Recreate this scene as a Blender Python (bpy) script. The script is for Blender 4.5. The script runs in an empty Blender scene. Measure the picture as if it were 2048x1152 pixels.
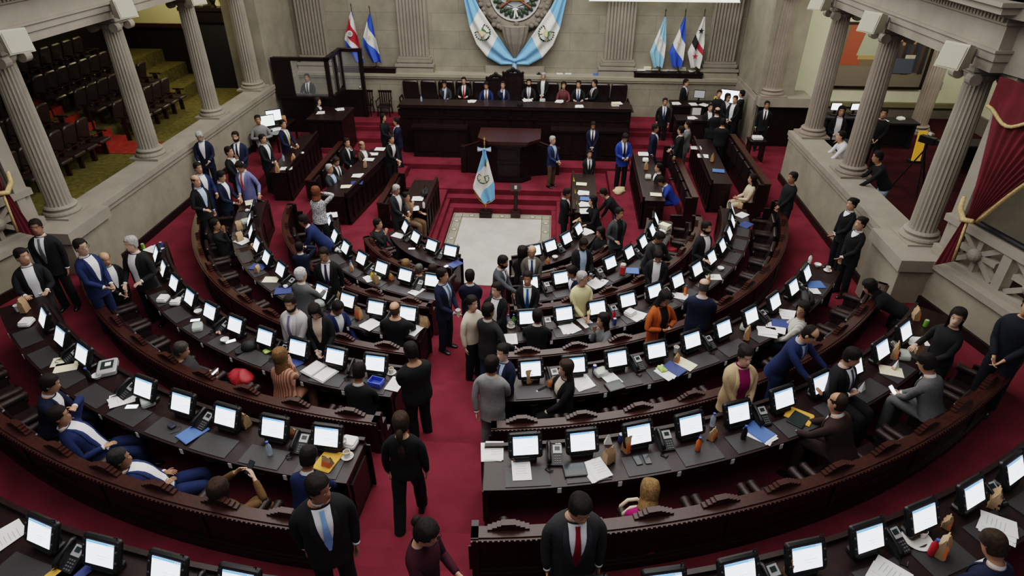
import bpy, math, random
from math import sin, cos, pi, radians as RAD, degrees as DEG, sqrt, atan2
from mathutils import Vector, Matrix
random.seed(7)
scene = bpy.context.scene
COL = scene.collection

# ---------------------------------------------------------------- materials
MATS = {}
def pmat(name, color, rough=0.6, metal=0.0, spec=0.5, noise=0.0, nscale=20.0, bump=0.0, emit=None, estr=1.0, coat=0.0, alpha=1.0, trans=0.0):
    if name in MATS: return MATS[name]
    m = bpy.data.materials.new(name); m.use_nodes = True
    nt = m.node_tree; b = nt.nodes['Principled BSDF']
    b.inputs['Base Color'].default_value = (*color, 1); b.inputs['Roughness'].default_value = rough
    b.inputs['Metallic'].default_value = metal; b.inputs['Specular IOR Level'].default_value = spec
    if coat: b.inputs['Coat Weight'].default_value = coat; b.inputs['Coat Roughness'].default_value = 0.15
    if alpha < 1: b.inputs['Alpha'].default_value = alpha
    if trans: b.inputs['Transmission Weight'].default_value = trans
    if emit: b.inputs['Emission Color'].default_value = (*emit, 1); b.inputs['Emission Strength'].default_value = estr
    if noise or bump:
        tc = nt.nodes.new('ShaderNodeTexCoord'); n = nt.nodes.new('ShaderNodeTexNoise')
        n.inputs['Scale'].default_value = nscale; n.inputs['Detail'].default_value = 4
        nt.links.new(tc.outputs['Object'], n.inputs['Vector'])
        if noise:
            r = nt.nodes.new('ShaderNodeValToRGB')
            r.color_ramp.elements[0].color = (*[max(0, c*(1-noise)) for c in color], 1)
            r.color_ramp.elements[1].color = (*[min(1, c*(1+noise)) for c in color], 1)
            r.color_ramp.elements[0].position = 0.3; r.color_ramp.elements[1].position = 0.7
            nt.links.new(n.outputs['Fac'], r.inputs['Fac']); nt.links.new(r.outputs['Color'], b.inputs['Base Color'])
        if bump:
            bp = nt.nodes.new('ShaderNodeBump'); bp.inputs['Strength'].default_value = bump; bp.inputs['Distance'].default_value = 0.02
            nt.links.new(n.outputs['Fac'], bp.inputs['Height']); nt.links.new(bp.outputs['Normal'], b.inputs['Normal'])
    MATS[name] = m
    return m

def wood(name, c0, c1, rough=0.32, scale=(6, 6, 1.2), coat=0.08):
    if name in MATS: return MATS[name]
    m = bpy.data.materials.new(name); m.use_nodes = True; nt = m.node_tree; b = nt.nodes['Principled BSDF']
    tc = nt.nodes.new('ShaderNodeTexCoord'); mp = nt.nodes.new('ShaderNodeMapping'); mp.inputs['Scale'].default_value = scale
    n = nt.nodes.new('ShaderNodeTexNoise'); n.inputs['Scale'].default_value = 3; n.inputs['Detail'].default_value = 6; n.inputs['Distortion'].default_value = 1.2
    r = nt.nodes.new('ShaderNodeValToRGB'); r.color_ramp.elements[0].color = (*c0, 1); r.color_ramp.elements[1].color = (*c1, 1)
    r.color_ramp.elements[0].position = .3; r.color_ramp.elements[1].position = .75
    L = nt.links.new
    L(tc.outputs['Object'], mp.inputs['Vector']); L(mp.outputs['Vector'], n.inputs['Vector']); L(n.outputs['Fac'], r.inputs['Fac']); L(r.outputs['Color'], b.inputs['Base Color'])
    b.inputs['Roughness'].default_value = rough; b.inputs['Specular IOR Level'].default_value = .38; b.inputs['Coat Weight'].default_value = coat; b.inputs['Coat Roughness'].default_value = .2
    MATS[name] = m; return m

def stone(name, color, block=None, var=0.25, rough=0.8, joint=0.55):
    """stone with large soft stains, fine grain and, when block=(w,h) is given, coursed joints"""
    if name in MATS: return MATS[name]
    m = bpy.data.materials.new(name); m.use_nodes = True; nt = m.node_tree; b = nt.nodes['Principled BSDF']; L = nt.links.new
    tc = nt.nodes.new('ShaderNodeTexCoord')
    n = nt.nodes.new('ShaderNodeTexNoise'); n.inputs['Scale'].default_value = 1.3; n.inputs['Detail'].default_value = 8; n.inputs['Roughness'].default_value = .65
    n2 = nt.nodes.new('ShaderNodeTexNoise'); n2.inputs['Scale'].default_value = 60; n2.inputs['Detail'].default_value = 3
    r = nt.nodes.new('ShaderNodeValToRGB')
    r.color_ramp.elements[0].color = (*[c*(1-var) for c in color], 1); r.color_ramp.elements[1].color = (*[min(1, c*(1+var)) for c in color], 1)
    r.color_ramp.elements[0].position = .3; r.color_ramp.elements[1].position = .72
    mx = nt.nodes.new('ShaderNodeMix'); mx.data_type = 'RGBA'; mx.blend_type = 'MULTIPLY'; mx.inputs['Factor'].default_value = .35
    L(tc.outputs['Object'], n.inputs['Vector']); L(tc.outputs['Object'], n2.inputs['Vector']); L(n.outputs['Fac'], r.inputs['Fac'])
    L(r.outputs['Color'], mx.inputs['A']); L(n2.outputs['Color'], mx.inputs['B'])
    out = mx.outputs['Result']
    if block:
        mp = nt.nodes.new('ShaderNodeMapping'); mp.inputs['Rotation'].default_value = (RAD(90), 0, 0)
        br = nt.nodes.new('ShaderNodeTexBrick'); br.inputs['Scale'].default_value = 1
        br.inputs['Brick Width'].default_value = block[0]; br.inputs['Row Height'].default_value = block[1]; br.inputs['Mortar Size'].default_value = .006
        br.inputs['Color1'].default_value = (1, 1, 1, 1); br.inputs['Color2'].default_value = (.9, .9, .9, 1); br.inputs['Mortar'].default_value = (joint, joint, joint, 1)
        L(tc.outputs['Object'], mp.inputs['Vector']); L(mp.outputs['Vector'], br.inputs['Vector'])
        m2 = nt.nodes.new('ShaderNodeMix'); m2.data_type = 'RGBA'; m2.blend_type = 'MULTIPLY'; m2.inputs['Factor'].default_value = 1
        L(out, m2.inputs['A']); L(br.outputs['Color'], m2.inputs['B']); out = m2.outputs['Result']
    L(out, b.inputs['Base Color']); b.inputs['Roughness'].default_value = rough
    MATS[name] = m; return m

# ---------------------------------------------------------------- mesh helper
class MB:
    def __init__(s): s.v = []; s.f = []; s.m = []
    def add(s, vs, fs, mi=0):
        o = len(s.v); s.v += [tuple(p) for p in vs]; s.f += [tuple(o+i for i in f) for f in fs]; s.m += [mi]*len(fs); return s
    def box(s, c, d, rz=0.0, mi=0, rx=0.0, ry=0.0):
        x, y, z = d[0]/2, d[1]/2, d[2]/2
        vs = [Vector(p) for p in ((-x,-y,-z),(x,-y,-z),(x,y,-z),(-x,y,-z),(-x,-y,z),(x,-y,z),(x,y,z),(-x,y,z))]
        M = Matrix.Rotation(rz, 3, 'Z') @ Matrix.Rotation(ry, 3, 'Y') @ Matrix.Rotation(rx, 3, 'X')
        return s.add([M @ p + Vector(c) for p in vs], [(3,2,1,0),(4,5,6,7),(0,1,5,4),(1,2,6,5),(2,3,7,6),(3,0,4,7)], mi)
    def bb(s, x0, x1, y0, y1, z0, z1, mi=0):
        return s.box(((x0+x1)/2, (y0+y1)/2, (z0+z1)/2), (abs(x1-x0), abs(y1-y0), abs(z1-z0)), 0, mi)
    def prism(s, poly, z0, z1, mi=0):
        n = len(poly); a = sum(poly[i][0]*poly[(i+1)%n][1]-poly[(i+1)%n][0]*poly[i][1] for i in range(n))
        if a < 0: poly = poly[::-1]
        vs = [(x, y, z0) for x, y in poly] + [(x, y, z1) for x, y in poly]
        fs = [tuple(range(n))[::-1], tuple(range(n, 2*n))] + [(i, (i+1)%n, n+(i+1)%n, n+i) for i in range(n)]
        return s.add(vs, fs, mi)
    def rbox(s, c, d, r=.01, rz=0.0, mi=0, rx=0.0, n=3):
        """box with its vertical corners rounded and its top edge eased"""
        x, y = d[0]/2-r, d[1]/2-r; pts = []
        for cx, cy, a0 in ((x, y, 0), (-x, y, 90), (-x, -y, 180), (x, -y, 270)):
            for k in range(n+1):
                a = RAD(a0+90*k/n); pts.append((cx+r*cos(a), cy+r*sin(a), cos(a), sin(a)))
        h = d[2]/2; e = min(r*.5, h*.6); N = len(pts)
        vs = [Vector((px-e*ca, py-e*sa, -h)) for px, py, ca, sa in pts] + [Vector((px, py, -h+e)) for px, py, ca, sa in pts] + [Vector((px, py, h-e)) for px, py, ca, sa in pts] + [Vector((px-e*ca, py-e*sa, h)) for px, py, ca, sa in pts]
        M = Matrix.Rotation(rz, 3, 'Z') @ Matrix.Rotation(rx, 3, 'X')
        fs = [tuple(range(N))[::-1], tuple(range(3*N, 4*N))]
        for q in range(3):
            fs += [(q*N+i, q*N+(i+1)%N, (q+1)*N+(i+1)%N, (q+1)*N+i) for i in range(N)]
        return s.add([M @ p + Vector(c) for p in vs], fs, mi)
    def lathe(s, c, prof, n=16, mi=0, flute=None, axis=None):
        """prof: list of (r, z); flute=(count, depth) makes a fluted surface"""
        vs = []; fs = []; M = axis or Matrix.Identity(3)
        for r, z in prof:
            for i in range(n):
                a = 2*pi*i/n; q = r
                if flute: q = r*(1-flute[1]*(i % 2))
                vs.append(M @ Vector((q*cos(a), q*sin(a), z)) + Vector(c))
        for k in range(len(prof)-1):
            fs += [(k*n+i, k*n+(i+1) % n, (k+1)*n+(i+1) % n, (k+1)*n+i) for i in range(n)]
        fs += [tuple(range(n))[::-1], tuple(range((len(prof)-1)*n, len(prof)*n))]
        return s.add(vs, fs, mi)
    def tube(s, pts, r, n=6, mi=0):
        pts = [Vector(p) for p in pts]; vs = []; fs = []
        rs = r if isinstance(r, (list, tuple)) else [r]*len(pts)
        for k, p in enumerate(pts):
            t = (pts[min(k+1, len(pts)-1)]-pts[max(k-1, 0)]).normalized()
            u = t.cross(Vector((0, 0, 1)));
            if u.length < .05: u = t.cross(Vector((0, 1, 0)))
            u.normalize(); w = t.cross(u)
            for i in range(n):
                a = 2*pi*i/n; vs.append(p+(u*cos(a)+w*sin(a))*rs[k])
        for k in range(len(pts)-1):
            fs += [(k*n+i, (k+1)*n+i, (k+1)*n+(i+1) % n, k*n+(i+1) % n) for i in range(n)]
        fs += [tuple(range(n)), tuple(range((len(pts)-1)*n, len(pts)*n))[::-1]]
        return s.add(vs, fs, mi)
    def arc(s, r0, r1, a0, a1, z0, z1, seg=None, mi=0):
        """annular sector; angles in degrees from -y, positive towards +x"""
        seg = seg or max(1, int(abs(a1-a0)*max(r0, r1)/14)+1); vs = []; fs = []
        for k in range(seg+1):
            a = RAD(a0+(a1-a0)*k/seg)
            for r, z in ((r0, z0), (r1, z0), (r1, z1), (r0, z1)): vs.append((r*sin(a), -r*cos(a), z))
        for k in range(seg):
            o = 4*k
            for i in range(4): fs.append((o+i, o+(i+1) % 4, o+4+(i+1) % 4, o+4+i))
        fs += [(3, 2, 1, 0), (4*seg, 4*seg+1, 4*seg+2, 4*seg+3)]
        if a1 < a0: fs = [f[::-1] for f in fs]
        return s.add(vs, fs, mi)
    def grid(s, nu, nv, fn, mi=0, mif=None):
        o = len(s.v)
        for j in range(nv+1):
            for i in range(nu+1): s.v.append(tuple(fn(i/nu, j/nv)))
        for j in range(nv):
            for i in range(nu):
                a = o+j*(nu+1)+i; s.f.append((a, a+1, a+nu+2, a+nu+1)); s.m.append(mif((i+.5)/nu, (j+.5)/nv) if mif else mi)
        return s
    def ball(s, c, r, n=8, m=6, mi=0, M=None):
        vs = []; fs = []; r = (r, r, r) if not isinstance(r, (tuple, list)) else r; M = M or Matrix.Identity(3)
        for j in range(m+1):
            t = pi*j/m-pi/2
            for i in range(n):
                a = 2*pi*i/n; vs.append(M @ Vector((r[0]*cos(t)*cos(a), r[1]*cos(t)*sin(a), r[2]*sin(t))) + Vector(c))
        for j in range(m): fs += [(j*n+i, j*n+(i+1) % n, (j+1)*n+(i+1) % n, (j+1)*n+i) for i in range(n)]
        return s.add(vs, fs, mi)
    def mesh(s, name, mats, smooth=False):
        me = bpy.data.meshes.new(name); me.from_pydata(s.v, [], s.f)
        for m in (mats if isinstance(mats, (list, tuple)) else [mats]): me.materials.append(m)
        if any(s.m): me.polygons.foreach_set('material_index', s.m)
        if smooth: me.polygons.foreach_set('use_smooth', [True]*len(s.f))
        me.validate(); me.update(); return me
    def build(s, name, mats, parent=None, smooth=False, loc=None, rz=0.0, sub=0, autos=None):
        me = s.mesh(name, mats, smooth)
        if autos is not None:
            try: me.set_sharp_from_angle(angle=RAD(autos))
            except Exception: pass
        o = bpy.data.objects.new(name, me); COL.objects.link(o)
        if parent: o.parent = parent
        if loc is not None: o.location = loc
        if rz: o.rotation_euler = (0, 0, rz)
        if sub:
            q = o.modifiers.new('sub', 'SUBSURF'); q.levels = sub; q.render_levels = sub
        return o

def tag(o, label, cat, group=None, kind=None):
    o['label'] = label; o['category'] = cat
    if group: o['group'] = group
    if kind: o['kind'] = kind
    return o
def thing(name, label, cat, loc=(0,0,0), rz=0.0, group=None):
    o = bpy.data.objects.new(name, None); COL.objects.link(o); o.location = loc; o.rotation_euler = (0, 0, rz)
    o.empty_display_size = .1
    return tag(o, label, cat, group)
def struct(o): o['kind'] = 'structure'; return o
def dup(root, loc, rz, label, group=None, scale=None):
    r = root.copy(); COL.objects.link(r); r.location = loc; r.rotation_euler = (0, 0, rz); r['label'] = label
    if group: r['group'] = group
    if scale: r.scale = (scale,)*3
    for ch in list(root.children):
        c = ch.copy(); COL.objects.link(c); c.parent = r
        for g in list(ch.children):
            d = g.copy(); COL.objects.link(d); d.parent = c
    return r
def pol(r, a): return (r*sin(RAD(a)), -r*cos(RAD(a)))
ORD = ['first','second','third','fourth','fifth','sixth','seventh','eighth','ninth','tenth','eleventh','twelfth','thirteenth','fourteenth','fifteenth','sixteenth']

# ---------------------------------------------------------------- palette
WOOD = wood('mahogany', (.006,.0022,.0024), (.022,.0062,.006), .40)
WOODL = wood('mahogany_rail', (.018,.0055,.0045), (.055,.015,.010), .34, (10,10,2), .15)
WOODD = wood('dark_walnut', (.006,.003,.003), (.016,.007,.006), .4)
CARPET = pmat('red_carpet', (.138,.021,.034), .95, spec=.1, noise=.22, nscale=2.2, bump=.25)
CARPETG = pmat('dark_red_carpet', (.038,.007,.010), .95, spec=.1, noise=.3, nscale=3)
STONE = stone('hall_stone', (.30,.27,.21))
STONEB = stone('coursed_stone', (.32,.29,.225), (1.9,.58))
STONED = stone('column_stone', (.325,.29,.24), None, .18)
PALE = pmat('pale_plaster', (.62,.62,.47), .8, noise=.05, nscale=2)
MARBLE = stone('white_marble', (.60,.58,.54), None, .18, .22)
MARBLEB = stone('grey_marble_border', (.36,.35,.29), None, .3, .25)
BLACK = pmat('black_plastic', (.008,.008,.009), .38)
BLACKM = pmat('black_matte', (.006,.006,.007), .7)
LEATHER = pmat('dark_leather', (.018,.010,.010), .3, noise=.3, nscale=8)
PAD = pmat('charcoal_pad', (.030,.028,.030), .5, noise=.2, nscale=60)
WHITE = pmat('paper_white', (.82,.82,.80), .7)
CREAM = pmat('cream_paper', (.80,.74,.52), .7)
GOLD = pmat('brass', (.62,.42,.10), .3, .9)
# ---------------------------------------------------------------- the hall
F = {1:.47, 2:.75, 3:1.10, 4:1.45, 5:1.95, 6:2.40}          # terrace heights
RM = {1:2.26, 2:3.95, 3:5.60, 4:7.38, 5:9.32, 6:11.42}      # radius of the monitors
RF = {1:3.14, 2:4.85, 3:6.61, 4:8.49, 5:10.50}              # radius of the bench backs
ZR = {1:1.36, 2:1.80, 3:2.13, 4:2.49, 5:3.06}               # rail heights
DIN = {1:.20, 2:.20, 3:.20, 4:.20, 5:.20, 6:.20}
DOUT = {1:.36, 2:.38, 3:.40, 4:.42, 5:.43, 6:.45}
HT = .76                                                    # desk height
AIS = .72                                                   # half width of the aisle
W = 7.68                                                    # inner face of the side parapets

def floor_piece(name, mb, m): return struct(mb.build(name, m))
# floors ----------------------------------------------------------
b = MB(); b.prism([(-1.45,2.85),(-1.45,-1.95),(1.45,-1.95),(1.45,2.85)], -.3, 0); floor_piece('floor_marble', b, MARBLE)
b = MB()
for x in (-1.3, 1.3): b.bb(x-.12, x+.12, -1.9, 2.8, 0, .004)
b.bb(-1.18, 1.18, 2.56, 2.8, 0, .004); floor_piece('floor_marble_border', b, MARBLEB)
b = MB()
for x in (-1.3, 1.3):
    for k in range(7): b.lathe((x, 2.3-k*.55, .004), [(.085,0),(.085,.003)], 16, 0); b.lathe((x, 2.3-k*.55, .006), [(.06,0),(.06,.003)], 16, 1)
for k in range(5): b.lathe((-.9+k*.45, 2.68, .004), [(.085,0),(.085,.003)], 16, 0); b.lathe((-.9+k*.45, 2.68, .006), [(.06,0),(.06,.003)], 16, 1)
for x in (-1.42, -1.18, 1.18, 1.42): b.bb(x-.012, x+.012, -1.9, 2.8, 0, .006, 0)
b.bb(-1.42, 1.42, 2.55, 2.574, 0, .006); b.bb(-1.42, 1.42, 2.79, 2.814, 0, .006)
floor_piece('floor_marble_inlay', b, [pmat('inlay_brown', (.16,.13,.07), .3), MARBLE])
for i in range(1, 7):
    r0 = 1.95 if i == 1 else RF[i-1]; r1 = RF[i] if i < 6 else 13.6
    b = MB()
    if i <= 4:
        b.arc(r0, r1, -90, 90, -.3, F[i], 72)
        x0 = 1.72 if i == 1 else r0; x1 = min(r1, W+.02)
        yend = 4.6 if i != 4 else (2.55)
        for sx in (-1, 1):
            ye = yend if not (i == 4 and sx < 0) else 4.6
            b.bb(sx*x0, sx*x1, 0, ye, -.3, F[i])
    elif i == 5: b.arc(r0, r1, -62, 62, -.3, F[i], 60)
    else: b.arc(r0, r1, -60, 60, -.3, F[i], 60)
    floor_piece('floor_terrace', b, CARPET)
b = MB(); b.bb(-10, 10, -15.5, -12.2, -.3, 2.395); floor_piece('floor_outer', b, CARPET)
# steps of the centre aisle, up the side of every terrace
b = MB()
for i in range(1, 6):
    n = 2 if F[i+1]-F[i] > .4 else 1
    for k in range(n):
        h = (F[i+1]-F[i])*(k+1)/(n+1); d = .34*(n-k)
        b.bb(-AIS+.02, AIS-.02, -RF[i]-.02, -RF[i]+d, F[i], F[i]+h)
b.bb(-AIS+.02, AIS-.02, -2.0, -1.62, 0, .16); b.bb(-AIS+.02, AIS-.02, -2.0, -1.82, 0, .32)
floor_piece('floor_aisle_steps', b, CARPET)
b = MB()
for k, (x0, z) in enumerate(((1.45,.16),(1.60,.32))):
    for sx in (-1, 1): b.bb(sx*x0, sx*1.76, -1.2, 3.4, -.3, z)
for y0, z in ((2.85,.17),(3.16,.34),(3.48,.5)): b.bb(-3.14, 3.14, y0, 5.2, -.3, z)
b.bb(-4.0, 4.0, 5.0, 8.7, -.3, .67)
for k in range(4):
    for sx in (-1, 1): b.bb(sx*3.9, sx*5.6, 4.6+.75*k, 8.7, -.3, .80+.15*k)
floor_piece('floor_rear_steps', b, CARPET)
b = MB()
b.bb(-W-.1, -5.5, 4.6, 8.7, -.3, 1.25); b.bb(5.5, 9.4, 4.6, 8.7, -.3, 1.25); b.bb(W-.3, 9.4, 2.55, 4.6, -.3, 1.25); b.bb(RF[3], W, 2.55, 4.6, -.3, 1.30)
b.bb(-5.6, 5.6, 7.0, 8.7, -.3, 1.36)
floor_piece('floor_rear_platform', b, CARPET)
b = MB(); b.bb(-9.6, -9.1, 0, .1, -.31, -.3); 
# rear wall ---------------------------------------------------------
b = MB(); b.bb(-7.9, 7.9, 8.7, 9.1, -.3, 10.4); struct(b.build('wall_rear', STONEB))
b = MB(); b.bb(-7.75, 7.75, 8.28, 8.72, 1.2, 2.62); struct(b.build('wall_rear_dado', STONEB))
b = MB(); b.bb(-7.75, 7.75, 8.2, 8.72, 2.62, 2.72); b.bb(-7.75, 7.75, 8.23, 8.4, 2.55, 2.62); struct(b.build('trim_rear_ledge', stone('ledge_stone', (.38,.34,.26), None, .15)))
def pilaster(x0, x1):
    b = MB(); n = 9; w = (x1-x0)
    b.bb(x0, x1, 8.56, 8.72, 3.2, 10.3)
    for k in range(n):
        xa = x0+w*(k+.5)/n; b.bb(xa-w*.034, xa+w*.034, 8.50, 8.57, 3.25, 10.3)
    b.bb(x0-.06, x1+.06, 8.48, 8.72, 3.17, 3.24); b.bb(x0-.10, x1+.10, 8.44, 8.72, 3.06, 3.16); b.bb(x0-.07, x1+.07, 8.47, 8.72, 3.0, 3.06); b.bb(x0-.17, x1+.17, 8.36, 8.72, 2.92, 3.0); b.bb(x0-.11, x1+.11, 8.42, 8.72, 2.88, 2.92); b.bb(x0-.15, x1+.15, 8.37, 8.72, 2.72, 2.88)
    struct(b.build('trim_pilaster', STONED))
for x0, x1 in ((-7.5,-6.5),(-4.0,-2.98),(3.08,4.06),(6.55,7.5)): pilaster(x0, x1)
# side walls --------------------------------------------------------
def parapet(name, sx, y0, y1):
    b = MB(); b.bb(sx*W, sx*(W+.5), y0, y1, 1.0, 2.66); struct(b.build(name, STONEB if False else STONE))
    b = MB(); b.bb(sx*(W-.06), sx*(W+.62), y0-.05, y1, 2.70, 2.82); b.bb(sx*(W-.03), sx*W, y0-.03, y1, 2.60, 2.70); b.bb(sx*W, sx*(W+.5), y0, y1, 2.66, 2.70)
    struct(b.build('trim_parapet_cap', STONED))
    b = MB(); b.bb(sx*(W-.05), sx*W, y0, y1, 1.0, 1.62); struct(b.build('baseboard_side', WOODD))
parapet('wall_right_parapet', 1, -4.3, 2.55)
parapet('wall_left_parapet', -1, -4.3, 6.4)
for sx, nm in ((1, 'wall_right_rear'), (-1, 'wall_left_rear')):
    b = MB(); b.bb(sx*(W+.02), sx*(W+1.1), 5.95, 8.75, 1.0, 10.4); struct(b.build(nm, STONE))
    b = MB(); b.bb(sx*(W-.02), sx*(W+.1), 5.9, 8.7, 2.68, 2.80); b.bb(sx*(W-.05), sx*W+sx*.05, 6.4 if sx < 0 else 5.9, 8.7, 1.0, 2.68); struct(b.build('trim_rear_corner', STONED))
b = MB(); b.bb(W+.02, 9.3, 5.62, 6.6, 2.55, 2.82); struct(b.build('trim_opening_ledge', STONED))
b = MB(); b.bb(W+.12, 9.3, 5.80, 6.6, 1.0, 2.55); struct(b.build('wall_opening_dark', WOODD))  # dark box added for the dark area below the ledge
# piers under the corner columns
for sx in (-1, 1):
    b = MB(); b.bb(sx*(W-.20), sx*(W+.75), -4.42, -3.30, 1.0, 2.62); struct(b.build('wall_pier', STONE))
    b = MB(); b.bb(sx*(W-.26), sx*(W+.8), -4.48, -3.24, 2.62, 2.84); struct(b.build('trim_pier_cap', STONED))
# columns -----------------------------------------------------------
def column(x, y, z0, z1, r, m, name='column', half=False):
    b = MB()
    b.bb(x-r*1.55, x+r*1.55, y-r*1.55, y+r*1.55, z0, z0+.05)
    b.lathe((x, y, z0+.05), [(r*1.45,0),(r*1.5,.035),(r*1.45,.07),(r*1.2,.085),(r*1.18,.11),(r*1.3,.125),(r*1.32,.145),(r*1.22,.17),(r*1.08,.18)], 24)
    b.lathe((x, y, z0+.22), [(r*1.05,0),(r*1.0,.06),(r*.98,(z1-z0)*.4),(r*.86,z1-z0-.50),(r*.88,z1-z0-.44)], 40, flute=(20,.10))
    zc = z1-.24
    b.lathe((x, y, zc), [(r*.92,0),(r*1.02,.04),(r*1.1,.09),(r*1.02,.12)], 24)
    for dy in (-1, 1):
        for dx in (-1, 1):
            b.lathe((x+dx*r*1.08, y+dy*r*1.08, zc+.05), [(r*.12,-r*.35),(r*.42,-r*.35),(r*.42,r*.35),(r*.12,r*.35)], 14, axis=Matrix.Rotation(RAD(90), 3, 'Y') if False else Matrix.Rotation(RAD(90), 3, 'X'))
    b.bb(x-r*1.25, x+r*1.25, y-r*1.25, y+r*1.25, zc+.12, zc+.17); b.bb(x-r*1.45, x+r*1.45, y-r*1.45, y+r*1.45, zc+.17, z1)
    o = b.build(name, m); o['kind'] = 'structure'; return o
ROSY = stone('rosy_column_stone', (.285,.24,.20), None, .2)
for sx in (-1, 1):
    for k, y in enumerate((-3.60, -.42, 2.75 if sx < 0 else 2.20)):
        column(sx*8.10, y, 2.82, 5.92, .225, STONED if sx < 0 else (STONED if k == 0 else ROSY))
    column(sx*8.12, 5.62 if sx < 0 else 6.02, 2.82, 5.92, .25, STONED if sx < 0 else ROSY)
column(12.6, 5.6, 1.9, 5.92, .24, ROSY)
# corner pilasters behind the near columns
for sx in (-1, 1):
    b = MB(); xc, yc = sx*8.32, -4.28
    b.bb(xc-.17, xc+.17, yc-.12, yc+.15, 2.84, 5.92)
    for k in range(4): b.bb(xc-.15+k*.1-.025, xc-.15+k*.1+.025, yc-.15, yc-.11, 3.0, 5.7)
    b.bb(xc-.23, xc+.23, yc-.18, yc+.2, 2.84, 3.0); b.bb(xc-.23, xc+.23, yc-.18, yc+.2, 5.72, 5.92)
    struct(b.build('column_corner_pilaster', STONED))
# entablature -------------------------------------------------------
def entablature(sx):
    b = MB(); x0, x1 = sx*7.80, sx*8.55; y0, y1 = -4.25, 8.7
    b.bb(x0, x1, y0, y1, 5.92, 6.08); b.bb(x0-sx*.03, x1, y0-.03, y1, 6.08, 6.20); b.bb(x0-sx*.06, x1, y0-.05, y1, 6.20, 6.24); b.bb(x0, x1, y0, y1, 6.24, 6.58)
    b.bb(x0-sx*.05, x1, y0-.05, y1, 6.58, 6.62); b.bb(x0-sx*.04, x1, y0-.04, y1, 6.62, 6.70)
    struct(b.build('beam_entablature', STONED))
    d = MB(); n = int((y1-y0)/.09)
    for k in range(n): d.bb(x0-sx*.09, x0-sx*.03, y0+k*.09, y0+k*.09+.05, 6.62, 6.70)
    struct(d.build('trim_dentil_band', STONED))
    c = MB(); c.bb(x0-sx*.14, x1, y0-.14, y1, 6.70, 6.76); c.bb(x0-sx*.34, x1, y0-.3, y1, 6.76, 6.86); c.bb(x0-sx*.40, x1, y0-.36, y1, 6.86, 6.92)
    struct(c.build('trim_cornice', STONED))
    a = MB(); a.bb(sx*8.05, sx*8.6, y0, y1, 6.92, 10.4); struct(a.build('wall_attic', STONE))
    # the bay that turns along the splayed wall
    t = MB(); p = [(sx*7.95,-4.1),(sx*9.9,-11.2),(sx*10.6,-11.0),(sx*8.6,-4.1)]
    t.prism(p, 5.92, 6.70); q = [(sx*7.62,-4.3),(sx*9.55,-11.3),(sx*10.6,-11.0),(sx*8.6,-4.1)]; t.prism(q, 6.70, 6.92); t.prism(p, 6.92, 10.4)
    struct(t.build('beam_splay_entablature', STONED))
    # splayed parapet wall with ledge
    w = MB(); w.prism([(sx*7.98,-4.3),(sx*9.75,-11.2),(sx*10.2,-11.1),(sx*8.45,-4.2)], 1.0, 2.70); struct(w.build('wall_splay_'+('right' if sx > 0 else 'left'), STONE))
    w = MB(); w.prism([(sx*7.92,-4.3),(sx*9.69,-11.2),(sx*10.2,-11.1),(sx*8.45,-4.2)], 2.70, 2.82); struct(w.build('trim_splay_ledge', STONED))
    w = MB(); w.prism([(sx*7.93,-4.3),(sx*9.70,-11.2),(sx*9.8,-11.2),(sx*8.03,-4.3)], 1.0, 2.12); struct(w.build('baseboard_splay', WOODD))
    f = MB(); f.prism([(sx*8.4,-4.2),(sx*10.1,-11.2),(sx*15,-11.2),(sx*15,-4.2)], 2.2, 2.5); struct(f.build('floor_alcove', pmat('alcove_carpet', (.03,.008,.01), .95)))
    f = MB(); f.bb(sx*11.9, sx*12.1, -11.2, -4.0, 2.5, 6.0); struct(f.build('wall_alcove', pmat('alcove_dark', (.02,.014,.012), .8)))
    return
entablature(1); entablature(-1)
# balustrade with crossed panels on the splayed wall (right)
def splay(t, d=0.0, z=0.0, sx=1):            # t metres along the splay from the pier, d outwards
    ux, uy = .249, -.9685; return (sx*(8.05+t*ux+d*.9685), -4.3+t*uy+d*.249, z)
SPA = atan2(-.9685, .249)
def balustrade(sx):
    t0 = thing('balustrade', 'carved stone balustrade with flower-cross openings on the %s splayed wall' % ('right' if sx > 0 else 'left'), 'balustrade', (0,0,0))
    b = MB()
    ang = SPA if sx > 0 else pi-SPA
    def bx(t, z, l, h, d=.16, rot=0.0):
        x, y, zz = splay(t, .16, z, sx); M = (l, d, h)
        M3 = Matrix.Rotation(ang, 3, 'Z') @ Matrix.Rotation(rot, 3, 'Y'); v = []
        for q in ((-1,-1,-1),(1,-1,-1),(1,1,-1),(-1,1,-1),(-1,-1,1),(1,-1,1),(1,1,1),(-1,1,1)):
            v.append(M3 @ Vector((q[0]*l/2, q[1]*d/2, q[2]*h/2)) + Vector((x, y, zz)))
        b.add(v, [(3,2,1,0),(4,5,6,7),(0,1,5,4),(1,2,6,5),(2,3,7,6),(3,0,4,7)])
    for k in range(6):
        tc = .62+k*1.06
        bx(tc-.53, 3.2, .16, .76, .2)
        for r in range(4): bx(tc, 3.2, .74 if r % 2 == 0 else .98, .085, .12, RAD(45*r) if r % 2 == 0 else atan2(.62,.86)*(1 if r == 1 else -1))
        x, y, z = splay(tc, .06, 3.2, sx); b.ball((x, y, z), .11, 12, 8)
    bx(3.0, 2.86, 6.3, .08, .22); bx(3.0, 3.54, 6.3, .12, .24)
    b.build('panel', STONED, t0)
    b = MB(); bx2 = [splay(.0,.16,3.66,sx), splay(6.2,.16,3.66,sx)]
    b.tube(bx2, .045, 8); b.build('rail', BLACK, t0)
balustrade(1); balustrade(-1)
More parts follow.
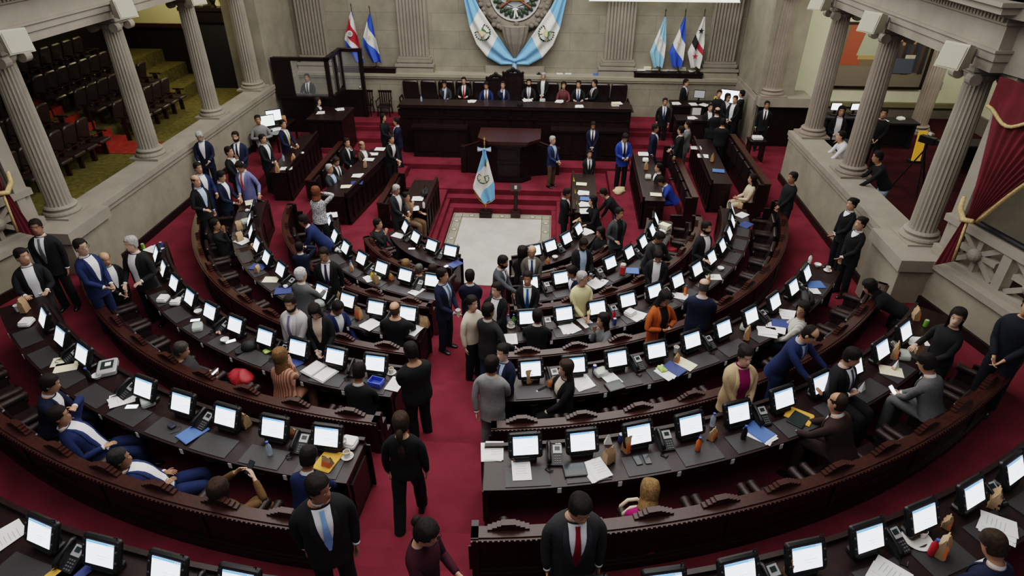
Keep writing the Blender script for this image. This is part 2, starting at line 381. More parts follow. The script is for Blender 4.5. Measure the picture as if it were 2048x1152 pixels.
# ceilings
b = MB(); b.bb(-9, 9, -16, 9.2, 10.4, 10.6); struct(b.build('ceiling_hall', pmat('ceiling_grey', (.5,.5,.5), .9)))
b = MB()
for sx in (-1, 1): b.bb(sx*8.5, sx*16, -11.5, 9.2, 6.3, 6.45)
struct(b.build('ceiling_galleries', pmat('gallery_ceiling', (.35,.33,.28), .9)))
# right gallery -----------------------------------------------------
DADO = stone('dado_stone', (.17,.15,.125), None, .2)
b = MB(); b.bb(9.45, 14.6, -4.2, 7.1, 1.6, 1.9); b.bb(W+.45, 9.5, -4.2, 2.55, 1.6, 1.9); struct(b.build('floor_right_gallery', CARPETG))
b = MB(); b.bb(8.8, 14.8, 7.0, 7.2, 2.38, 6.4); struct(b.build('wall_right_gallery_rear', PALE))
b = MB(); b.bb(8.8, 14.8, 6.95, 7.1, 1.2, 2.26); struct(b.build('wall_right_gallery_dado', DADO))
b = MB(); b.bb(8.8, 14.8, 6.86, 7.1, 2.26, 2.40); struct(b.build('trim_right_gallery_ledge', stone('olive_ledge', (.20,.18,.10), None, .15)))
b = MB(); b.bb(14.4, 14.6, -4.2, 7.1, 2.40, 6.4); struct(b.build('wall_right_gallery_side', PALE))
b = MB(); b.bb(14.32, 14.6, -4.2, 7.1, 1.8, 2.40); struct(b.build('wall_right_gallery_side_dado', DADO))
b = MB(); b.bb(8.3, 14.6, -4.4, -4.2, 1.6, 6.4); struct(b.build('wall_right_gallery_near', STONE))
b = MB(); b.bb(9.3, 9.5, 2.6, 7.0, 1.2, 1.95); struct(b.build('wall_corridor', WOODD))
# left gallery ------------------------------------------------------
MUST = pmat('mustard_carpet', (.115,.10,.028), .95, spec=.1, noise=.3, nscale=9, bump=.2)
REDST = pmat('red_stair_carpet', (.26,.035,.022), .95, spec=.1, noise=.2, nscale=6)
LG = [(-10.0, 2.45), (-10.7, 2.85), (-11.4, 3.25), (-12.0, 3.65)]
b = MB(); b.bb(-W-.45, -10.5, -4.2, 7.3, 1.7, 2.45)
for (x0, x1), (x, z) in zip(((-10.34,-11.1),(-11.04,-11.8),(-11.74,-13.4)), LG[1:]): b.bb(x0, x1, -4.2, 7.3, 1.7, z)
struct(b.build('floor_left_gallery', MUST))
b = MB()
for k in range(6): b.bb(-9.95-.34*k, -9.95-.34*(k+1), .62-.04*k, 1.52-.04*k, 2.3, 2.64+.2*k)
b.bb(-9.95, -8.4, .62, 1.52, 2.4, 2.462); struct(b.build('floor_left_gallery_stairs', REDST))
b = MB(); b.bb(-13.4, -13.2, -4.2, 7.4, 2.0, 4.75); b.bb(-13.4, -10.6, 7.2, 7.4, 2.0, 4.40); struct(b.build('wall_left_gallery_panelling', WOODD))
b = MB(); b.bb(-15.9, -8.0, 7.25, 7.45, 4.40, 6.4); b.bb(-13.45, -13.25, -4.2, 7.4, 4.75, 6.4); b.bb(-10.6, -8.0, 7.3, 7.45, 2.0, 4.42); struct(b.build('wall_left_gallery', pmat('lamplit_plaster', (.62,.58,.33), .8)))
b = MB(); b.bb(-13.3, -10.5, 7.08, 7.2, 4.34, 4.46); struct(b.build('trim_panelling_cap', WOODL))
b = MB(); b.bb(-15.9, -8.3, -4.4, -4.2, 1.7, 6.4); struct(b.build('wall_left_gallery_near', STONE))
# carved doorway of the left gallery
d = thing('carved_doorway', 'tall black carved doorway with scrolled pediment in the left gallery', 'doorway', (-9.5, 7.0, 2.45))
b = MB(); b.bb(-.75,.75,-.02,.12,0,2.1); b.build('door', BLACKM, d)
b = MB()
for sx in (-1, 1): b.bb(sx*.75, sx*1.0, -.08, .2, 0, 2.2)
b.bb(-1.05,1.05,-.12,.2,2.1,2.45); b.bb(-1.15,1.15,-.2,.2,2.45,2.55); b.build('frame', WOODD, d)
b = MB()
for sx in (-1, 1):
    pts = [(sx*(.95-.1*k*.7), -.05, 2.6+.30*sin(k*pi/9)) for k in range(8)]; b.tube(pts, [.06+.012*k for k in range(8)], 8)
    b.ball((sx*.36, -.05, 2.78), (.16,.09,.16), 10, 8)
b.lathe((0,-.05,2.55), [(.1,0),(.05,.08),(.1,.2),(.12,.32),(.05,.45),(.01,.5)], 12); b.build('pediment', WOODD, d)
for x in (-1.12, 1.12):
    b = MB(); b.bb(x-.04, x+.04, -.14, -.08, 0, 2.2); b.build('jamb_strip', PALE, d)
l = thing('wall_lamp', 'bare bright lamp glowing beside the carved doorway pediment', 'lamp', (-8.72, 6.75, 4.98))
b = MB(); b.ball((0,0,0), .07, 12, 8); b.build('bulb', pmat('lamp_glow', (1,1,1), emit=(1,.95,.8), estr=40), l)
b = MB(); b.tube([(0,.5,-.05),(0,.25,-.12),(0,.04,-.08)], .02, 8); b.lathe((0,0,-.1), [(.05,0),(.04,.05)], 10); b.build('bracket', GOLD, l)
# ---------------------------------------------------------------- curved desks, bench backs
ROWN = {1:'first', 2:'second', 3:'third', 4:'fourth', 5:'fifth', 6:'sixth'}
# end angle of the curved part and the positions of the monitors (degrees from the aisle axis), left and right
AEND = {(1,-1):70, (1,1):74, (2,-1):76, (2,1):84, (3,-1):82, (3,1):86, (4,-1):60, (4,1):60.5, (5,-1):46.5, (5,1):51.5, (6,-1):36, (6,1):36}
MON = {(1,-1):[-20,-33,-47.5,-63], (1,1):[16,28.5,39.5,53,67.5],
 (2,-1):[-12.7,-21.3,-30,-38.9,-48.2,-57.6,-68], (2,1):[15.5,24.7,33.4,42.5,51.6,60.6,69.8,78.7],
 (3,-1):[-10.1,-16.3,-22.3,-28.5,-34.9,-41.3,-47.8,-54.3,-61,-67.5,-74.3], (3,1):[11,17.5,23.8,30.1,36.4,42.7,49.1,55.3,61.5,67.8,74.2,80.4],
 (4,-1):[-8.3,-13.2,-18.2,-23.1,-28.2,-33.3,-38.4,-43.5,-48.5,-53.6], (4,1):[9.2,14.2,19.2,24.2,29.2,34.2,39.2,44.4,49.5,54.4],
 (5,-1):[-6.7,-10.8,-14.8,-18.9,-22.9,-27,-31.2,-35.3,-39.5], (5,1):[7.3,11.3,15.4,19.4,23.4,27.6,31.6,35.6,39.7,43.9],
 (6,-1):[-5.5,-8.8,-12.1,-15.5], (6,1):[8.9,12.2,15.5,18.7,22,25.2,28.6,31.9]}
TAGW = pmat('tag_white', (.75,.75,.74), .5)
def desk_row(i, s):
    rm = RM[i]; r0 = rm-DIN[i]; r1 = rm+DOUT[i]; z = F[i]; a0 = s*DEG(math.asin(AIS/rm)) if i > 1 else s*DEG(math.asin(.62/rm))
    if i == 6: a0 = s*(3.6 if s < 0 else 5.0)
    a1 = s*AEND[(i, s)]
    side = 'left' if s < 0 else 'right'
    t = thing('curved_desk', 'long curved dark mahogany desk of the %s row, %s of the aisle' % (ROWN[i], side), 'desk', (0,0,0), 0, 'curved desk rows')
    b = MB(); b.arc(r0, r1, a0, a1, z+HT-.045, z+HT); b.arc(r0-.02, r0+.03, a0, a1, z+HT, z+HT+.05); b.build('worktop', WOOD, t)
    b = MB(); b.arc(r0, r0+.04, a0, a1, z, z+HT-.045); n = int(abs(a1-a0)*rm/42)
    for k in range(n+1):
        a = a0+(a1-a0)*k/n; d = s*.05/rm*57.3; b.arc(r0-.02, r0, a-d, a+d, z+.02, z+HT-.06, 1)
    b.arc(r0-.025, r0, a0, a1, z, z+.10); b.arc(r0-.02, r0, a0, a1, z+HT-.13, z+HT-.045); b.build('front_panel', WOOD, t)
    for a in (a0, a1):
        b = MB(); d = s*.05/rm*57.3 if a == a0 else -s*.05/rm*57.3; b.arc(r0, r1-.02, a, a+d, z, z+HT-.045, 1)
        b.arc(r0+.08, r1-.1, a-d*.35, a+d*.1, z+.12, z+HT-.14, 1); b.build('end_panel', WOOD, t)
    b = MB(); b.arc(r0+.06, r1-.06, a0, a1, z+HT-.17, z+HT-.045); b.build('drawer_band', WOODD, t)
    ms = MON[(i, s)]; st = .62/rm*57.3
    if i >= 2:
        for a in ms:
            d = .245/(rm+.2)*57.3; b = MB(); rr = rm+.12; q = r1-.03
            b.arc(rr, q, a-d, a+d, z+HT, z+HT+.008, 3); b.build('writing_pad', PAD, t)
            b = MB(); x, y = pol(r1+.004, a+d*1.35*s); b.box((x, y, z+HT-.05), (.045,.006,.07), RAD(a+d*1.35*s)); b.build('number_tag', TAGW, t)
            b = MB(); x, y = pol(r1-.055, a); an = RAD(a)
            pts = [(x+cos(an)*.06*cos(k*pi/6), y+sin(an)*.06*cos(k*pi/6), z+HT-.10-.035*sin(k*pi/6)) for k in range(7)]
            pts = [(p[0]+sin(an)*.012, p[1]-cos(an)*.012, p[2]) for p in pts]; b.tube(pts, .005, 5); b.build('drawer_pull', GOLD, t)
for i in range(1, 7):
    for s in (-1, 1): desk_row(i, s)

def bench_back(i, s):
    r = RF[i]; z0 = F[i]; zo = F[i+1]; zr = ZR[i]; a0 = s*DEG(math.asin(AIS/r)); e = {1:64, 2:82, 3:86, 4:57, 5:46.5 if s > 0 else 47}[i]; a1 = s*e
    side = 'left' if s < 0 else 'right'
    t = thing('bench_barrier', 'curved mahogany bench back with stepped rail behind the %s row, %s of the aisle' % (ROWN[i], side), 'bench back', (0,0,0), 0, 'curved bench backs')
    b = MB(); b.arc(r, r+.06, a0, a1, z0, zr-.06)
    b.arc(r+.06, r+.10, a0, a1, zo, zo+.10); b.arc(r+.06, r+.085, a0, a1, zo+.10, zo+.14); b.arc(r+.06, r+.08, a0, a1, zr-.16, zr-.06)
    n = max(2, int(abs(a1-a0)*r/57.3/1.3))
    for k in range(n+1):
        a = a0+(a1-a0)*k/n; d = .03/r*57.3; b.arc(r+.06, r+.075, a-d, a+d, zo+.14, zr-.16, 1)
        if k < n and zr-zo > .45:
            m = a0+(a1-a0)*(k+.5)/n; d = .24/r*57.3; b.arc(r+.06, r+.072, m-d, m+d, (zo+zr)/2-.03, (zo+zr)/2-.005, 3)
    b.build('panel', WOOD, t)
    b = MB(); b.arc(r-.03, r+.10, a0, a1, zr-.06, zr); b.build('rail', WOODL, t)
    b = MB(); g = int(abs(a1-a0)*r/57.3/.05); m = .35*57.3*.05/r
    b.arc(r+.095, r+.125, a0, a1, zr-.05, zr-.015)
    if i >= 4:
        for k in range(g): a = a0+(a1-a0)*k/g; b.arc(r+.12, r+.14, a, a+s*m, zr-.045, zr-.012, 1)
    b.build('bead_moulding', WOODL, t)
    n = len(MON[(i, s)]); st = (a1-a0)/max(1, round(abs(a1-a0)*r/57.3/.74)); k = 0; a = a0+st*.5
    while abs(a) < abs(a1)-.2/r*57.3:
        d = 57.3/r; b = MB()
        for w, h in ((.20,.022),(.155,.045),(.11,.066),(.07,.084)): b.arc(r-.035, r+.03, a-d*w, a+d*w, zr-.02, zr+h, 3)
        b.build('stepped_crest', WOODL, t); a += st
    for a, q in ((a0, 1), (a1, -1)):
        b = MB(); d = s*q*.07/r*57.3; b.arc(r-.10, r+.11, a, a+d, z0, zr+.0, 1)
        b.arc(r-.34, r-.08, a, a+d*.7, z0, zr-.45, 1); b.arc(r-.22, r-.08, a, a+d*.7, zr-.46, zr-.2, 1); b.build('end_post', WOOD, t)
for i in range(1, 6):
    for s in (-1, 1): bench_back(i, s)

# ---------------------------------------------------------------- seats behind the desks
ARMW = wood('worn_arm_wood', (.008,.004,.004), (.030,.013,.010), .5, coat=.05)
BEIGE = pmat('beige_cushion', (.16,.14,.10), .8, noise=.2, nscale=14)
def make_seat():
    t = thing('bench_armchair', 'x', 'seat', (0,0,0))
    b = MB(); b.rbox((0,.06,.40), (.50,.32,.10), .05); b.build('cushion', LEATHER, t, True, autos=40)
    b = MB(); b.rbox((0,-.14,.66), (.48,.07,.46), .03, rx=RAD(12)); b.build('backrest', LEATHER, t, True, autos=40)
    for sx in (-1, 1):
        b = MB(); b.lathe((sx*.285,.10,.62), [(.045,-.24),(.055,-.21),(.05,-.10),(.05,.04),(.06,.08),(.03,.11)], 10, axis=Matrix.Rotation(RAD(-90), 3, 'X')); b.bb(sx*.285-.025, sx*.285+.025, -.12, .16, 0, .59); b.build('armrest', ARMW, t, True, autos=40)
    b = MB(); b.bb(-.24,.24,-.1,.18,0,.35); b.build('base', WOODD, t)
    return t
seat0 = None
SEATPOS = []
for i in range(1, 6):
    for s in (-1, 1):
        for k, a in enumerate(MON[(i, s)]): SEATPOS.append((i, s, k, a))
for (i, s, k, a) in SEATPOS:
    x, y = pol(RF[i]-.30, a)
    lab = 'dark armchair seat against the %s-row bench back, %s from the aisle on the %s' % (ROWN[i], ORD[k], 'left' if s < 0 else 'right')
    if i in (1, 2) or True:
        if seat0 is None:
            seat0 = make_seat(); seat0.location = (x, y, F[i]); seat0.rotation_euler = (0,0,RAD(a)); seat0['label'] = lab; seat0['group'] = 'armchair seats of the curved rows'
        else: dup(seat0, (x, y, F[i]), RAD(a), lab)

# ---------------------------------------------------------------- straight desk blocks
def block(x0, y0, x1, y1, w, z, ztop, label, nseg=3, open_side=1):
    """desk whose inner edge runs (x0,y0)-(x1,y1); the seats are on the outer side"""
    t = thing('straight_desk', label, 'desk', (0,0,0), 0, 'straight desk blocks')
    s = 1 if x0 > 0 else -1; L = sqrt((x1-x0)**2+(y1-y0)**2)
    def P(u, v): return (x0+(x1-x0)*u+s*w*v, y0+(y1-y0)*u)
    b = MB(); b.prism([P(0,0),P(1,0),P(1,1),P(0,1)], ztop-.045, ztop); b.prism([P(0,-.03),P(1,-.03),P(1,.07),P(0,.07)], ztop, ztop+.10); b.build('worktop', WOOD, t)
    b = MB(); b.prism([P(0,0),P(1,0),P(1,.07),P(0,.07)], z, ztop-.045); n = int(L/.32)
    for k in range(n+1): u = k/n; e = .03/L; b.prism([P(max(0,u-e),-.05),P(min(1,u+e),-.05),P(min(1,u+e),0),P(max(0,u-e),0)], z+.06, ztop-.08)
    b.prism([P(0,-.06),P(1,-.06),P(1,0),P(0,0)], z, z+.10); b.prism([P(0,-.06),P(1,-.06),P(1,0),P(0,0)], ztop-.10, ztop-.02); b.build('front_panel', WOOD, t)
    for u0, u1 in ((0,.02),(.98,1)):
        b = MB(); b.prism([P(u0,0),P(u1,0),P(u1,.96),P(u0,.96)], z, ztop-.045)
        e = -.012 if u0 == 0 else .012; b.prism([P(u0+e,.2),P(u1+e,.2),P(u1+e,.8),P(u0+e,.8)], z+.12, ztop-.16); b.build('end_panel', WOOD, t)
    return t
block(-1.80,.40,-1.78,2.25,.66,F[1],F[1]+.80,'short straight desk beside the steps left of the marble floor')
block(1.98,.40,2.02,3.0,.64,F[1],F[1]+.80,'short straight desk with yellow pennants right of the marble floor')
block(-3.80,.35,-3.32,3.85,.72,F[2],F[2]+.80,'straight second-row desk left of the speaking tribune')
block(3.74,.62,3.80,3.9,.56,F[2],F[2]+.80,'straight second-row desk right of the speaking tribune')
block(-5.50,.98,-5.70,4.1,.50,F[3],F[3]+.80,'straight third-row desk near the left gallery wall')
block(5.46,1.0,5.60,4.4,.52,F[3],F[3]+.80,'straight third-row desk near the right gallery opening')
def straight_back(x, y0, y1, z, zr, label):
    t = thing('bench_barrier', label, 'bench back', (0,0,0)); s = 1 if x > 0 else -1
    b = MB(); b.bb(x, x+s*.06, y0, y1, z, zr-.05); n = int((y1-y0)/.6)
    for k in range(n+1): y = y0+(y1-y0)*k/n; b.bb(x+s*.06, x+s*.08, y-.03 if k else y, y+.03 if k < n else y, z, zr-.06)
    b.build('panel', WOOD, t)
    b = MB(); b.bb(x-s*.04, x+s*.12, y0, y1, zr-.05, zr); b.build('rail', WOODL, t)
    n = int((y1-y0)/.62)
    for k in range(n):
        y = y0+(y1-y0)*(k+.5)/n; b = MB()
        b.rbox((x-s*.06, y, zr-.3), (.07,.50,.44), .03); b.build('backrest', LEATHER, t, True, autos=40)
    for y in (y0, y1):
        b = MB(); b.bb(x-s*.5, x+s*.06, y-.03, y+.03, z, zr-.5); b.bb(x-s*.2, x+s*.1, y-.03, y+.03, zr-.5, zr-.02); b.build('end_post', WOOD, t)
straight_back(-4.95,.95,4.0,F[2],1.72,'straight bench back with wooden rail behind the left second-row straight desk')
straight_back(4.92,.35,4.1,F[2],1.80,'straight bench back with wooden rail behind the right second-row straight desk')
straight_back(6.60,.38,4.1,F[3],2.18,'straight bench back with leather pads behind the right third-row straight desk')
straight_back(-3.05,.8,2.9,F[1],1.2,'low straight bench back behind the short desk left of the marble')

# ---------------------------------------------------------------- dais, tribune, chairs
t = thing('presidium_dais', 'long dark panelled presidium dais in front of the rear wall', 'dais', (0,0,0))
b = MB(); b.bb(-3.6, 3.9, 6.02, 6.75, 2.22, 2.28); b.bb(-3.66, 3.96, 5.98, 6.75, 2.19, 2.22); b.build('tabletop', WOOD, t)
b = MB(); b.bb(-3.5, 3.8, 6.1, 6.2, .67, 2.2)
for k in range(10): x = -3.35+k*.755; b.bb(x-.30, x+.30, 6.07, 6.11, 1.92, 2.12); b.bb(x-.34, x+.34, 6.06, 6.10, 1.0, 1.82); b.bb(x-.28, x+.28, 6.045, 6.07, 1.08, 1.74)
b.bb(-3.55, 3.85, 6.03, 6.12, .67, .85); b.bb(-3.55, 3.85, 6.04, 6.12, 1.84, 1.9); b.build('front_panel', WOOD, t)
b = MB(); b.bb(-3.1, -1.35, 5.68, 6.08, .67, 1.60); b.bb(-3.18, -1.35, 5.62, 6.08, 1.60, 1.67); b.bb(-3.14, -1.35, 5.64, 5.7, .67, .8)
for x in (-2.7, -1.95): b.bb(x-.28, x+.28, 5.65, 5.69, .85, 1.45)
b.build('lower_tier', WOODD, t)
b = MB(); b.bb(1.35, 3.75, 5.68, 6.08, .67, 1.60); b.bb(1.35, 3.82, 5.62, 6.08, 1.60, 1.67); b.bb(1.35, 3.79, 5.64, 5.7, .67, .8)
for x in (1.75, 2.5, 3.25): b.bb(x-.28, x+.28, 5.65, 5.69, .85, 1.45)
b.build('lower_tier', WOODD, t)
for x in (-3.55, 3.85): b = MB(); b.bb(x-.05, x+.05, 6.1, 6.75, .67, 2.2); b.build('end_panel', WOOD, t)
t = thing('speaking_tribune', 'dark octagonal speaking tribune with stair wings before the dais', 'tribune', (0.10, 4.55, .5))
o8 = lambda w, d0, d1, c: [(-w,-d0+c),(-w+c,-d0),(w-c,-d0),(w,-d0+c),(w,d1),(-w,d1)]
b = MB(); b.prism(o8(.62,.45,.5,.28), 0, 1.25); b.prism(o8(.68,.51,.5,.28), 0, .12); b.prism(o8(.65,.48,.5,.28), .62, .68); b.prism(o8(.66,.49,.5,.28), 1.10, 1.18)
b.bb(-.27,.27,-.475,-.45,.18,.56); b.bb(-.27,.27,-.475,-.45,.74,1.04); b.build('body', WOODD, t)
b = MB(); b.prism(o8(.95,.62,.7,.36), 1.25, 1.34); b.prism(o8(.88,.56,.7,.34), 1.18, 1.26); b.build('top', WOODL, t)
for sx in (-1, 1):
    b = MB(); b.add([(sx*.6,.05,0),(sx*1.55,.30,0),(sx*1.55,.30,.72),(sx*.6,.05,1.12),(sx*.6,.15,0),(sx*1.55,.40,0),(sx*1.55,.40,.72),(sx*.6,.15,1.12)], [(0,1,2,3),(7,6,5,4),(0,4,5,1),(1,5,6,2),(2,6,7,3),(3,7,4,0)])
    b.bb(sx*1.48-.08, sx*1.48+.08, .22, .46, 0, .86); b.build('stair_wing', WOODD, t)
    b = MB(); b.tube([(sx*.62,.1,1.2),(sx*1.5,.33,.82)], .03, 8); b.build('handrail', WOODL, t)
b = MB()
for k in range(3): b.bb(-.6,.6,.5+.0,.9-.12*k,0,.12*(k+1))
b.build('step', WOODD, t)
# lectern stand in front
t = thing('display_stand', 'small dark wooden stand with a pale plaque at the marble edge', 'stand', (.40,2.72,0))
b = MB(); b.bb(-.14,.14,-.13,.13,0,.16); b.bb(-.12,.12,-.11,.11,.16,.20); b.build('base', WOODL, t)
b = MB(); b.rbox((0,0,.55), (.11,.09,.72), .02); b.build('post', WOOD, t)
b = MB(); b.box((0,-.02,.93), (.30,.05,.22), 0, 0, RAD(-25)); b.build('desk_top', WOODL, t)
b = MB(); b.box((0,-.058,.945), (.07,.006,.10), 0, 0, RAD(-25)); b.build('plaque', pmat('plaque_silver', (.45,.42,.40), .35), t)

def make_exec():
    t = thing('executive_chair', 'x', 'chair', (0,0,0))
    b = MB(); b.rbox((0,0,.46), (.54,.5,.12), .06); b.build('seat', LEATHER, t, True, autos=40)
    b = MB(); b.rbox((0,0,0), (.56,.66,.11), .1, n=5); m = Matrix.Rotation(RAD(82), 3, 'X')
    b.v = [tuple(m @ Vector(p)+Vector((0,-.28,.86))) for p in b.v]; b.build('backrest', LEATHER, t, True, autos=40)
    for sx in (-1, 1): b = MB(); b.tube([(sx*.28,-.2,.5),(sx*.32,-.2,.68),(sx*.32,.18,.68),(sx*.3,.2,.5)], .028, 8); b.build('armrest', WOODD, t)
    b = MB(); b.lathe((0,0,.06), [(.03,0),(.03,.34)], 8)
    for k in range(5): a = 2*pi*k/5; b.tube([(0,0,.10),(.27*cos(a),.27*sin(a),.05)], .022, 6)
    b.build('swivel_base', BLACK, t); return t
ex = make_exec(); first = True
for k, x in enumerate((-3.62,-2.98,-2.36,-1.75,-1.15,.62,1.30,1.98,2.48,3.06,3.66)):
    lab = 'brown leather executive chair behind the dais, %s from its left end' % ORD[k]
    loc = (x, 7.85, 1.36)
    if first: ex.location = loc; ex.rotation_euler = (0,0,pi); ex['label'] = lab; ex['group'] = 'executive chairs at the dais'; first = False
    else: dup(ex, loc, pi, lab)
def throne(x, h, w, label):
    t = thing('carved_throne', label, 'chair', (x, 7.92, 1.36), pi)
    b = MB(); b.rbox((0,0,.46), (w,.5,.12), .04); b.build('seat', LEATHER, t, True, autos=40)
    b = MB(); b.bb(-w/2,w/2,-.32,-.24,.4,h); b.build('backrest', LEATHER, t)
    b = MB()
    for sx in (-1, 1): b.bb(sx*w/2-.03, sx*w/2+.03, -.34, -.22, 0, h+.03); b.ball((sx*w/2,-.28,h+.07), .05, 8, 6)
    for k in range(9): a = pi*k/8; b.ball((cos(a)*w*.36, -.28, h+.02+sin(a)*.13), .06, 8, 6)
    b.ball((0,-.28,h+.17), (.08,.05,.10), 8, 6); b.bb(-w/2,w/2,-.33,-.23,h-.02,h+.06); b.build('carved_frame', WOODD, t)
    for sx in (-1, 1): b = MB(); b.bb(sx*w/2-.04, sx*w/2+.04, -.2, .28, .62, .68); b.bb(sx*w/2-.03, sx*w/2+.03, .2, .27, 0, .62); b.build('armrest', WOODD, t)
throne(-.62, 1.22, .62, 'carved high-backed chair left of the tall central throne at the dais')
throne(-.02, 1.40, .68, 'tallest carved throne chair at the centre of the dais')
# slatted visitor chairs
def slat_chair(label, loc):
    t = thing('slatted_chair', label, 'chair', loc, pi, 'slatted chairs left of the dais')
    b = MB(); b.rbox((0,0,.44), (.46,.44,.05), .03); b.build('seat', WOODD, t)
    b = MB(); b.bb(-.24,.24,-.25,-.20,.86,.93)
    for k in range(6): b.bb(-.2+.08*k-.014, -.2+.08*k+.014, -.24,-.21,.46,.87)
    b.build('backrest', WOODD, t)
    for sx in (-1, 1):
        for sy in (-1, 1): b = MB(); b.tube([(sx*.2,sy*.2,.44),(sx*.22,sy*.22,0)], .02, 6); b.build('leg', WOODD, t)
        b = MB(); b.tube([(sx*.23,-.22,.66),(sx*.24,.2,.66),(sx*.22,.2,.44)], .02, 6); b.build('armrest', WOODD, t)
slat_chair('dark slatted wooden armchair nearest the glazed booth door', (-5.22,7.85,1.25))
slat_chair('dark slatted wooden armchair next to the leather chairs of the dais', (-4.55,7.85,1.25))

# glazed booth -----------------------------------------------------
GLASS = pmat('booth_glass', (.85,.9,.9), .02, alpha=.12)
t = thing('glazed_booth', 'dark wooden interpreter booth with glass panes in the rear left corner', 'booth', (0,0,1.25))
b = MB(); b.bb(-7.55,-5.85,6.15,6.25,0,1.15); b.bb(-5.9,-5.8,6.15,7.6,0,1.15); b.bb(-7.6,-5.8,6.05,6.4,1.15,1.22); b.build('lower_panel', WOODD, t)
b = MB()
for x, y in ((-7.5,6.2),(-5.85,6.2),(-5.85,6.95),(-5.85,7.62),(-5.15,7.62)): b.bb(x-.06, x+.06, y-.06, y+.06, 0 if x > -5.2 or y > 7 else 1.2, 2.42)
b.bb(-7.58,-5.78,6.13,6.27,2.32,2.42); b.bb(-5.92,-5.78,6.13,7.7,2.32,2.42); b.bb(-5.92,-5.08,7.55,7.69,2.32,2.42); b.build('frame', WOODD, t)
b = MB(); b.bb(-7.62,-7.0,6.10,6.16,1.22,2.42); b.build('side_panel', WOODD, t)
for n, (p0, p1, z0) in enumerate((((-7.0,6.2),(-5.91,6.2),1.22), ((-5.85,6.26),(-5.85,6.89),1.22), ((-5.85,7.01),(-5.85,7.56),1.22), ((-5.79,7.62),(-5.21,7.62),1.05))):
    b = MB(); b.add([(p0[0],p0[1],z0),(p1[0],p1[1],z0),(p1[0],p1[1],2.32),(p0[0],p0[1],2.32)], [(0,1,2,3)]); b.build('glass_pane', GLASS, t)
dr = MB(); dr.bb(-5.79,-5.21,7.59,7.65,0,1.05); do = dr.build('door', WOODD, t)
b = MB(); b.ball((-5.26,7.55,1.15), .035, 8, 6); b.build('door_knob', pmat('steel', (.6,.6,.6), .25, 1), do)
# wall counters under the flags
for x0, x1, lab in ((-6.3,-4.15,'low dark counter on the ledge under the two left flags'), (4.15,6.45,'low black counter on the ledge under the three right flags')):
    o = MB().bb(x0, x1, 8.24, 8.5, 2.72, 2.86).bb(x0-.02, x1+.02, 8.22, 8.52, 2.86, 2.89).bb(x0+.04, x1-.04, 8.235, 8.25, 2.75, 2.83).build('wall_counter', WOOD if x0 < 0 else WOODD); tag(o, lab, 'counter')
# projection screen (lower edge shows)
t = thing('projection_screen', 'white projection screen hanging high on the rear wall at right', 'screen', (4.87, 8.33, 5.12))
b = MB(); b.bb(-2.4,2.4,-.01,.01,.03,2.6); b.build('screen_cloth', pmat('screen_glow', (.9,.9,.8), .6, emit=(1,1,.86), estr=.55), t)
b = MB(); b.bb(-2.42,2.42,-.02,.02,0,.035); b.build('bottom_bar', pmat('bar_glow', (.8,.8,.7), .4, emit=(1,1,.9), estr=.5), t)
dup(seat0, (*pol(12.12, 25.6), F[6]), RAD(25.6), 'dark armchair under the navy-suited man at the sixth-row desk')
# ---------------------------------------------------------------- people
def cloth(c, r=.85):
    k = 'cloth_%02x%02x%02x' % tuple(int(min(1, q)**.4545*255) for q in c)
    return pmat(k, c, r, spec=.25, noise=.12 if max(c) < .4 else .03, nscale=30, bump=.12 if max(c) < .4 else .04)
def skinm(c):
    k = 'skin_%02x%02x%02x' % tuple(int(q**.4545*255) for q in c)
    return pmat(k, c, .5, spec=.35, noise=.08, nscale=25)
def hairm(c):
    k = 'hair_%02x%02x%02x' % tuple(int(q**.4545*255) for q in c)
    return pmat(k, c, .75, spec=.18, noise=.4, nscale=40, bump=.12)
def striped(name, c0, c1, sc, kind='wave'):
    if name in MATS: return MATS[name]
    m = bpy.data.materials.new(name); m.use_nodes = True; nt = m.node_tree; b = nt.nodes['Principled BSDF']
    tc = nt.nodes.new('ShaderNodeTexCoord')
    if kind == 'wave': n = nt.nodes.new('ShaderNodeTexWave'); n.inputs['Scale'].default_value = sc; n.inputs['Distortion'].default_value = 1; out = n.outputs['Fac']
    else: n = nt.nodes.new('ShaderNodeTexVoronoi'); n.inputs['Scale'].default_value = sc; out = n.outputs['Distance']
    r = nt.nodes.new('ShaderNodeValToRGB'); r.color_ramp.elements[0].color = (*c0, 1); r.color_ramp.elements[1].color = (*c1, 1); r.color_ramp.elements[0].position = .35; r.color_ramp.elements[1].position = .5
    nt.links.new(tc.outputs['Object'], n.inputs['Vector']); nt.links.new(out, r.inputs['Fac']); nt.links.new(r.outputs['Color'], b.inputs['Base Color']); b.inputs['Roughness'].default_value = .85
    MATS[name] = m; return m
EYE = pmat('eye_dark', (.02,.012,.01), .2); EYEW = pmat('eye_white', (.42,.38,.35), .4); LIP = pmat('lips', (.26,.09,.075), .5); SHOE = pmat('shoe_black', (.01,.009,.009), .25)
NS = 16
TR = [(-.10,.150,.112,-.012),(0,.166,.118,-.012),(.09,.153,.106,0),(.19,.152,.106,.005),(.28,.166,.115,.008),(.375,.180,.116,.002),(.425,.184,.107,-.004),(.470,.170,.090,-.012),(.502,.122,.076,-.015),(.530,.074,.062,-.014)]   # t, half width, half depth, forward shift
def lerp_ring(t, tr=TR):
    if t <= tr[0][0]: return tr[0][1:]
    for k in range(len(tr)-1):
        if t <= tr[k+1][0]:
            f = (t-tr[k][0])/(tr[k+1][0]-tr[k][0]); return tuple(tr[k][j]*(1-f)+tr[k+1][j]*f for j in (1,2,3))
    return tr[-1][1:]
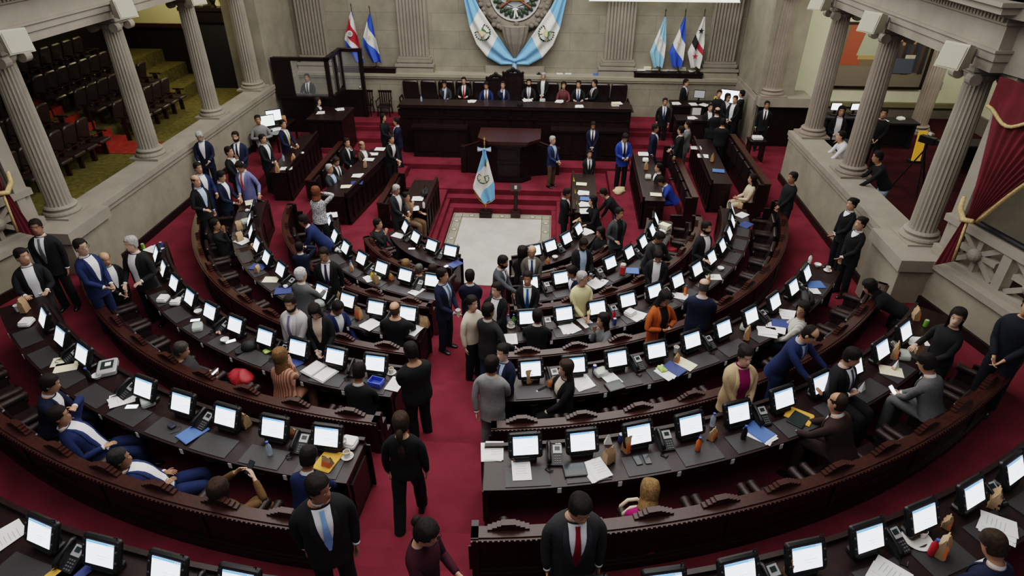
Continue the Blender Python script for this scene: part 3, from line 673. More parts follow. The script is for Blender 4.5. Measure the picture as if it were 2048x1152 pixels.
HD = [(-.030,.056,.052,.056),(-.004,.050,.074,.058),(.012,.056,.094,.070),(.034,.062,.100,.080),(.056,.067,.099,.086),(.080,.071,.098,.092),(.104,.074,.095,.096),(.124,.0755,.088,.099),(.144,.077,.095,.100),(.172,.076,.090,.100),(.198,.068,.074,.088),(.217,.048,.050,.060),(.227,.022,.022,.026)]   # height, half width, front, back
class Body:
    """skeleton frames of one posed figure"""
    def __init__(s, pose='stand', lean=0, twist=0, hyaw=0, hpitch=0, fem=False, build=1.0, seat=.45, side=0):
        s.fem = fem; s.bw = build*(.97 if fem else 1.06); s.pose = pose
        s.zp = .93 if pose in ('stand', 'walk') else seat+.115
        L = RAD(lean); S = RAD(side); s.P = Vector((0, 0, s.zp))
        s.up = Vector((sin(S), sin(L), cos(L))).normalized(); T = RAD(twist)
        s.X0 = Vector((1,0,0)); fx = Matrix.Rotation(T, 3, s.up)
        ax = (Vector((1,0,0))-s.up*s.up.x).normalized(); s.ax = fx @ ax; s.ay = s.up.cross(s.ax)
        s.nk = s.P+s.up*.53
        hp = Matrix.Rotation(RAD(hyaw), 3, 'Z') @ Matrix.Rotation(-RAD(hpitch), 3, 'X')
        base = Matrix((s.ax, s.ay, s.up)).transposed()
        # the head stays fairly upright whatever the lean
        upr = Matrix((s.ax, Vector((0,0,1)).cross(s.ax), Vector((0,0,1)))).transposed()
        s.H = (upr @ hp)*1.07
        s.hc = s.nk+s.up*.022+(s.H @ Vector((0,.012,.032)))
    def sh(s, sx): return s.P+s.up*.432+s.ax*(sx*.184*s.bw)-s.ay*.006
    def surf(s, t, th, d=0.0, w=1.0):
        a, b, y = lerp_ring(t); a *= s.bw*w; b *= s.bw*w
        if s.fem and t < .1: a *= 1.1
        if s.fem and .25 < t < .4: b *= 1.12
        return s.P+s.up*t+s.ay*y+s.ax*(a+d)*sin(th)+s.ay*(b+d)*cos(th)

def limb_rings(mb, pts, rad, n, close=True, ref=Vector((0,1,0))):
    out = []
    for k, p in enumerate(pts):
        t = (pts[min(k+1, len(pts)-1)]-pts[max(k-1, 0)]).normalized()
        u = t.cross(ref)
        if u.length < .15: u = t.cross(Vector((1,0,0)))
        u.normalize(); w = t.cross(u); r = rad[k]; ra, rb = r if isinstance(r, tuple) else (r, r); o = len(mb.v)
        for i in range(n):
            a = 2*pi*i/n; mb.v.append(tuple(p+u*(ra*cos(a))+w*(rb*sin(a))))
        out.append(list(range(o, o+n)))
    return out
def skin_rings(mb, rings, mi):
    for A, B in zip(rings, rings[1:]):
        n = len(A)
        for i in range(n): mb.f.append((A[i], A[(i+1) % n], B[(i+1) % n], B[i])); mb.m.append(mi)
def bridge(mb, loop, ring, mi, fl=1):
    n = len(loop); V = [Vector(p) for p in mb.v]; best = None
    for o in range(n):
        d = sum((V[loop[i]]-V[ring[(fl*i+o) % n]]).length_squared for i in range(n))
        if best is None or d < best[0]: best = (d, o)
    o = best[1]
    for i in range(n):
        a, b2 = loop[i], loop[(i+1) % n]; c, e = ring[(fl*(i+1)+o) % n], ring[(fl*i+o) % n]
        mb.f.append((a, b2, c, e) if fl > 0 else (b2, a, e, c)); mb.m.append(mi)

def arm_path(B, sx, hand, pole=None):
    S = B.sh(sx); l1, l2 = .285*1.0, .255; d = hand-S; L = min(d.length, l1+l2-.004); dn = d.normalized(); Hd = S+dn*L
    a = (l1*l1-l2*l2+L*L)/(2*L); h = sqrt(max(0, l1*l1-a*a))
    pl = pole or Vector((sx*.55, -.45, -1.0)); pl = pl-dn*pl.dot(dn)
    if pl.length < .05: pl = Vector((sx, 0, 0))
    E = S+dn*a+pl.normalized()*h
    return S, E, Hd
ARM = {'down':(.225,.04,-.545), 'downb':(.20,-.10,-.53), 'front':(.055,.30,-.30), 'low':(.05,.26,-.42), 'clasp':(.025,.20,-.475), 'cross':(.065,.195,-.25), 'desk':(.14,.40,-.215), 'deskw':(.26,.36,-.22),
       'reach':(.22,.50,-.22), 'face':(.03,.165,.075), 'ear':(.115,.06,.10), 'chin':(.02,.19,.03), 'lap':(.11,.33,-.40), 'hip':(.26,.06,-.40), 'mid':(.12,.30,-.38), 'up':(.13,.34,.12), 'side':(.42,.16,-.40), 'back':(.05,-.16,-.42), 'rest':(.20,.28,-.30), 'head':(.12,.10,.22)}
def hand_pos(B, sx, key):
    v = ARM[key] if isinstance(key, str) else key
    mid = B.P+B.up*.432; return mid+B.ax*(sx*v[0])+B.ay*v[1]+Vector((0,0,v[2]))
def fingers(mb, Hd, d, nrm, sx, curl, mi):
    s = d.cross(nrm).normalized()
    for k, (o, l) in enumerate(((-.030,.058),(-.010,.070),(.011,.074),(.031,.066))):
        p = Hd+d*.082+s*o; pts = [p-d*.02, p]; dd = d.copy()
        for j in range(3):
            c = curl*(.55+.25*j); dd = (dd*cos(c)+nrm*sin(c)).normalized(); nn = nrm; p = p+dd*l*(.42,.32,.26)[j]; pts.append(p)
        mb.tube(pts, [.0085,.0095,.009,.0082,.0062], 6, mi)
    p = Hd+d*.022+s*.030; q = p+(d*.55+s*.75).normalized()*.038; e = q+(d*.85+s*.15+nrm*.35*min(1.2, curl+.3)).normalized()*.034; mb.tube([p-s*.014, p, q, e], [.010,.0115,.010,.007], 6, mi)

def torso_rings(mb, B, ts, off, mi, w=1.0, topcap=False):
    out = []
    for t in ts:
        o = len(mb.v)
        for i in range(NS): mb.v.append(tuple(B.surf(t, 2*pi*i/NS, off[t] if isinstance(off, dict) else off, w)))
        out.append(list(range(o, o+NS)))
    return out
def torso_skin(mb, rings, mi, hole=None):
    for r, (A, C) in enumerate(zip(rings, rings[1:])):
        for i in range(NS):
            if hole is not None and r in (hole, hole+1) and i in (3, 4, 11, 12): continue
            mb.f.append((A[i], C[i], C[(i+1) % NS], A[(i+1) % NS])); mb.m.append(mi)
def hole_loop(rings, h, s):
    a = 3 if s > 0 else 11; A, M, T = rings[h], rings[h+1], rings[h+2]
    return [A[a], A[a+1], A[a+2], M[a+2], T[a+2], T[a+1], T[a], M[a]]

def leg_points(B, sx, stance):
    hip = B.P+Vector((sx*.092, 0, -.05))
    if B.pose == 'stand': kn = Vector((sx*(.10+stance*.3), .015, .49)); an = Vector((sx*(.105+stance*.5), -.02, .085)); td = Vector((sx*.12, 1, 0))
    elif B.pose == 'walk':
        f = sx; kn = Vector((sx*.10, .13*f+.02, .49)); an = Vector((sx*.10, .24*f-.06, .09 if f > 0 else .12)); td = Vector((sx*.06, 1, 0))
    else:
        hip = B.P+Vector((sx*.092, .03, -.02)); kn = Vector((sx*(.11+stance), .44, B.zp-.04)); an = Vector((sx*(.12+stance*.6), .42, .085)); td = Vector((sx*.1, 1, 0))
    return hip, kn, an, td.normalized()
def leg_rings(mb, hip, kn, an, add, n=10, flare=0.0, end=True):
    a = (kn-hip); b = (an-kn)
    pts = [hip+a*.22, hip+a*.55, kn-a*.10, kn, kn+b*.10, kn+b*.35, kn+b*.75, an+b.normalized()*(0.02 if end else -.0)]
    r = [.086,.076,.062,.060,.058,.058,.044,.042]
    return limb_rings(mb, pts, [(q+add+flare*k/7) for k, q in enumerate(r)], n, ref=Vector((0,1,.3)))
def leg_loops(R0, crotch):
    return {1:[R0[i] for i in range(0, 9)]+[crotch], -1:[R0[i % NS] for i in range(8, 17)]+[crotch]}

def person(x, y, z, face, label, pose='stand', arms=('down','down'), suit=(.012,.012,.015), shirt=(.75,.75,.77), tie=None, top='suit', hair='short', hc=(.012,.009,.008), skin=(.40,.215,.135),
           lean=0, hyaw=0, hpitch=0, twist=0, side=0, scale=1.0, fem=False, build=1.0, pants=None, seat=.45, stance=0.0, glasses=False, beard=False, curl=.45, sm=None, sleeve=True, group=None, vneck=None, open_=0, roll=0, held=None):
    B = Body(pose, lean, twist, hyaw, hpitch, fem, build, seat, side); sk = skinm(skin)
    # ---- body: one continuous surface from the ankles to the crown
    mb = MB(); ts = [r[0] for r in TR]; R = torso_rings(mb, B, ts, -.004, 0)
    H = []
    for h, w, f, k in [(-.075,.060,.058,.060)]+HD:
        o = len(mb.v)
        for i in range(NS):
            t = 2*pi*i/NS; c = cos(t); sxx = sin(t); yy = (f if c > 0 else k)*c; xx = w*sxx*(1.0 if fem is False else .96)
            if h > 0 and c > .05: yy *= 1-.10*abs(sxx)**2
            if i == 0:
                if abs(h-.080) < .001: yy += .030
                elif abs(h-.104) < .001: yy += .018
                elif abs(h-.124) < .001: yy += .006
                elif abs(h-.056) < .001: yy += .005
            if i in (1, 15) and abs(h-.124) < .001: yy -= .006
            if h < -.05: p = B.nk+B.up*.020+B.ax*xx+B.ay*(yy-.008)
            else: p = B.hc+B.H @ Vector((xx, yy-.006, h))
            mb.v.append(tuple(p))
        H.append(list(range(o, o+NS)))
    rings = R+H; torso_skin(mb, rings, 0, 5)
    o = len(mb.v); mb.v.append(tuple(B.hc+B.H @ Vector((0,0,.229)))); A = H[-1]
    for i in range(NS): mb.f.append((A[i], o, A[(i+1) % NS])); mb.m.append(0)
    arms_p = {}
    for sx, key in ((1, arms[0]), (-1, arms[1])):
        hp = hand_pos(B, sx, key); S, E, Hd = arm_path(B, sx, hp, Vector((sx*.9,-.2,-.7)) if key in ('cross','hip','head','ear','up') else None); arms_p[sx] = (S, E, Hd)
        a, b2 = E-S, Hd-E; dn = b2.normalized()
        if key in ('desk','deskw','lap','reach','rest','side'): nrm = Vector((0,0,-1))
        elif key in ('down','downb','walk'): nrm = Vector((-sx,.2,0))
        else: nrm = (Vector((-sx*.8,.1,.35)))
        nrm = (nrm-dn*nrm.dot(dn)).normalized(); sd = dn.cross(nrm)
        AR = limb_rings(mb, [S+a*.25, S+a*.55, E-a*.1, E, E+b2*.12, E+b2*.5, Hd-b2*.06], [.047,.044,.038,.037,.038,.034,.026], 8, ref=Vector((0,1,.2)))
        # palm
        o = len(mb.v)
        hand = []
        for q, ra, rb in ((.005,.027,.021),(.03,.038,.016),(.06,.042,.0145),(.088,.040,.012),(.094,.030,.006)):
            oo = len(mb.v)
            for i in range(8):
                an_ = 2*pi*i/8; mb.v.append(tuple(Hd+dn*q+sd*(ra*cos(an_))-nrm*(rb*sin(an_))))
            hand.append(list(range(oo, oo+8)))
        skin_rings(mb, AR, 0); bridge(mb, hole_loop(R, 5, sx), AR[0], 0, -1); bridge(mb, AR[-1], hand[0], 0); skin_rings(mb, hand, 0); mb.f.append(tuple(hand[-1])); mb.m.append(0)
        fingers(mb, Hd, dn, nrm, sx, curl if key not in ('desk','deskw','reach') else .18, 0)
    o = len(mb.v); mb.v.append(tuple(B.P+B.up*-.15)); loops = leg_loops(R[0], o); legs = {}
    for sx in (1, -1):
        legs[sx] = leg_points(B, sx, stance); LR = leg_rings(mb, *legs[sx][:3], -.004); skin_rings(mb, LR, 0); bridge(mb, loops[sx], LR[0], 0); mb.f.append(tuple(LR[-1])); mb.m.append(0)
    # face
    Hm = B.H; hx = lambda a, b_, c: B.hc+Hm @ Vector((a, b_, c))
    for sx in (1, -1):
        mb.ball(hx(sx*.031,.081,.122), (.0125,.006,.0065), 8, 5, 1, Hm); mb.ball(hx(sx*.031,.0855,.1225), (.0070,.0035,.0066), 6, 4, 2, Hm)
        mb.add([hx(sx*.013,.096,.139), hx(sx*.032,.094,.1435), hx(sx*.052,.080,.137), hx(sx*.052,.078,.142), hx(sx*.032,.0945,.1495), hx(sx*.013,.096,.146)], [(0,1,4,5),(1,2,3,4)] if sx > 0 else [(5,4,1,0),(4,3,2,1)], 4)
        mb.ball(hx(sx*.078,-.008,.108), (.010,.020,.031), 8, 6, 0, Hm)
    mb.add([hx(-.024,.094,.052), hx(0,.1045,.0495), hx(.024,.094,.052), hx(.024,.094,.057), hx(0,.105,.0605), hx(-.024,.094,.057)], [(0,1,4,5),(1,2,3,4)], 3)
    hm = hairm(hc)
    if held:
        kind, hl, hw = held; a = RAD(face+180); c = (arms_p[1][2]+arms_p[-1][2])/2 if hw == 'both' else arms_p[1 if hw == 'r' else -1][2]; c = (c+B.ay*.085+Vector((0,0,.035)))*scale
        h = it(kind, x+c.x*cos(a)-c.y*sin(a), y+c.x*sin(a)+c.y*cos(a), z+c.z-(.04 if kind == 'cup' else 0), a, hl)
        if kind != 'cup': h.rotation_euler = (RAD(40), 0, a)
    root = mb.build('person', [sk, EYEW, EYE, LIP, hm], None, True, (x, y, z), RAD(face+180)); root.scale = (scale,)*3
    q = root.modifiers.new('sub', 'SUBSURF'); q.levels = 1; q.render_levels = 1
    tag(root, label, 'person', group)
    # ---- hair
    def hp_(h, i, d):
        for k in range(len(HD)-1):
            if HD[k][0] <= h <= HD[k+1][0]:
                f = (h-HD[k][0])/(HD[k+1][0]-HD[k][0]); w, fr, bk = [HD[k][j]*(1-f)+HD[k+1][j]*f for j in (1,2,3)]; break
        else: w, fr, bk = HD[-1][1:]
        t = 2*pi*i/NS; c = cos(t); return hx((w+d)*sin(t), ((fr if c > 0 else bk)+d)*c-.006, h+(d*.8 if h > .19 else 0))
    hs = [.045,.07,.095,.12,.145,.170,.190,.205,.217,.225]
    if hair != 'none':
        g = MB(); th = {'short':.013,'bald':.007,'thin':.007,'long':.02,'bun':.014,'pony':.014,'bob':.022,'curly':.035}.get(hair, .013); idx = {}
        for j, h in enumerate(hs):
            for i in range(NS): idx[j, i] = len(g.v); g.v.append(tuple(hp_(h, i, th*(1.15 if (i*7+j*3) % 5 == 0 else 1))))
        crown = len(g.v); g.v.append(tuple(hx(0,-.006,.229+th)))
        for j in range(len(hs)):
            for i in range(NS):
                m = min(i+.5, NS-i-.5)*360/NS; h = (hs[j]+hs[min(j+1, len(hs)-1)])/2
                lim = .182 if m < 45 else (.145 if m < 62 else (.112 if m < 100 else .045))
                if hair in ('long','bob','curly') and m > 75: lim = .0
                if h < lim or (hair == 'bald' and h > .165) or (hair == 'thin' and h > .165 and m < 90): continue
                if j == len(hs)-1:
                    if hair != 'bald': g.f.append((idx[j,i], crown, idx[j,(i+1) % NS])); g.m.append(0)
                else: g.f.append((idx[j,i], idx[j+1,i], idx[j+1,(i+1) % NS], idx[j,(i+1) % NS])); g.m.append(0)
        if hair in ('long','curly','bob'):
            Ln = .30 if hair == 'long' else (.22 if hair == 'curly' else .12)
            for i in range(5, 12):
                pass
            rows = []
            for r in range(6):
                q = r/5; o = len(g.v)
                for i in range(4, 13):
                    t = 2*pi*i/NS; wv = .004*sin(3*r+i*2)
                    p = hx((.086+.018*q+wv)*sin(t), (.105+.028*q)*cos(t)-.006 if i not in (4, 12) else .012, .06-Ln*q)
                    if q > .3: p = p-B.ay*.018*q
                    g.v.append(tuple(p))
                rows.append(list(range(o, o+9)))
            for A, C in zip(rows, rows[1:]):
                for i in range(8): g.f.append((A[i], A[i+1], C[i+1], C[i])); g.m.append(0)
            o = len(g.v)
            for i in range(9): g.v.append(tuple(Vector(g.v[rows[-1][i]])+B.ay*.05+Vector((0,0,.02))))
            for i in range(8): g.f.append((rows[-1][i], rows[-1][i+1], o+i+1, o+i)); g.m.append(0)
        if hair == 'bun': g.ball(hx(0,-.115,.16), (.048,.042,.048), 10, 8, 0, Hm)
        if hair == 'pony':
            pts = [hx(0,-.10,.12), hx(0,-.15,.10), hx(.005,-.165,.02), hx(-.005,-.165,-.10), hx(.01,-.155,-.22), hx(0,-.15,-.33)]; g.tube(pts, [.03,.045,.05,.052,.042,.015], 8)
        g.build('hair', hm, root, True, sub=1)
    if beard:
        g = MB(); ix = {}; hb = [.000,.018,.036,.050,.066,.085]
        for j, h in enumerate(hb):
            for i in range(-4, 5): ix[j, i] = len(g.v); g.v.append(tuple(hp_(h, i, .006)))
        for j in range(5):
            for i in range(-4, 4):
                if (j >= 4 and abs(i+.5) < 2.6) or (j == 3 and abs(i+.5) < 1): continue
                g.f.append((ix[j,i], ix[j+1,i], ix[j+1,i+1], ix[j,i+1])); g.m.append(0)
        g.add([hx(-.03,.103,.064), hx(0,.116,.066), hx(.03,.103,.064), hx(.026,.104,.073), hx(0,.117,.076), hx(-.026,.104,.073)], [(0,1,4,5),(1,2,3,4)])
        g.build('beard', hm, root, True)
    if glasses:
        g = MB()
        for sx in (1, -1):
            c = hx(sx*.032,.103,.12); pts = [c+Hm @ Vector((.024*cos(k*pi/5), 0, .017*sin(k*pi/5))) for k in range(11)]; g.tube(pts, .0028, 5)
            g.tube([hx(sx*.055,.10,.125), hx(sx*.078,.06,.125), hx(sx*.082,-.01,.122)], .0025, 5)
        g.tube([hx(-.01,.106,.124), hx(.01,.106,.124)], .0028, 5); g.build('glasses', BLACK, root)
    # ---- clothes
    pc = cloth(pants) if pants else cloth(tuple(c*.85 for c in suit)); mt = sm or cloth(suit)
    g = MB(); tt = [-.10,0,.09,.16]; RR = torso_rings(g, B, tt, .008, 0); torso_skin(g, RR, 0)
    o = len(g.v); g.v.append(tuple(B.P+B.up*-.165)); lo = leg_loops(RR[0], o)
    for sx in (1, -1):
        LR = leg_rings(g, *legs[sx][:3], .014, flare=.016, end=False); skin_rings(g, LR, 0); bridge(g, lo[sx], LR[0], 0)
    g.build('trousers', pc, root, True, sub=1)
    for sx in (1, -1):
        hip, kn, an, td = legs[sx]; g = MB(); c = an+Vector((0,0,-.085)); sd = Vector((td.y, -td.x, 0)); rr = []
        for yq, w, h in ((-.085,.028,.045),(-.07,.036,.075),(-.01,.038,.085),(.06,.042,.062),(.12,.044,.045),(.165,.034,.036),(.185,.014,.028)):
            o = len(g.v)
            for qx, qz in ((-1,0),(1,0),(1,.6),(.6,1),(-.6,1),(-1,.6)): g.v.append(tuple(c+td*yq+sd*(w*qx)+Vector((0,0,max(0,h*qz)))))
            rr.append(list(range(o, o+6)))
        skin_rings(g, rr, 0); g.f += [tuple(rr[0]), tuple(rr[-1])]; g.m += [0,0]; g.build('shoe', SHOE, root, True, autos=50)
    sit = pose not in ('stand','walk')
    jt = ([-.05] if sit else [-.19,-.10])+[0,.09,.19,.28,.375,.425,.470,.502,.530]
    if top in ('plain',): jt = [-.07 if not sit else -.04,0,.09,.19,.28,.375,.425,.470,.502,.530]
    off = {t:.018 for t in jt}; off[jt[0]] = .030 if top != 'plain' else .02; off[.09] = .022; off[.530] = .010; off[.502] = .013; off[.470] = .016
    g = MB(); JR = torso_rings(g, B, jt, off, 0); h = len(jt)-5; torso_skin(g, JR, 0, h)
    for sx in (1, -1):
        S, E, Hd = arms_p[sx]; a, b2 = E-S, Hd-E; e = 1.0 if sleeve else .1
        k = .66 if roll else .93
        AR = limb_rings(g, [S+a*.25, S+a*.55, E-a*.12, E, E+b2*.14, E+b2*.5*k/.93, E+b2*k], [.064,.059,.053,.051,.052,.047,.040], 8, ref=Vector((0,1,.2)))
        skin_rings(g, AR, 0); bridge(g, hole_loop(JR, h, sx), AR[0], 0, -1)
        o = len(g.v)
        for i in range(8): g.v.append(tuple(Vector(g.v[AR[-1][i]])*.55+(E+b2*(k-.04))*.45))
        skin_rings(g, [AR[-1], list(range(o, o+8))], 0)
    nm = {'suit':'suit_jacket','open':'suit_jacket','plain':'top'}[top]
    g.build(nm, mt, root, True, sub=1)
    if top == 'plain':
        if vneck:
            g = MB(); g.grid(6, 5, lambda u, v: B.surf(.40+.127*v, (u-.5)*2*RAD(6+34*v), .021)); g.build('shirt', cloth(vneck), root, True)
        return root
    tb = (.09 if top == 'suit' else -.05)+open_; ttp = .526; thm = RAD(46)
    def half(t):
        f = max(0, (t-tb)/(ttp-tb)); w = .010+.056*min(1, f*1.4)**.8; aa, bb, yy = lerp_ring(t); return min(RAD(60), w/(aa*B.bw)*1.05)
    # jacket seam at the tb end widens for an open jacket
    if top == 'open':
        def half(t): aa, bb, yy = lerp_ring(t); return min(RAD(52), (.056+.012*(t > .2))/(aa*B.bw))
    g = MB(); g.grid(8, 9, lambda u, v: B.surf(tb+(ttp-tb)*v, (u-.5)*2*half(tb+(ttp-tb)*v), .0215))
    # collar
    n = 14; o = len(g.v)
    for k in range(2):
        for i in range(n):
            t = 2*pi*i/n; p = B.nk+B.up*(-.012+.050*k)+B.ax*(.072-.006*k)*sin(t)+B.ay*((.072-.006*k)*cos(t)-.012); p = p-B.up*(.020*max(0, cos(t))); g.v.append(tuple(p))
    for i in range(n): g.f.append((o+i, o+n+i, o+n+(i+1) % n, o+(i+1) % n)); g.m.append(0)
    g.build('shirt', cloth(shirt, .7), root, True)
    for sx in (1, -1):
        g = MB()
        def lp(u, v):
            t = tb+(ttp+.004-tb)*v; wv = (.018+.05*sin(pi*min(1, v*1.02))**.8*(.55+.45*v))/(lerp_ring(t)[0]*B.bw); th = half(t)-RAD(1)+wv*u; return B.surf(t, sx*th, .0235+.006*sin(pi*u))
        g.grid(3, 8, lp); g.build('lapel', cloth(tuple(c*1.25+.002 for c in suit)), root, True)
        # shirt cuff
        S, E, Hd = arms_p[sx]; b2 = Hd-E
        g = MB(); g.tube([E+b2*.90, E+b2*.985], [.034,.033], 8); g.build('shirt_cuff', cloth(shirt, .7), root, True)
    if tie:
        g = MB()
        def tp(u, v):
            t = .520+(max(tb, 0)-.02-.520)*v; w = .016 if v < .08 else .014+.024*v; aa = lerp_ring(t)[0]*B.bw; w = min(w, max(.006, half(t)*aa*1.02)); return B.surf(t, (u-.5)*2*w/aa, .027+(.006 if v < .1 else 0)+.003*(1-abs(u-.5)*2))
        g.grid(4, 12, tp); g.build('tie', cloth(tie, .5), root, True)
    return root
# ---------------------------------------------------------------- things on the desks
SCR = pmat('screen_white', (.8,.85,.9), .3, emit=(.86,.93,1.0), estr=1.15)
SCRB = pmat('screen_blue', (.1,.3,.7), .3, emit=(.12,.34,.78), estr=.9)
SCRG = pmat('screen_grey', (.5,.55,.6), .3, emit=(.50,.58,.68), estr=.8)
SILV = pmat('silver_plastic', (.42,.43,.44), .35, .2)
LCD = pmat('phone_lcd', (.02,.03,.03), .15)
BROWN = pmat('kraft_paper', (.36,.235,.13), .9, noise=.12, nscale=6, bump=.3)
ORNG = pmat('orange_print', (.62,.17,.05), .8)
BLUE = pmat('navy_folder', (.030,.052,.19), .5); BLUEL = pmat('blue_folder', (.07,.15,.42), .5)
MANI = pmat('orange_envelope', (.66,.34,.05), .7)
FOAM = pmat('white_foam', (.80,.79,.76), .45)
CLEAR = pmat('clear_plastic', (.70,.76,.70), .12, alpha=.38)
def make_monitor():
    t = thing('desk_monitor', 'x', 'monitor'); T = RAD(-27); R3 = Matrix.Rotation(T, 3, 'X'); ctr = Vector((0,0,.215))
    def tr(b): b.v = [tuple(R3 @ Vector(p)+ctr) for p in b.v]; return b
    def vert(c, d, r, mi=0, b=None):
        b = b or MB(); q = MB(); q.rbox((0,0,0), (d[0], d[2], d[1]), r, n=4); M = Matrix.Rotation(RAD(90), 3, 'X'); b.add([M @ Vector(p)+Vector(c) for p in q.v], q.f, mi); return b
    tr(vert((0,.03,0), (.385,.06,.30), .035)).build('case', BLACK, t, True, autos=40)
    b = MB(); b.add([(-.140,-.0035,-.105),(.140,-.0035,-.105),(.140,-.0035,.105),(-.140,-.0035,.105)], [(0,1,2,3)])
    sc = tr(b).build('screen', SCR, t)
    b = MB(); b.add([(-.140,-.0045,.085),(.140,-.0045,.085),(.140,-.0045,.105),(-.140,-.0045,.105)], [(0,1,2,3)], 0)
    for k, (x0, x1, z) in enumerate(((-.13,-.06,.074),(.06,.13,.074),(-.03,.10,-.02),(-.02,.05,-.045))): b.add([(x0,-.0045,z),(x1,-.0045,z),(x1,-.0045,z+.005),(x0,-.0045,z+.005)], [(0,1,2,3)], 1)
    for x in (.085,.105,.122): b.add([(x,-.005,.089),(x+.012,-.005,.089),(x+.012,-.005,.101),(x,-.005,.101)], [(0,1,2,3)], 1)
    tr(b).build('menu_bar', [SCRB, SCRG], sc)
    for sx in (-1, 1):
        b = vert((sx*.168,.0,0), (.035,.012,.22), .014); tr(b).build('side_speaker', BLACKM, t, True, autos=40)
        b = MB()
        for k in range(2): b.ball((sx*.168,-.007,.05-.1*k), (.011,.004,.011), 8, 5)
        tr(b).build('button', pmat('button_grey', (.08,.08,.085), .4), t, True)
    b = MB(); b.rbox((0,.02,.03), (.26,.15,.06), .03); b.bb(-.09,.09,.02,.09,.05,.16); b.build('stand', BLACK, t, True, autos=40)
    b = MB(); b.tube([(.13,.07,.30),(.15,.09,.36),(.155,.06,.40)], .006, 5); b.build('microphone', BLACK, t)
    return t
def make_phone():
    t = thing('desk_telephone', 'x', 'telephone')
    b = MB(); b.add([(-.09,-.11,0),(.09,-.11,0),(.09,.11,0),(-.09,.11,0),(-.09,-.11,.025),(.09,-.11,.025),(.09,.11,.13),(-.09,.11,.13)], [(3,2,1,0),(4,5,6,7),(0,1,5,4),(1,2,6,5),(2,3,7,6),(3,0,4,7)]); b.build('base', pmat('phone_grey', (.02,.021,.023), .4), t)
    sl = math.atan2(.105,.22)
    b = MB(); b.box((.035,.05,.109), (.10,.095,.012), 0, 0, sl); p = b.build('display_panel', SILV, t)
    b = MB(); b.box((.035,.055,.1185), (.058,.045,.006), 0, 0, sl); b.build('display', LCD, p)
    b = MB()
    for r in range(4):
        for c in range(3): b.box((.008+.027*c, -.02-.024*r, .0725-.0115*r), (.017,.013,.008), 0, 0, sl)
    b.build('keypad', pmat('keys_grey', (.12,.12,.13), .5), t)
    b = MB(); b.tube([(-.06,-.115,.06),(-.06,-.09,.10),(-.06,.0,.135),(-.06,.085,.165),(-.06,.115,.15)], [.026,.027,.017,.027,.026], 8); b.build('handset', BLACK, t, True)
    b = MB(); b.tube([(-.07,-.11,.03),(-.11,-.16,.012),(-.07,-.2,.012),(-.02,-.17,.012)], .006, 5); b.build('cord', BLACK, t)
    return t
mon0 = make_monitor(); first = True; NOMON = {(2,1,33.4), (5,-1,-27), (3,-1,-34.9), (1,1,16)}
def mlab(i, s, k): return '%s from the aisle on the %s half of the %s desk row' % (ORD[k], 'left' if s < 0 else 'right', ROWN[i])
for (i, s), ms in MON.items():
    for k, a in enumerate(ms):
        if (i, s, a) in NOMON: continue
        x, y = pol(RM[i], a); lab = 'black desk monitor, '+mlab(i, s, k)
        if first: mon0.location = (x, y, F[i]+HT); mon0.rotation_euler = (0,0,RAD(a)); mon0['label'] = lab; mon0['group'] = 'monitors on the curved desks'; first = False
        else: dup(mon0, (x, y, F[i]+HT), RAD(a+random.uniform(-3,3)), lab)
ph0 = make_phone(); first = True
for (i, s), ms in MON.items():
    for k in range(0, len(ms)-1, 2):
        a = (ms[k]+ms[k+1])/2
        if (i, s) in ((1,1),) and k == 0: continue
        x, y = pol(RM[i]+.03, a); lab = 'dark desk telephone between the %s and %s monitors, %s half of %s row' % (ORD[k], ORD[k+1], 'left' if s < 0 else 'right', ROWN[i])
        if first: ph0.location = (x, y, F[i]+HT+.001); ph0.rotation_euler = (0,0,RAD(a)); ph0['label'] = lab; ph0['group'] = 'telephones on the curved desks'; first = False
        else: dup(ph0, (x, y, F[i]+HT+.001), RAD(a+random.uniform(-8,8)), lab)
rr = random.Random(3)
def crumple(b, amt, f=30):
    b.v = [(x+amt*sin(f*y+2*z*f+1)*.6, y+amt*sin(f*x+1.7*f*z), z if z < .004 else z+amt*.5*sin(f*(x+y))) for x, y, z in b.v]; return b
def it_bag(h=.22, w=.13, d=.085, orange=True):
    b = MB(); N = 16; rings = ((0,1,1),(.15,1.02,1.0),(.5,1,.95),(.72,.97,.72),(.86,.95,.40),(1.0,.90,.12)); prev = None
    vs = []; fs = []
    for q, (zz, wx, wy) in enumerate(rings):
        for k in range(N):
            a = 2*pi*k/N; c, s_ = cos(a), sin(a); e = max(abs(c), abs(s_)); vs.append((w/2*wx*c/e+.006*sin(7*a+q*2), d/2*wy*s_/e+.006*cos(5*a+q*3), h*zz+(.012*sin(3*a) if q == 5 else 0)))
    for q in range(len(rings)-1): fs += [(q*N+k, q*N+(k+1) % N, (q+1)*N+(k+1) % N, (q+1)*N+k) for k in range(N)]
    fs += [tuple(range(N))[::-1], tuple(range((len(rings)-1)*N, len(rings)*N))]
    mi = [1 if (orange and f[0]//N in (1,2) and 9 <= f[0] % N <= 14) else 0 for f in fs]
    b.v = vs; b.f = fs; b.m = mi; return b, [BROWN, ORNG]
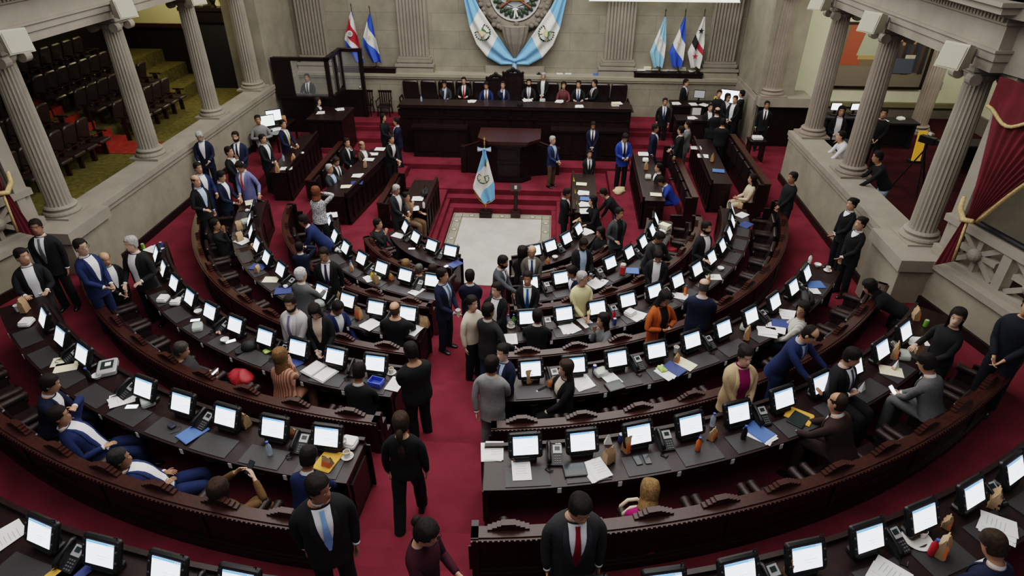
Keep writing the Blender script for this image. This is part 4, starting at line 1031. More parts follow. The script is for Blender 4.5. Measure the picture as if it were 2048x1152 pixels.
def it(kind, x, y, z, rz, label):
    o = None; R = rr.uniform
    if kind in ('bag','bago'): b, m = it_bag(R(.19,.24), R(.12,.15), R(.08,.10), kind == 'bago'); o = b.build('paper_bag', m, None, True, autos=45); cat = 'paper bag'
    elif kind == 'bagsmall': b, m = it_bag(R(.11,.14), R(.10,.12), R(.07,.08), True); o = b.build('paper_bag', m, None, True, autos=45); cat = 'paper bag'
    elif kind == 'baglie':
        b, m = it_bag(.24,.13,.07, True); b.v = [(p[0], -(p[2]-.12), p[1]+.037) for p in b.v]; b.f = [f[::-1] for f in b.f] if False else b.f; o = b.build('paper_bag', m, None, True, autos=45); cat = 'paper bag'
    elif kind in ('paper','papers','cream','bigpaper'):
        b = MB(); n = {'paper':1,'papers':3,'cream':1,'bigpaper':4}[kind]
        for k in range(n): b.box((R(-.02,.02)*(n > 1)+.03*(k-n/2)*(n > 1), R(-.01,.01)*(n > 1), .002+.004*k), (.21,.29,.003), R(-.25,.25)*(n > 1))
        if kind != 'cream':
            for k in range(5): b.box((.03*(n-1-n/2)*(n > 1)-.0, .09-.035*k, .0042+.004*(n-1)), (.13-.03*(k % 2),.004,.0006), 0, 1)
        o = b.build('paper_sheets' if n > 1 else 'paper_sheet', [CREAM if kind == 'cream' else WHITE, pmat('ink_grey', (.35,.35,.37), .8)]); cat = 'paper'
    elif kind in ('blue','bluel','env'):
        m = {'blue':BLUE,'bluel':BLUEL,'env':MANI}[kind]
        o = MB().rbox((0,0,.006), (.23,.31,.012), .008).rbox((.004,.002,.013), (.22,.30,.004), .008, .05).build('folder' if kind != 'env' else 'envelope', m); cat = 'folder' if kind != 'env' else 'envelope'
    elif kind == 'tablet':
        o = thing('tablet_case', label, 'tablet'); MB().rbox((0,0,.008), (.26,.20,.016), .012).build('case', BLACK, o); MB().bb(-.115,.115,-.085,.085,.016,.0175).build('screen', LCD, o); cat = 'tablet'
    elif kind in ('phone','phonew'):
        o = thing('smartphone', label, 'smartphone'); MB().rbox((0,0,.005), (.075,.152,.009), .012).build('case', BLACK if kind == 'phone' else FOAM, o); MB().bb(-.033,.033,-.070,.070,.0095,.0102).build('screen', LCD if kind == 'phone' else SCR, o); cat = 'smartphone'
    elif kind == 'cup': o = MB().lathe((0,0,0), [(.030,0),(.042,.105),(.044,.108),(.040,.108),(.030,.012)], 16).build('foam_cup', FOAM, None, True, autos=40); cat = 'cup'
    elif kind == 'mug':
        o = thing('coffee_mug', label, 'mug'); MB().lathe((0,0,.008), [(.030,0),(.038,.02),(.041,.075),(.037,.075),(.034,.02)], 16).tube([(.038,0,.068),(.062,0,.06),(.064,0,.035),(.038,0,.026)], .006, 6).build('body', FOAM, o, True, autos=40); MB().lathe((0,0,.060), [(.036,0),(.036,.002)], 16).build('coffee', pmat('coffee_milk', (.30,.20,.08), .3), o); MB().lathe((0,0,0), [(.045,0),(.072,.009),(.072,.012),(.04,.005)], 20).build('saucer', FOAM, o, True, autos=40); cat = 'mug'
    elif kind in ('bottle','bottleg','bottley','bottlew','bottler','bottleo','bottlek'):
        m = {'bottle':pmat('water_bottle', (.45,.55,.65), .1, alpha=.55),'bottleg':pmat('green_bottle', (.12,.34,.10), .2),'bottley':pmat('yellow_bottle', (.65,.50,.03), .3),'bottlew':FOAM,'bottler':pmat('red_bottle', (.45,.02,.03), .3),'bottleo':pmat('orange_bottle', (.62,.16,.04), .3),'bottlek':BLACK}[kind]
        o = thing('drink_bottle', label, 'bottle'); MB().lathe((0,0,0), [(.028,0),(.032,.01),(.032,.13),(.014,.17),(.014,.185)], 16).build('body', m, o, True, autos=40); MB().lathe((0,0,.185), [(.016,0),(.016,.02)], 12).build('cap', pmat('cap_blue', (.06,.10,.35), .4) if kind != 'bottlew' else BLACK, o); cat = 'bottle'
    elif kind in ('can','cang','canp'):
        o = thing('drink_can', label, 'can'); MB().lathe((0,0,0), [(.026,0),(.033,.008),(.033,.108),(.027,.118)], 16).build('body', pmat({'can':'can_blue','cang':'can_green','canp':'can_purple'}[kind], {'can':(.05,.07,.25),'cang':(.16,.36,.05),'canp':(.18,.05,.32)}[kind], .25, .3), o, True, autos=40); MB().lathe((0,0,.116), [(.026,0),(.026,.003)], 16).build('lid', SILV, o); cat = 'can'
    elif kind in ('clear','clearfood'):
        o = thing('clear_food_box', label, 'food box'); MB().rbox((0,0,.03), (.19,.16,.06), .03).rbox((0,.0,.07), (.18,.15,.03), .03).build('shell', CLEAR, o, True, autos=40); b = MB()
        for k in range(6): b.ball((R(-.055,.055), R(-.04,.04), .025), (.028,.022,.016), 8, 5)
        b.build('food', pmat('salad', (.45,.42,.10) if kind == 'clearfood' else (.50,.48,.36), .6, noise=.3), o, True); cat = 'food box'
    elif kind == 'foam': o = MB().rbox((0,0,.028), (.19,.17,.056), .025).rbox((0,0,.064), (.17,.15,.022), .02).build('foam_box', FOAM, None, True, autos=40); cat = 'food box'
    elif kind == 'bowl': o = MB().lathe((0,0,0), [(.035,0),(.055,.03),(.065,.055),(.062,.056),(.05,.03),(.03,.008)], 18).build('white_bowl', FOAM, None, True, autos=40); cat = 'bowl'
    elif kind == 'napkin':
        b = MB(); b.add([(-.05,-.02,0),(.05,-.03,0),(.045,.03,0),(-.04,.035,0),(.0,.0,.15),(.02,-.005,.11)], [(0,1,5,4),(1,2,5),(2,3,4,5),(3,0,4)]); o = b.build('napkin', WHITE); cat = 'napkin'
    elif kind == 'tissue':
        b = MB(); b.ball((0,0,.03), (.055,.045,.03), 10, 6); crumple(b, .012, 60); o = b.build('crumpled_napkin', WHITE, None, True); cat = 'napkin'
    elif kind == 'snack':
        b = MB(); b.rbox((0,0,.018), (.11,.15,.035), .03); crumple(b, .008, 50); o = b.build('snack_packet', pmat('snack_green', (.35,.50,.12), .3, noise=.5, nscale=14), None, True); cat = 'snack packet'
    elif kind == 'pink':
        b = MB()
        for k in range(5): b.ball((R(-.04,.04), R(-.03,.03), .018), .02, 8, 6)
        o = b.build('food_scraps', pmat('food_pink', (.70,.36,.30), .6, noise=.3)); cat = 'food'
    elif kind == 'cap':
        o = thing('peaked_hat', label, 'cap'); b = MB(); b.ball((0,.02,.02), (.10,.12,.11), 14, 8); b.v = [(p[0], p[1], max(0, p[2])) for p in b.v]; b.build('crown', BLACKM, o, True); MB().rbox((0,-.13,.012), (.16,.12,.012), .05).build('visor', BLACKM, o); cat = 'cap'
    elif kind == 'jar':
        o = thing('lidded_jar', label, 'jar'); MB().rbox((0,0,.10), (.12,.12,.20), .03).build('body', pmat('jar_red', (.42,.04,.04), .4), o, True, autos=40); MB().bb(-.045,.045,-.064,-.060,.02,.10).build('jar_label', WHITE, o); MB().rbox((0,0,.22), (.11,.11,.05), .03).build('lid', pmat('jar_lid', (.45,.48,.42), .3), o, True, autos=40); cat = 'jar'
    elif kind == 'basket': o = MB().rbox((0,0,.008), (.20,.15,.016), .02).rbox((0,.07,.045), (.20,.012,.08), .005).rbox((0,-.07,.045), (.20,.012,.08), .005).rbox((.095,0,.045), (.012,.15,.08), .005).rbox((-.095,0,.045), (.012,.15,.08), .005).build('plastic_basket', pmat('basket_blue', (.05,.09,.50), .35)); cat = 'basket'
    elif kind == 'binder':
        o = thing('open_binder', label, 'binder')
        for sx in (-1, 1): MB().bb(sx*.005, sx*.24, -.16, .16, 0, .012).build('cover', pmat('binder_grey', (.42,.42,.42), .4), o); MB().box((sx*.12,0,.017), (.20,.28,.010), .03*sx).build('page_stack', WHITE, o)
        cat = 'binder'
    elif kind == 'device':
        o = thing('card_reader_box', label, 'device'); MB().rbox((0,0,.04), (.32,.24,.08), .03).build('case', SILV, o, True, autos=40); MB().bb(-.10,.08,-.07,.08,.08,.084).build('screen', LCD, o); MB().bb(-.06,.02,-.02,.05,.084,.0855).build('sticker', WHITE, o); cat = 'device'
    elif kind == 'blackbag':
        o = thing('black_shoulder_bag', label, 'bag'); b = MB(); b.rbox((0,0,.07), (.34,.20,.14), .07); crumple(b, .012, 20); b.build('body', BLACKM, o, True); MB().tube([(-.15,0,.12),(-.08,.02,.24),(.06,.03,.24),(.15,.0,.12)], .011, 6).build('strap', BLACK, o, True); cat = 'bag'
    elif kind == 'handbag':
        o = thing('cream_handbag', label, 'handbag'); m = pmat('cream_leather', (.62,.54,.40), .5); b = MB(); b.rbox((0,0,.10), (.32,.14,.20), .05); b.build('body', pmat('handbag_black', (.02,.018,.02), .4), o, True, autos=40)
        for sy in (-.05,.05): MB().tube([(-.13,sy,.18),(-.12,sy,.32),(-.05,sy,.40),(.05,sy,.40),(.12,sy,.32),(.13,sy,.18)], .02, 8).build('strap', m, o, True)
        cat = 'handbag'
    elif kind == 'pennant':
        o = thing('yellow_pennant', label, 'pennant'); MB().tube([(0,0,0),(0,0,.28)], .005, 6).lathe((0,0,0), [(.03,0),(.02,.012)], 10).build('stick', BLACK, o); MB().add([(0,0,.28),(0,0,.13),(.03,-.09,.17)], [(0,1,2)]).build('flag', pmat('pennant_yellow', (.85,.68,.03), .6), o); cat = 'pennant'
    elif kind == 'books':
        b = MB()
        for k in range(3): b.rbox((R(-.01,.01),0,.02+.035*k), (.24,.17,.03), .005, R(-.1,.1), k % 2)
        o = b.build('document_pile', [CREAM, WHITE]); cat = 'papers'
    elif kind in ('redbag','coat'):
        b = MB(); b.ball((0,0,.09), (.22,.15,.10), 16, 10); crumple(b, .022, 26); o = b.build('red_bag' if kind == 'redbag' else 'folded_coat', pmat('bag_red', (.30,.012,.02), .6) if kind == 'redbag' else pmat('coat_beige', (.45,.36,.20), .8), None, True); cat = 'bag' if kind == 'redbag' else 'coat'
    elif kind == 'plate':
        o = thing('plate_of_cups', label, 'plate'); MB().lathe((0,0,0), [(.09,0),(.13,.015),(.13,.02),(.08,.006)], 22).build('plate', FOAM, o, True, autos=40); cat = 'plate'
    elif kind == 'charger':
        o = MB().rbox((0,0,.018), (.09,.07,.035), .015).tube([(.04,.02,.02),(.10,.06,.006),(.13,.0,.006),(.08,-.08,.006)], .004, 5).build('charger_box', pmat('charger_dark', (.03,.03,.05), .3)); cat = 'charger'
    o.location = (x, y, z); o.rotation_euler = (0,0,rz); tag(o, label, cat); return o
# ---------------------------------------------------------------- everyone in the hall
SM1 = striped('stripe_white', (.62,.60,.55), (.40,.38,.34), 8)
SM2 = striped('stripe_salmon', (.50,.25,.17), (.22,.09,.06), 9)
SM3 = striped('sparkle', (.012,.012,.013), (.55,.55,.55), 45, 'v')
person(-0.49, -10.89, 2.4, 28, 'tall man in black suit with pale blue tie standing at the aisle bottom', scale=1.0, tie=(0.22, 0.4, 0.72), suit=(0.01, 0.01, 0.012), hyaw=44, hpitch=6, arms=('downb', 'down'), skin=(0.3, 0.155, 0.095), build=1.12)
person(0.42, -11.17, 2.4, 75, 'woman in dark maroon sweater and glasses holding a black phone', scale=0.95, suit=(0.045, 0.008, 0.018), top='plain', fem=True, hair='bun', hyaw=-10, hpitch=22, arms=('front', 'front'), glasses=True, skin=(0.48, 0.27, 0.18), pants=(0.01, 0.01, 0.012), held=('phone', 'black phone held by the woman in maroon sweater', 'both'))
person(1.66, -10.90, 2.4, 8, 'smiling man in charcoal suit with a dark red tie', scale=1.0, suit=(0.028, 0.028, 0.031), tie=(0.22, 0.006, 0.012), arms=('down', 'down'), hpitch=18, hyaw=14, skin=(0.4, 0.215, 0.135), build=1.08)
person(-0.11, -9.57, 1.95, 184, 'woman in black trouser suit with long wavy ponytail walking up the aisle', scale=0.95, pose='walk', fem=True, hair='pony', hc=(0.03, 0.018, 0.012), suit=(0.01, 0.01, 0.012), top='plain', arms=('down', 'down'), skin=(0.48, 0.27, 0.18))
person(5.21, -10.88, 2.4, 200, 'man in navy suit seated at the sixth row looking at a bright phone', scale=0.95, pose='sit', suit=(0.01, 0.014, 0.036), hc=(0.03, 0.018, 0.012), arms=('mid', 'mid'), hpitch=28, lean=8, skin=(0.4, 0.215, 0.135), hair='short', held=('phonew', 'bright phone held by the navy-suited man at the sixth row', 'both'))
person(-1.13, -9.96, 1.95, 172, 'man in navy suit reading papers at the end of the fifth-row left desk', scale=0.95, pose='sit', suit=(0.012, 0.022, 0.075), arms=('desk', 'mid'), hpitch=22, lean=18, skin=(0.3, 0.155, 0.095))
person(-1.81, -10.23, 1.95, 160, 'woman in brown fleece coat raising a phone behind the fifth-row bench back', scale=0.95, pose='sit', suit=(0.1, 0.055, 0.022), top='plain', fem=True, hair='bob', hc=(0.03, 0.018, 0.012), arms=('up', 'up'), skin=(0.55, 0.34, 0.25), lean=-4, held=('phone', 'dark phone raised by the woman in brown fleece coat', 'both'))
person(-2.87, -9.73, 1.95, 118, 'man in bright navy suit slumped low in the fifth-row seat with white shirt', scale=0.95, pose='sit', suit=(0.012, 0.022, 0.075), top='open', arms=('lap', 'lap'), lean=-32, hc=(0.02, 0.02, 0.02), skin=(0.3, 0.155, 0.095), pants=(0.012, 0.022, 0.075))
person(-3.95, -9.23, 1.95, 112, 'man in blue suit resting a hand on his forehead in the fifth row', scale=0.95, pose='sit', suit=(0.012, 0.022, 0.075), top='open', arms=('lap', 'head'), lean=-24, skin=(0.4, 0.215, 0.135), pants=(0.012, 0.022, 0.075))
person(-4.79, -8.87, 1.95, 112, 'man in dark navy suit leaning forward in the fifth row at far left', scale=0.95, pose='sit', suit=(0.01, 0.014, 0.036), arms=('lap', 'lap'), lean=16, hpitch=18, skin=(0.4, 0.215, 0.135))
person(2.43, -10.15, 1.95, 172, 'blonde woman in fuchsia jacket seated with a cream handbag', scale=0.95, pose='sit', suit=(0.3, 0.008, 0.11), top='plain', fem=True, hair='bob', hc=(0.2, 0.12, 0.05), arms=('lap', 'lap'), hpitch=30, lean=10, skin=(0.55, 0.34, 0.25))
person(0.69, -7.98, 1.45, 168, 'man in light grey suit standing at the right edge of the aisle seen from behind', scale=0.97, suit=(0.24, 0.24, 0.245), arms=('front', 'downb'), hyaw=-20, skin=(0.48, 0.27, 0.18))
person(0.80, -7.55, 1.45, 330, 'man in dark suit and pale blue shirt talking to the light grey suit', scale=0.9, suit=(0.01, 0.014, 0.036), shirt=(0.4, 0.5, 0.68), tie=(0.02, 0.03, 0.08), skin=(0.55, 0.34, 0.25), arms=('front', 'front'))
person(1.67, -7.52, 1.45, 290, 'woman with long brown hair in black jacket seated at the fourth-row right desk', scale=0.95, pose='sit', suit=(0.01, 0.01, 0.012), fem=True, hair='long', hc=(0.03, 0.018, 0.012), shirt=(0.62, 0.52, 0.42), arms=('desk', 'lap'), skin=(0.55, 0.34, 0.25))
person(3.75, -8.17, 1.95, 12, 'laughing woman in beige coat over magenta top standing in the fifth row', scale=0.95, suit=(0.44, 0.32, 0.19), shirt=(0.2, 0.006, 0.08), top='open', fem=True, hair='bun', arms=('clasp', 'low'), skin=(0.55, 0.34, 0.25), pants=(0.01, 0.01, 0.012), hpitch=5, build=1.15)
person(4.53, -7.48, 1.95, 48, 'man in navy suit with bright blue tie leaning on the fifth-row desk', scale=0.95, suit=(0.012, 0.022, 0.075), tie=(0.02, 0.16, 0.36), arms=('reach', 'reach'), lean=18, hpitch=25, skin=(0.48, 0.27, 0.18), shirt=(0.4, 0.5, 0.68), hair='thin')
person(5.08, -7.95, 1.95, 40, 'man in black suit with moustache folding his arms in the fifth row', scale=0.92, suit=(0.01, 0.01, 0.012), arms=('cross', 'cross'), hyaw=15, hpitch=12, skin=(0.48, 0.27, 0.18), tie=(0.06, 0.05, 0.12), beard=False, build=1.1, pose='sit', seat=0.75)
person(6.15, -8.21, 1.95, 215, 'man in mid grey suit with a white phone perched by the fifth-row bench back', scale=0.95, suit=(0.1, 0.1, 0.105), arms=('front', 'front'), hpitch=28, lean=22, skin=(0.4, 0.215, 0.135), pose='sit', seat=0.72, held=('phonew', 'white phone held by the man in mid grey suit', 'both'))
person(4.86, -8.85, 1.95, 225, 'man in dark brown suit with thinning hair leaning in the fifth row', scale=0.95, suit=(0.03, 0.016, 0.015), hair='thin', hc=(0.03, 0.018, 0.012), arms=('desk', 'desk'), lean=22, hpitch=5, skin=(0.4, 0.215, 0.135), pose='sit', seat=0.62, build=1.1)
person(6.72, -7.18, 1.95, 290, 'woman with long dark hair in black buttoned jacket at the fifth-row right end', scale=0.95, suit=(0.01, 0.01, 0.012), top='plain', fem=True, hair='long', arms=('rest', 'low'), hyaw=30, skin=(0.55, 0.34, 0.25))
person(7.12, -7.68, 2.4, 310, 'person in black standing at the far right edge', scale=1.0, suit=(0.008, 0.01, 0.016), top='plain', arms=('low', 'low'), skin=(0.4, 0.215, 0.135))
person(5.38, -5.83, 1.45, 250, 'woman in striped white blouse and glasses seated at the fourth-row right desk', scale=0.95, pose='sit', suit=(0.55, 0.55, 0.52), sm=SM1, top='plain', fem=True, hair='long', arms=('desk', 'lap'), glasses=True, hyaw=55, skin=(0.48, 0.27, 0.18), pants=(0.01, 0.014, 0.036))
person(7.18, -5.29, 1.45, 255, 'person in black bending over the bench at the fourth-row right end', scale=0.95, suit=(0.01, 0.01, 0.012), top='plain', lean=62, hpitch=30, arms=('low', 'low'), fem=True, hair='bob', skin=(0.48, 0.27, 0.18))
person(7.35, -2.41, 1.45, 285, 'uniformed woman guard in black with white collar, nearer the columns', scale=0.92, suit=(0.01, 0.01, 0.012), fem=True, hair='bun', arms=('down', 'low'), skin=(0.48, 0.27, 0.18), shirt=(0.74, 0.74, 0.76), open_=0.33)
person(7.12, -3.39, 1.45, 290, 'uniformed woman guard in black double-breasted coat, nearer the pier', scale=0.95, suit=(0.01, 0.01, 0.012), fem=True, hair='bun', arms=('clasp', 'low'), skin=(0.48, 0.27, 0.18), shirt=(0.74, 0.74, 0.76), open_=0.33)
person(6.60, -1.10, 1.45, 285, 'man in black shirt clasping hands beside the right gallery wall', scale=0.92, suit=(0.01, 0.01, 0.012), top='plain', arms=('clasp', 'clasp'), skin=(0.3, 0.155, 0.095))
person(6.30, 0.54, 1.1, 270, 'woman in cream blouse seated at the end of the right straight benches', scale=0.9, pose='sit', suit=(0.55, 0.45, 0.33), top='plain', fem=True, hair='long', arms=('front', 'front'), skin=(0.48, 0.27, 0.18), pants=(0.45, 0.36, 0.25))
person(4.42, -3.04, 1.1, 35, 'bearded man in black blazer and open white shirt behind the third-row desk', scale=0.95, suit=(0.01, 0.01, 0.012), top='open', beard=True, arms=('rest', 'downb'), skin=(0.48, 0.27, 0.18), hyaw=10)
person(3.50, -2.66, 0.75, 30, 'man in dark grey suit bending with one hand on the second-row desk', scale=0.97, suit=(0.028, 0.028, 0.031), shirt=(0.13, 0.13, 0.135), arms=('low', 'side'), lean=14, hpitch=28, skin=(0.3, 0.155, 0.095))
person(3.38, -4.07, 1.1, 350, 'man in black blazer with white shirt looking down between second and third rows', scale=0.93, suit=(0.01, 0.01, 0.012), top='open', arms=('low', 'low'), hpitch=32, skin=(0.48, 0.27, 0.18))
person(3.12, -6.13, 1.45, 30, 'woman in rust orange coat with long dark hair folding her arms', scale=0.95, suit=(0.36, 0.085, 0.018), top='open', shirt=(0.01, 0.01, 0.012), fem=True, hair='long', arms=('cross', 'cross'), glasses=True, hpitch=18, skin=(0.48, 0.27, 0.18), pants=(0.01, 0.01, 0.012))
person(3.79, -5.84, 1.45, 172, 'bald man in navy suit seen from behind holding a phone', scale=0.95, suit=(0.01, 0.014, 0.036), hair='bald', hc=(0.06, 0.05, 0.045), arms=('mid', 'mid'), hpitch=15, skin=(0.55, 0.34, 0.25), build=1.12, twist=-6, held=('phone', 'phone held by the bald man in navy suit', 'both'))
person(1.96, -5.05, 1.1, 25, 'grey-haired man in pale yellow sweater and glasses', scale=0.93, suit=(0.66, 0.6, 0.33), top='plain', hc=(0.34, 0.33, 0.32), glasses=True, arms=('low', 'low'), skin=(0.48, 0.27, 0.18), hyaw=25, pants=(0.028, 0.028, 0.031))
person(2.02, -3.62, 0.75, 290, 'man in navy suit bent in the second row behind the yellow sweater', scale=0.95, pose='sit', suit=(0.01, 0.014, 0.036), arms=('desk', 'lap'), lean=14, hpitch=20, skin=(0.48, 0.27, 0.18))
person(1.23, -5.89, 1.1, 178, 'man in black suit with dark hair seated at the third-row right desk from behind', scale=0.95, pose='sit', suit=(0.01, 0.01, 0.012), arms=('desk', 'desk'), lean=8, skin=(0.48, 0.27, 0.18), seat=0.48)
person(2.38, -5.75, 1.1, 290, 'woman in grey sweater with black hair seated at the third-row right desk', scale=0.95, pose='sit', suit=(0.15, 0.16, 0.165), top='plain', fem=True, hair='long', arms=('face', 'desk'), skin=(0.48, 0.27, 0.18), lean=8, seat=0.42)
person(1.04, -5.08, 1.1, 2, 'man in black suit with bright blue tie behind the third-row right desk', scale=0.92, suit=(0.01, 0.01, 0.012), tie=(0.012, 0.09, 0.26), arms=('low', 'low'), skin=(0.4, 0.215, 0.135), hyaw=-8)
person(0.55, -5.50, 1.1, 335, 'smiling man in black suit and open white shirt beside the blue-tied man', scale=0.93, suit=(0.01, 0.01, 0.012), top='open', arms=('rest', 'low'), skin=(0.55, 0.34, 0.25), hyaw=-12)
person(0.43, -3.98, 0.75, 75, 'bearded man in grey suit leaning towards the second-row desk', scale=0.95, suit=(0.07, 0.075, 0.085), beard=True, arms=('reach', 'low'), tie=(0.05, 0.06, 0.1), hpitch=12, lean=8, skin=(0.4, 0.215, 0.135))
person(1.06, -3.49, 0.75, 5, 'balding man with glasses in brown-grey suit and blue tie behind the second row', scale=0.93, suit=(0.095, 0.085, 0.075), hair='bald', hc=(0.34, 0.33, 0.32), glasses=True, tie=(0.02, 0.05, 0.14), arms=('low', 'low'), skin=(0.48, 0.27, 0.18), hpitch=12)
person(0.86, -3.06, 0.47, 170, 'woman with black wavy hair in black at the edge of the marble floor', scale=0.92, suit=(0.01, 0.01, 0.012), top='plain', fem=True, hair='curly', arms=('low', 'low'), skin=(0.48, 0.27, 0.18))
person(2.04, -3.13, 0.75, 20, 'bearded man in black jacket and pale shirt looking at a phone in the second row', scale=0.95, suit=(0.01, 0.01, 0.012), shirt=(0.4, 0.5, 0.68), beard=True, arms=('low', 'mid'), hpitch=26, skin=(0.3, 0.155, 0.095), top='open', held=('phone', 'phone held by the bearded man in the second row', 'l'))
person(2.89, -1.65, 0.75, 25, 'young man in dark grey jacket with a hand on the first-row bench back', scale=0.92, suit=(0.045, 0.048, 0.052), shirt=(0.01, 0.01, 0.012), top='open', arms=('rest', 'downb'), hyaw=15, skin=(0.4, 0.215, 0.135))
person(1.77, 0.69, 0.16, 85, 'man in black coat standing at the right of the marble floor', scale=0.93, suit=(0.01, 0.01, 0.012), arms=('low', 'mid'), hpitch=15, skin=(0.3, 0.155, 0.095))
person(3.11, 0.43, 0.47, 265, 'man in black jacket and blue jeans bending over the short desk with yellow pennants', scale=0.9, suit=(0.01, 0.01, 0.012), top='plain', pants=(0.05, 0.1, 0.2), lean=40, hpitch=30, arms=('desk', 'low'), skin=(0.48, 0.27, 0.18))
person(2.58, 0.31, 0.47, 285, 'woman in black with bare arms resting them on the short desk', scale=0.95, pose='sit', suit=(0.01, 0.01, 0.012), top='plain', fem=True, hair='long', arms=('desk', 'deskw'), skin=(0.55, 0.34, 0.25), sleeve=True, roll=1, lean=14)
person(2.58, -1.36, 0.47, 300, 'person in black seated at the first-row right desk end', scale=0.92, pose='sit', suit=(0.01, 0.01, 0.012), top='plain', arms=('lap', 'lap'), skin=(0.48, 0.27, 0.18), hpitch=10, fem=True, hair='long')
person(4.63, 1.24, 0.75, 268, 'man in bright blue suit slumped over the right second-row straight desk', scale=0.95, pose='sit', suit=(0.018, 0.045, 0.24), arms=('desk', 'deskw'), lean=34, hpitch=38, skin=(0.3, 0.155, 0.095))
person(4.32, 1.99, 0.75, 275, 'man in dark suit seated farther back at the right second-row straight desk', scale=0.92, pose='sit', suit=(0.01, 0.01, 0.012), arms=('desk', 'lap'), lean=6, skin=(0.48, 0.27, 0.18))
person(3.42, 3.21, 0.75, 10, 'man in bright blue jacket reading his phone on the steps right of the tribune', scale=0.98, suit=(0.018, 0.045, 0.24), tie=(0.01, 0.01, 0.02), arms=('front', 'front'), hpitch=32, skin=(0.48, 0.27, 0.18), pants=(0.01, 0.01, 0.012))
person(2.49, 3.31, 0.34, 5, 'young man in black suit with white gloves clasping his hands', scale=0.87, suit=(0.01, 0.01, 0.012), tie=(0.02, 0.02, 0.02), arms=('clasp', 'clasp'), skin=(0.48, 0.27, 0.18))
person(2.63, 4.79, 0.67, 0, 'man in navy suit clasping hands before the dais at right', scale=0.9, suit=(0.01, 0.014, 0.036), tie=(0.012, 0.012, 0.03), arms=('clasp', 'clasp'), skin=(0.3, 0.155, 0.095), hpitch=15)
person(1.41, 3.83, 0.5, 55, 'man in navy blazer and brown trousers beside the tribune', scale=0.9, suit=(0.016, 0.03, 0.085), pants=(0.09, 0.06, 0.035), shirt=(0.4, 0.5, 0.68), arms=('mid', 'low'), skin=(0.48, 0.27, 0.18), hc=(0.34, 0.33, 0.32))
person(5.01, 6.58, 0.95, 0, 'man in black suit with blue tie standing on the right stairs', scale=0.88, suit=(0.01, 0.01, 0.012), tie=(0.03, 0.06, 0.16), arms=('downb', 'down'), skin=(0.4, 0.215, 0.135))
person(4.41, 4.25, 0.75, 70, 'man in navy suit walking up past the right straight desks', scale=0.92, pose='walk', suit=(0.01, 0.014, 0.036), arms=('down', 'down'), skin=(0.3, 0.155, 0.095))
person(4.97, 3.23, 1.1, 245, 'man in black jacket with untucked white shirt by the right stairs', scale=0.88, suit=(0.01, 0.01, 0.012), arms=('low', 'down'), skin=(0.48, 0.27, 0.18))
person(5.25, 3.74, 1.1, 260, 'man in grey jacket talking beside the right stairs', scale=0.88, suit=(0.11, 0.115, 0.115), shirt=(0.4, 0.5, 0.68), arms=('low', 'low'), skin=(0.48, 0.27, 0.18))
person(5.84, 7.85, 1.25, 50, 'man in black suit with black tie holding a cup at the rear right table', scale=0.88, suit=(0.01, 0.01, 0.012), tie=(0.008, 0.008, 0.01), arms=('down', 'down'), skin=(0.48, 0.27, 0.18))
person(6.68, 6.52, 1.25, 350, 'person in black hood at the back of the rear right huddle', scale=0.88, suit=(0.01, 0.01, 0.012), skin=(0.48, 0.27, 0.18), arms=('low', 'low'), top='plain')
person(6.85, 6.13, 1.25, 20, 'woman with glasses and dark hair in the rear right huddle', scale=0.88, suit=(0.01, 0.01, 0.012), skin=(0.48, 0.27, 0.18), arms=('low', 'low'), fem=True, hair='bob', glasses=True)
person(7.04, 5.91, 1.25, 320, 'man with white shirt and black suit facing left in the rear right huddle', scale=0.88, suit=(0.01, 0.01, 0.012), skin=(0.48, 0.27, 0.18), arms=('low', 'low'), top='open')
person(7.40, 6.56, 1.25, 250, 'tall man in black suit from behind beside the bright monitor', scale=0.88, suit=(0.01, 0.01, 0.012), skin=(0.48, 0.27, 0.18), arms=('low', 'low'))
person(6.37, 6.12, 1.25, 5, 'man with raised hand seated in the rear right huddle', scale=0.88, suit=(0.01, 0.01, 0.012), skin=(0.48, 0.27, 0.18), arms=('low', 'low'), pose='sit')
person(6.22, 4.61, 1.25, 190, 'bald man in black suit from behind in the rear right huddle', scale=0.88, suit=(0.01, 0.01, 0.012), skin=(0.48, 0.27, 0.18), arms=('low', 'low'), hair='bald', build=1.1)
person(6.29, 4.04, 1.1, 165, 'broad man in black from behind at the edge of the rear right huddle', scale=0.88, suit=(0.01, 0.01, 0.012), skin=(0.48, 0.27, 0.18), arms=('low', 'low'), build=1.2, top='plain')
person(7.86, 5.38, 1.25, 350, 'man in black suit and black tie guarding the right gallery opening', scale=0.88, suit=(0.01, 0.01, 0.012), tie=(0.008, 0.008, 0.01), arms=('down', 'downb'), skin=(0.3, 0.155, 0.095))
person(8.70, 2.22, 1.9, 345, 'woman in white top and dark jacket with a camera in the right gallery', scale=0.95, suit=(0.01, 0.01, 0.012), top='open', shirt=(0.74, 0.74, 0.76), fem=True, hair='long', arms=('front', 'low'), skin=(0.48, 0.27, 0.18))
person(8.47, 0.66, 1.9, 265, 'man in white jacket leaning on the parapet beside the middle column', scale=0.92, suit=(0.62, 0.63, 0.66), top='plain', lean=36, arms=('deskw', 'desk'), skin=(0.48, 0.27, 0.18), pants=(0.01, 0.01, 0.012))
person(8.58, -1.04, 1.9, 262, 'man in black jacket and pale jeans leaning over the right parapet', scale=0.98, suit=(0.01, 0.01, 0.012), top='plain', lean=30, arms=('deskw', 'desk'), skin=(0.3, 0.155, 0.095), pants=(0.22, 0.28, 0.34), hpitch=10)
person(9.78, 2.26, 1.9, 330, 'person in dark clothes holding a paper in the right gallery', scale=0.92, suit=(0.01, 0.01, 0.012), top='plain', arms=('low', 'low'), skin=(0.48, 0.27, 0.18))
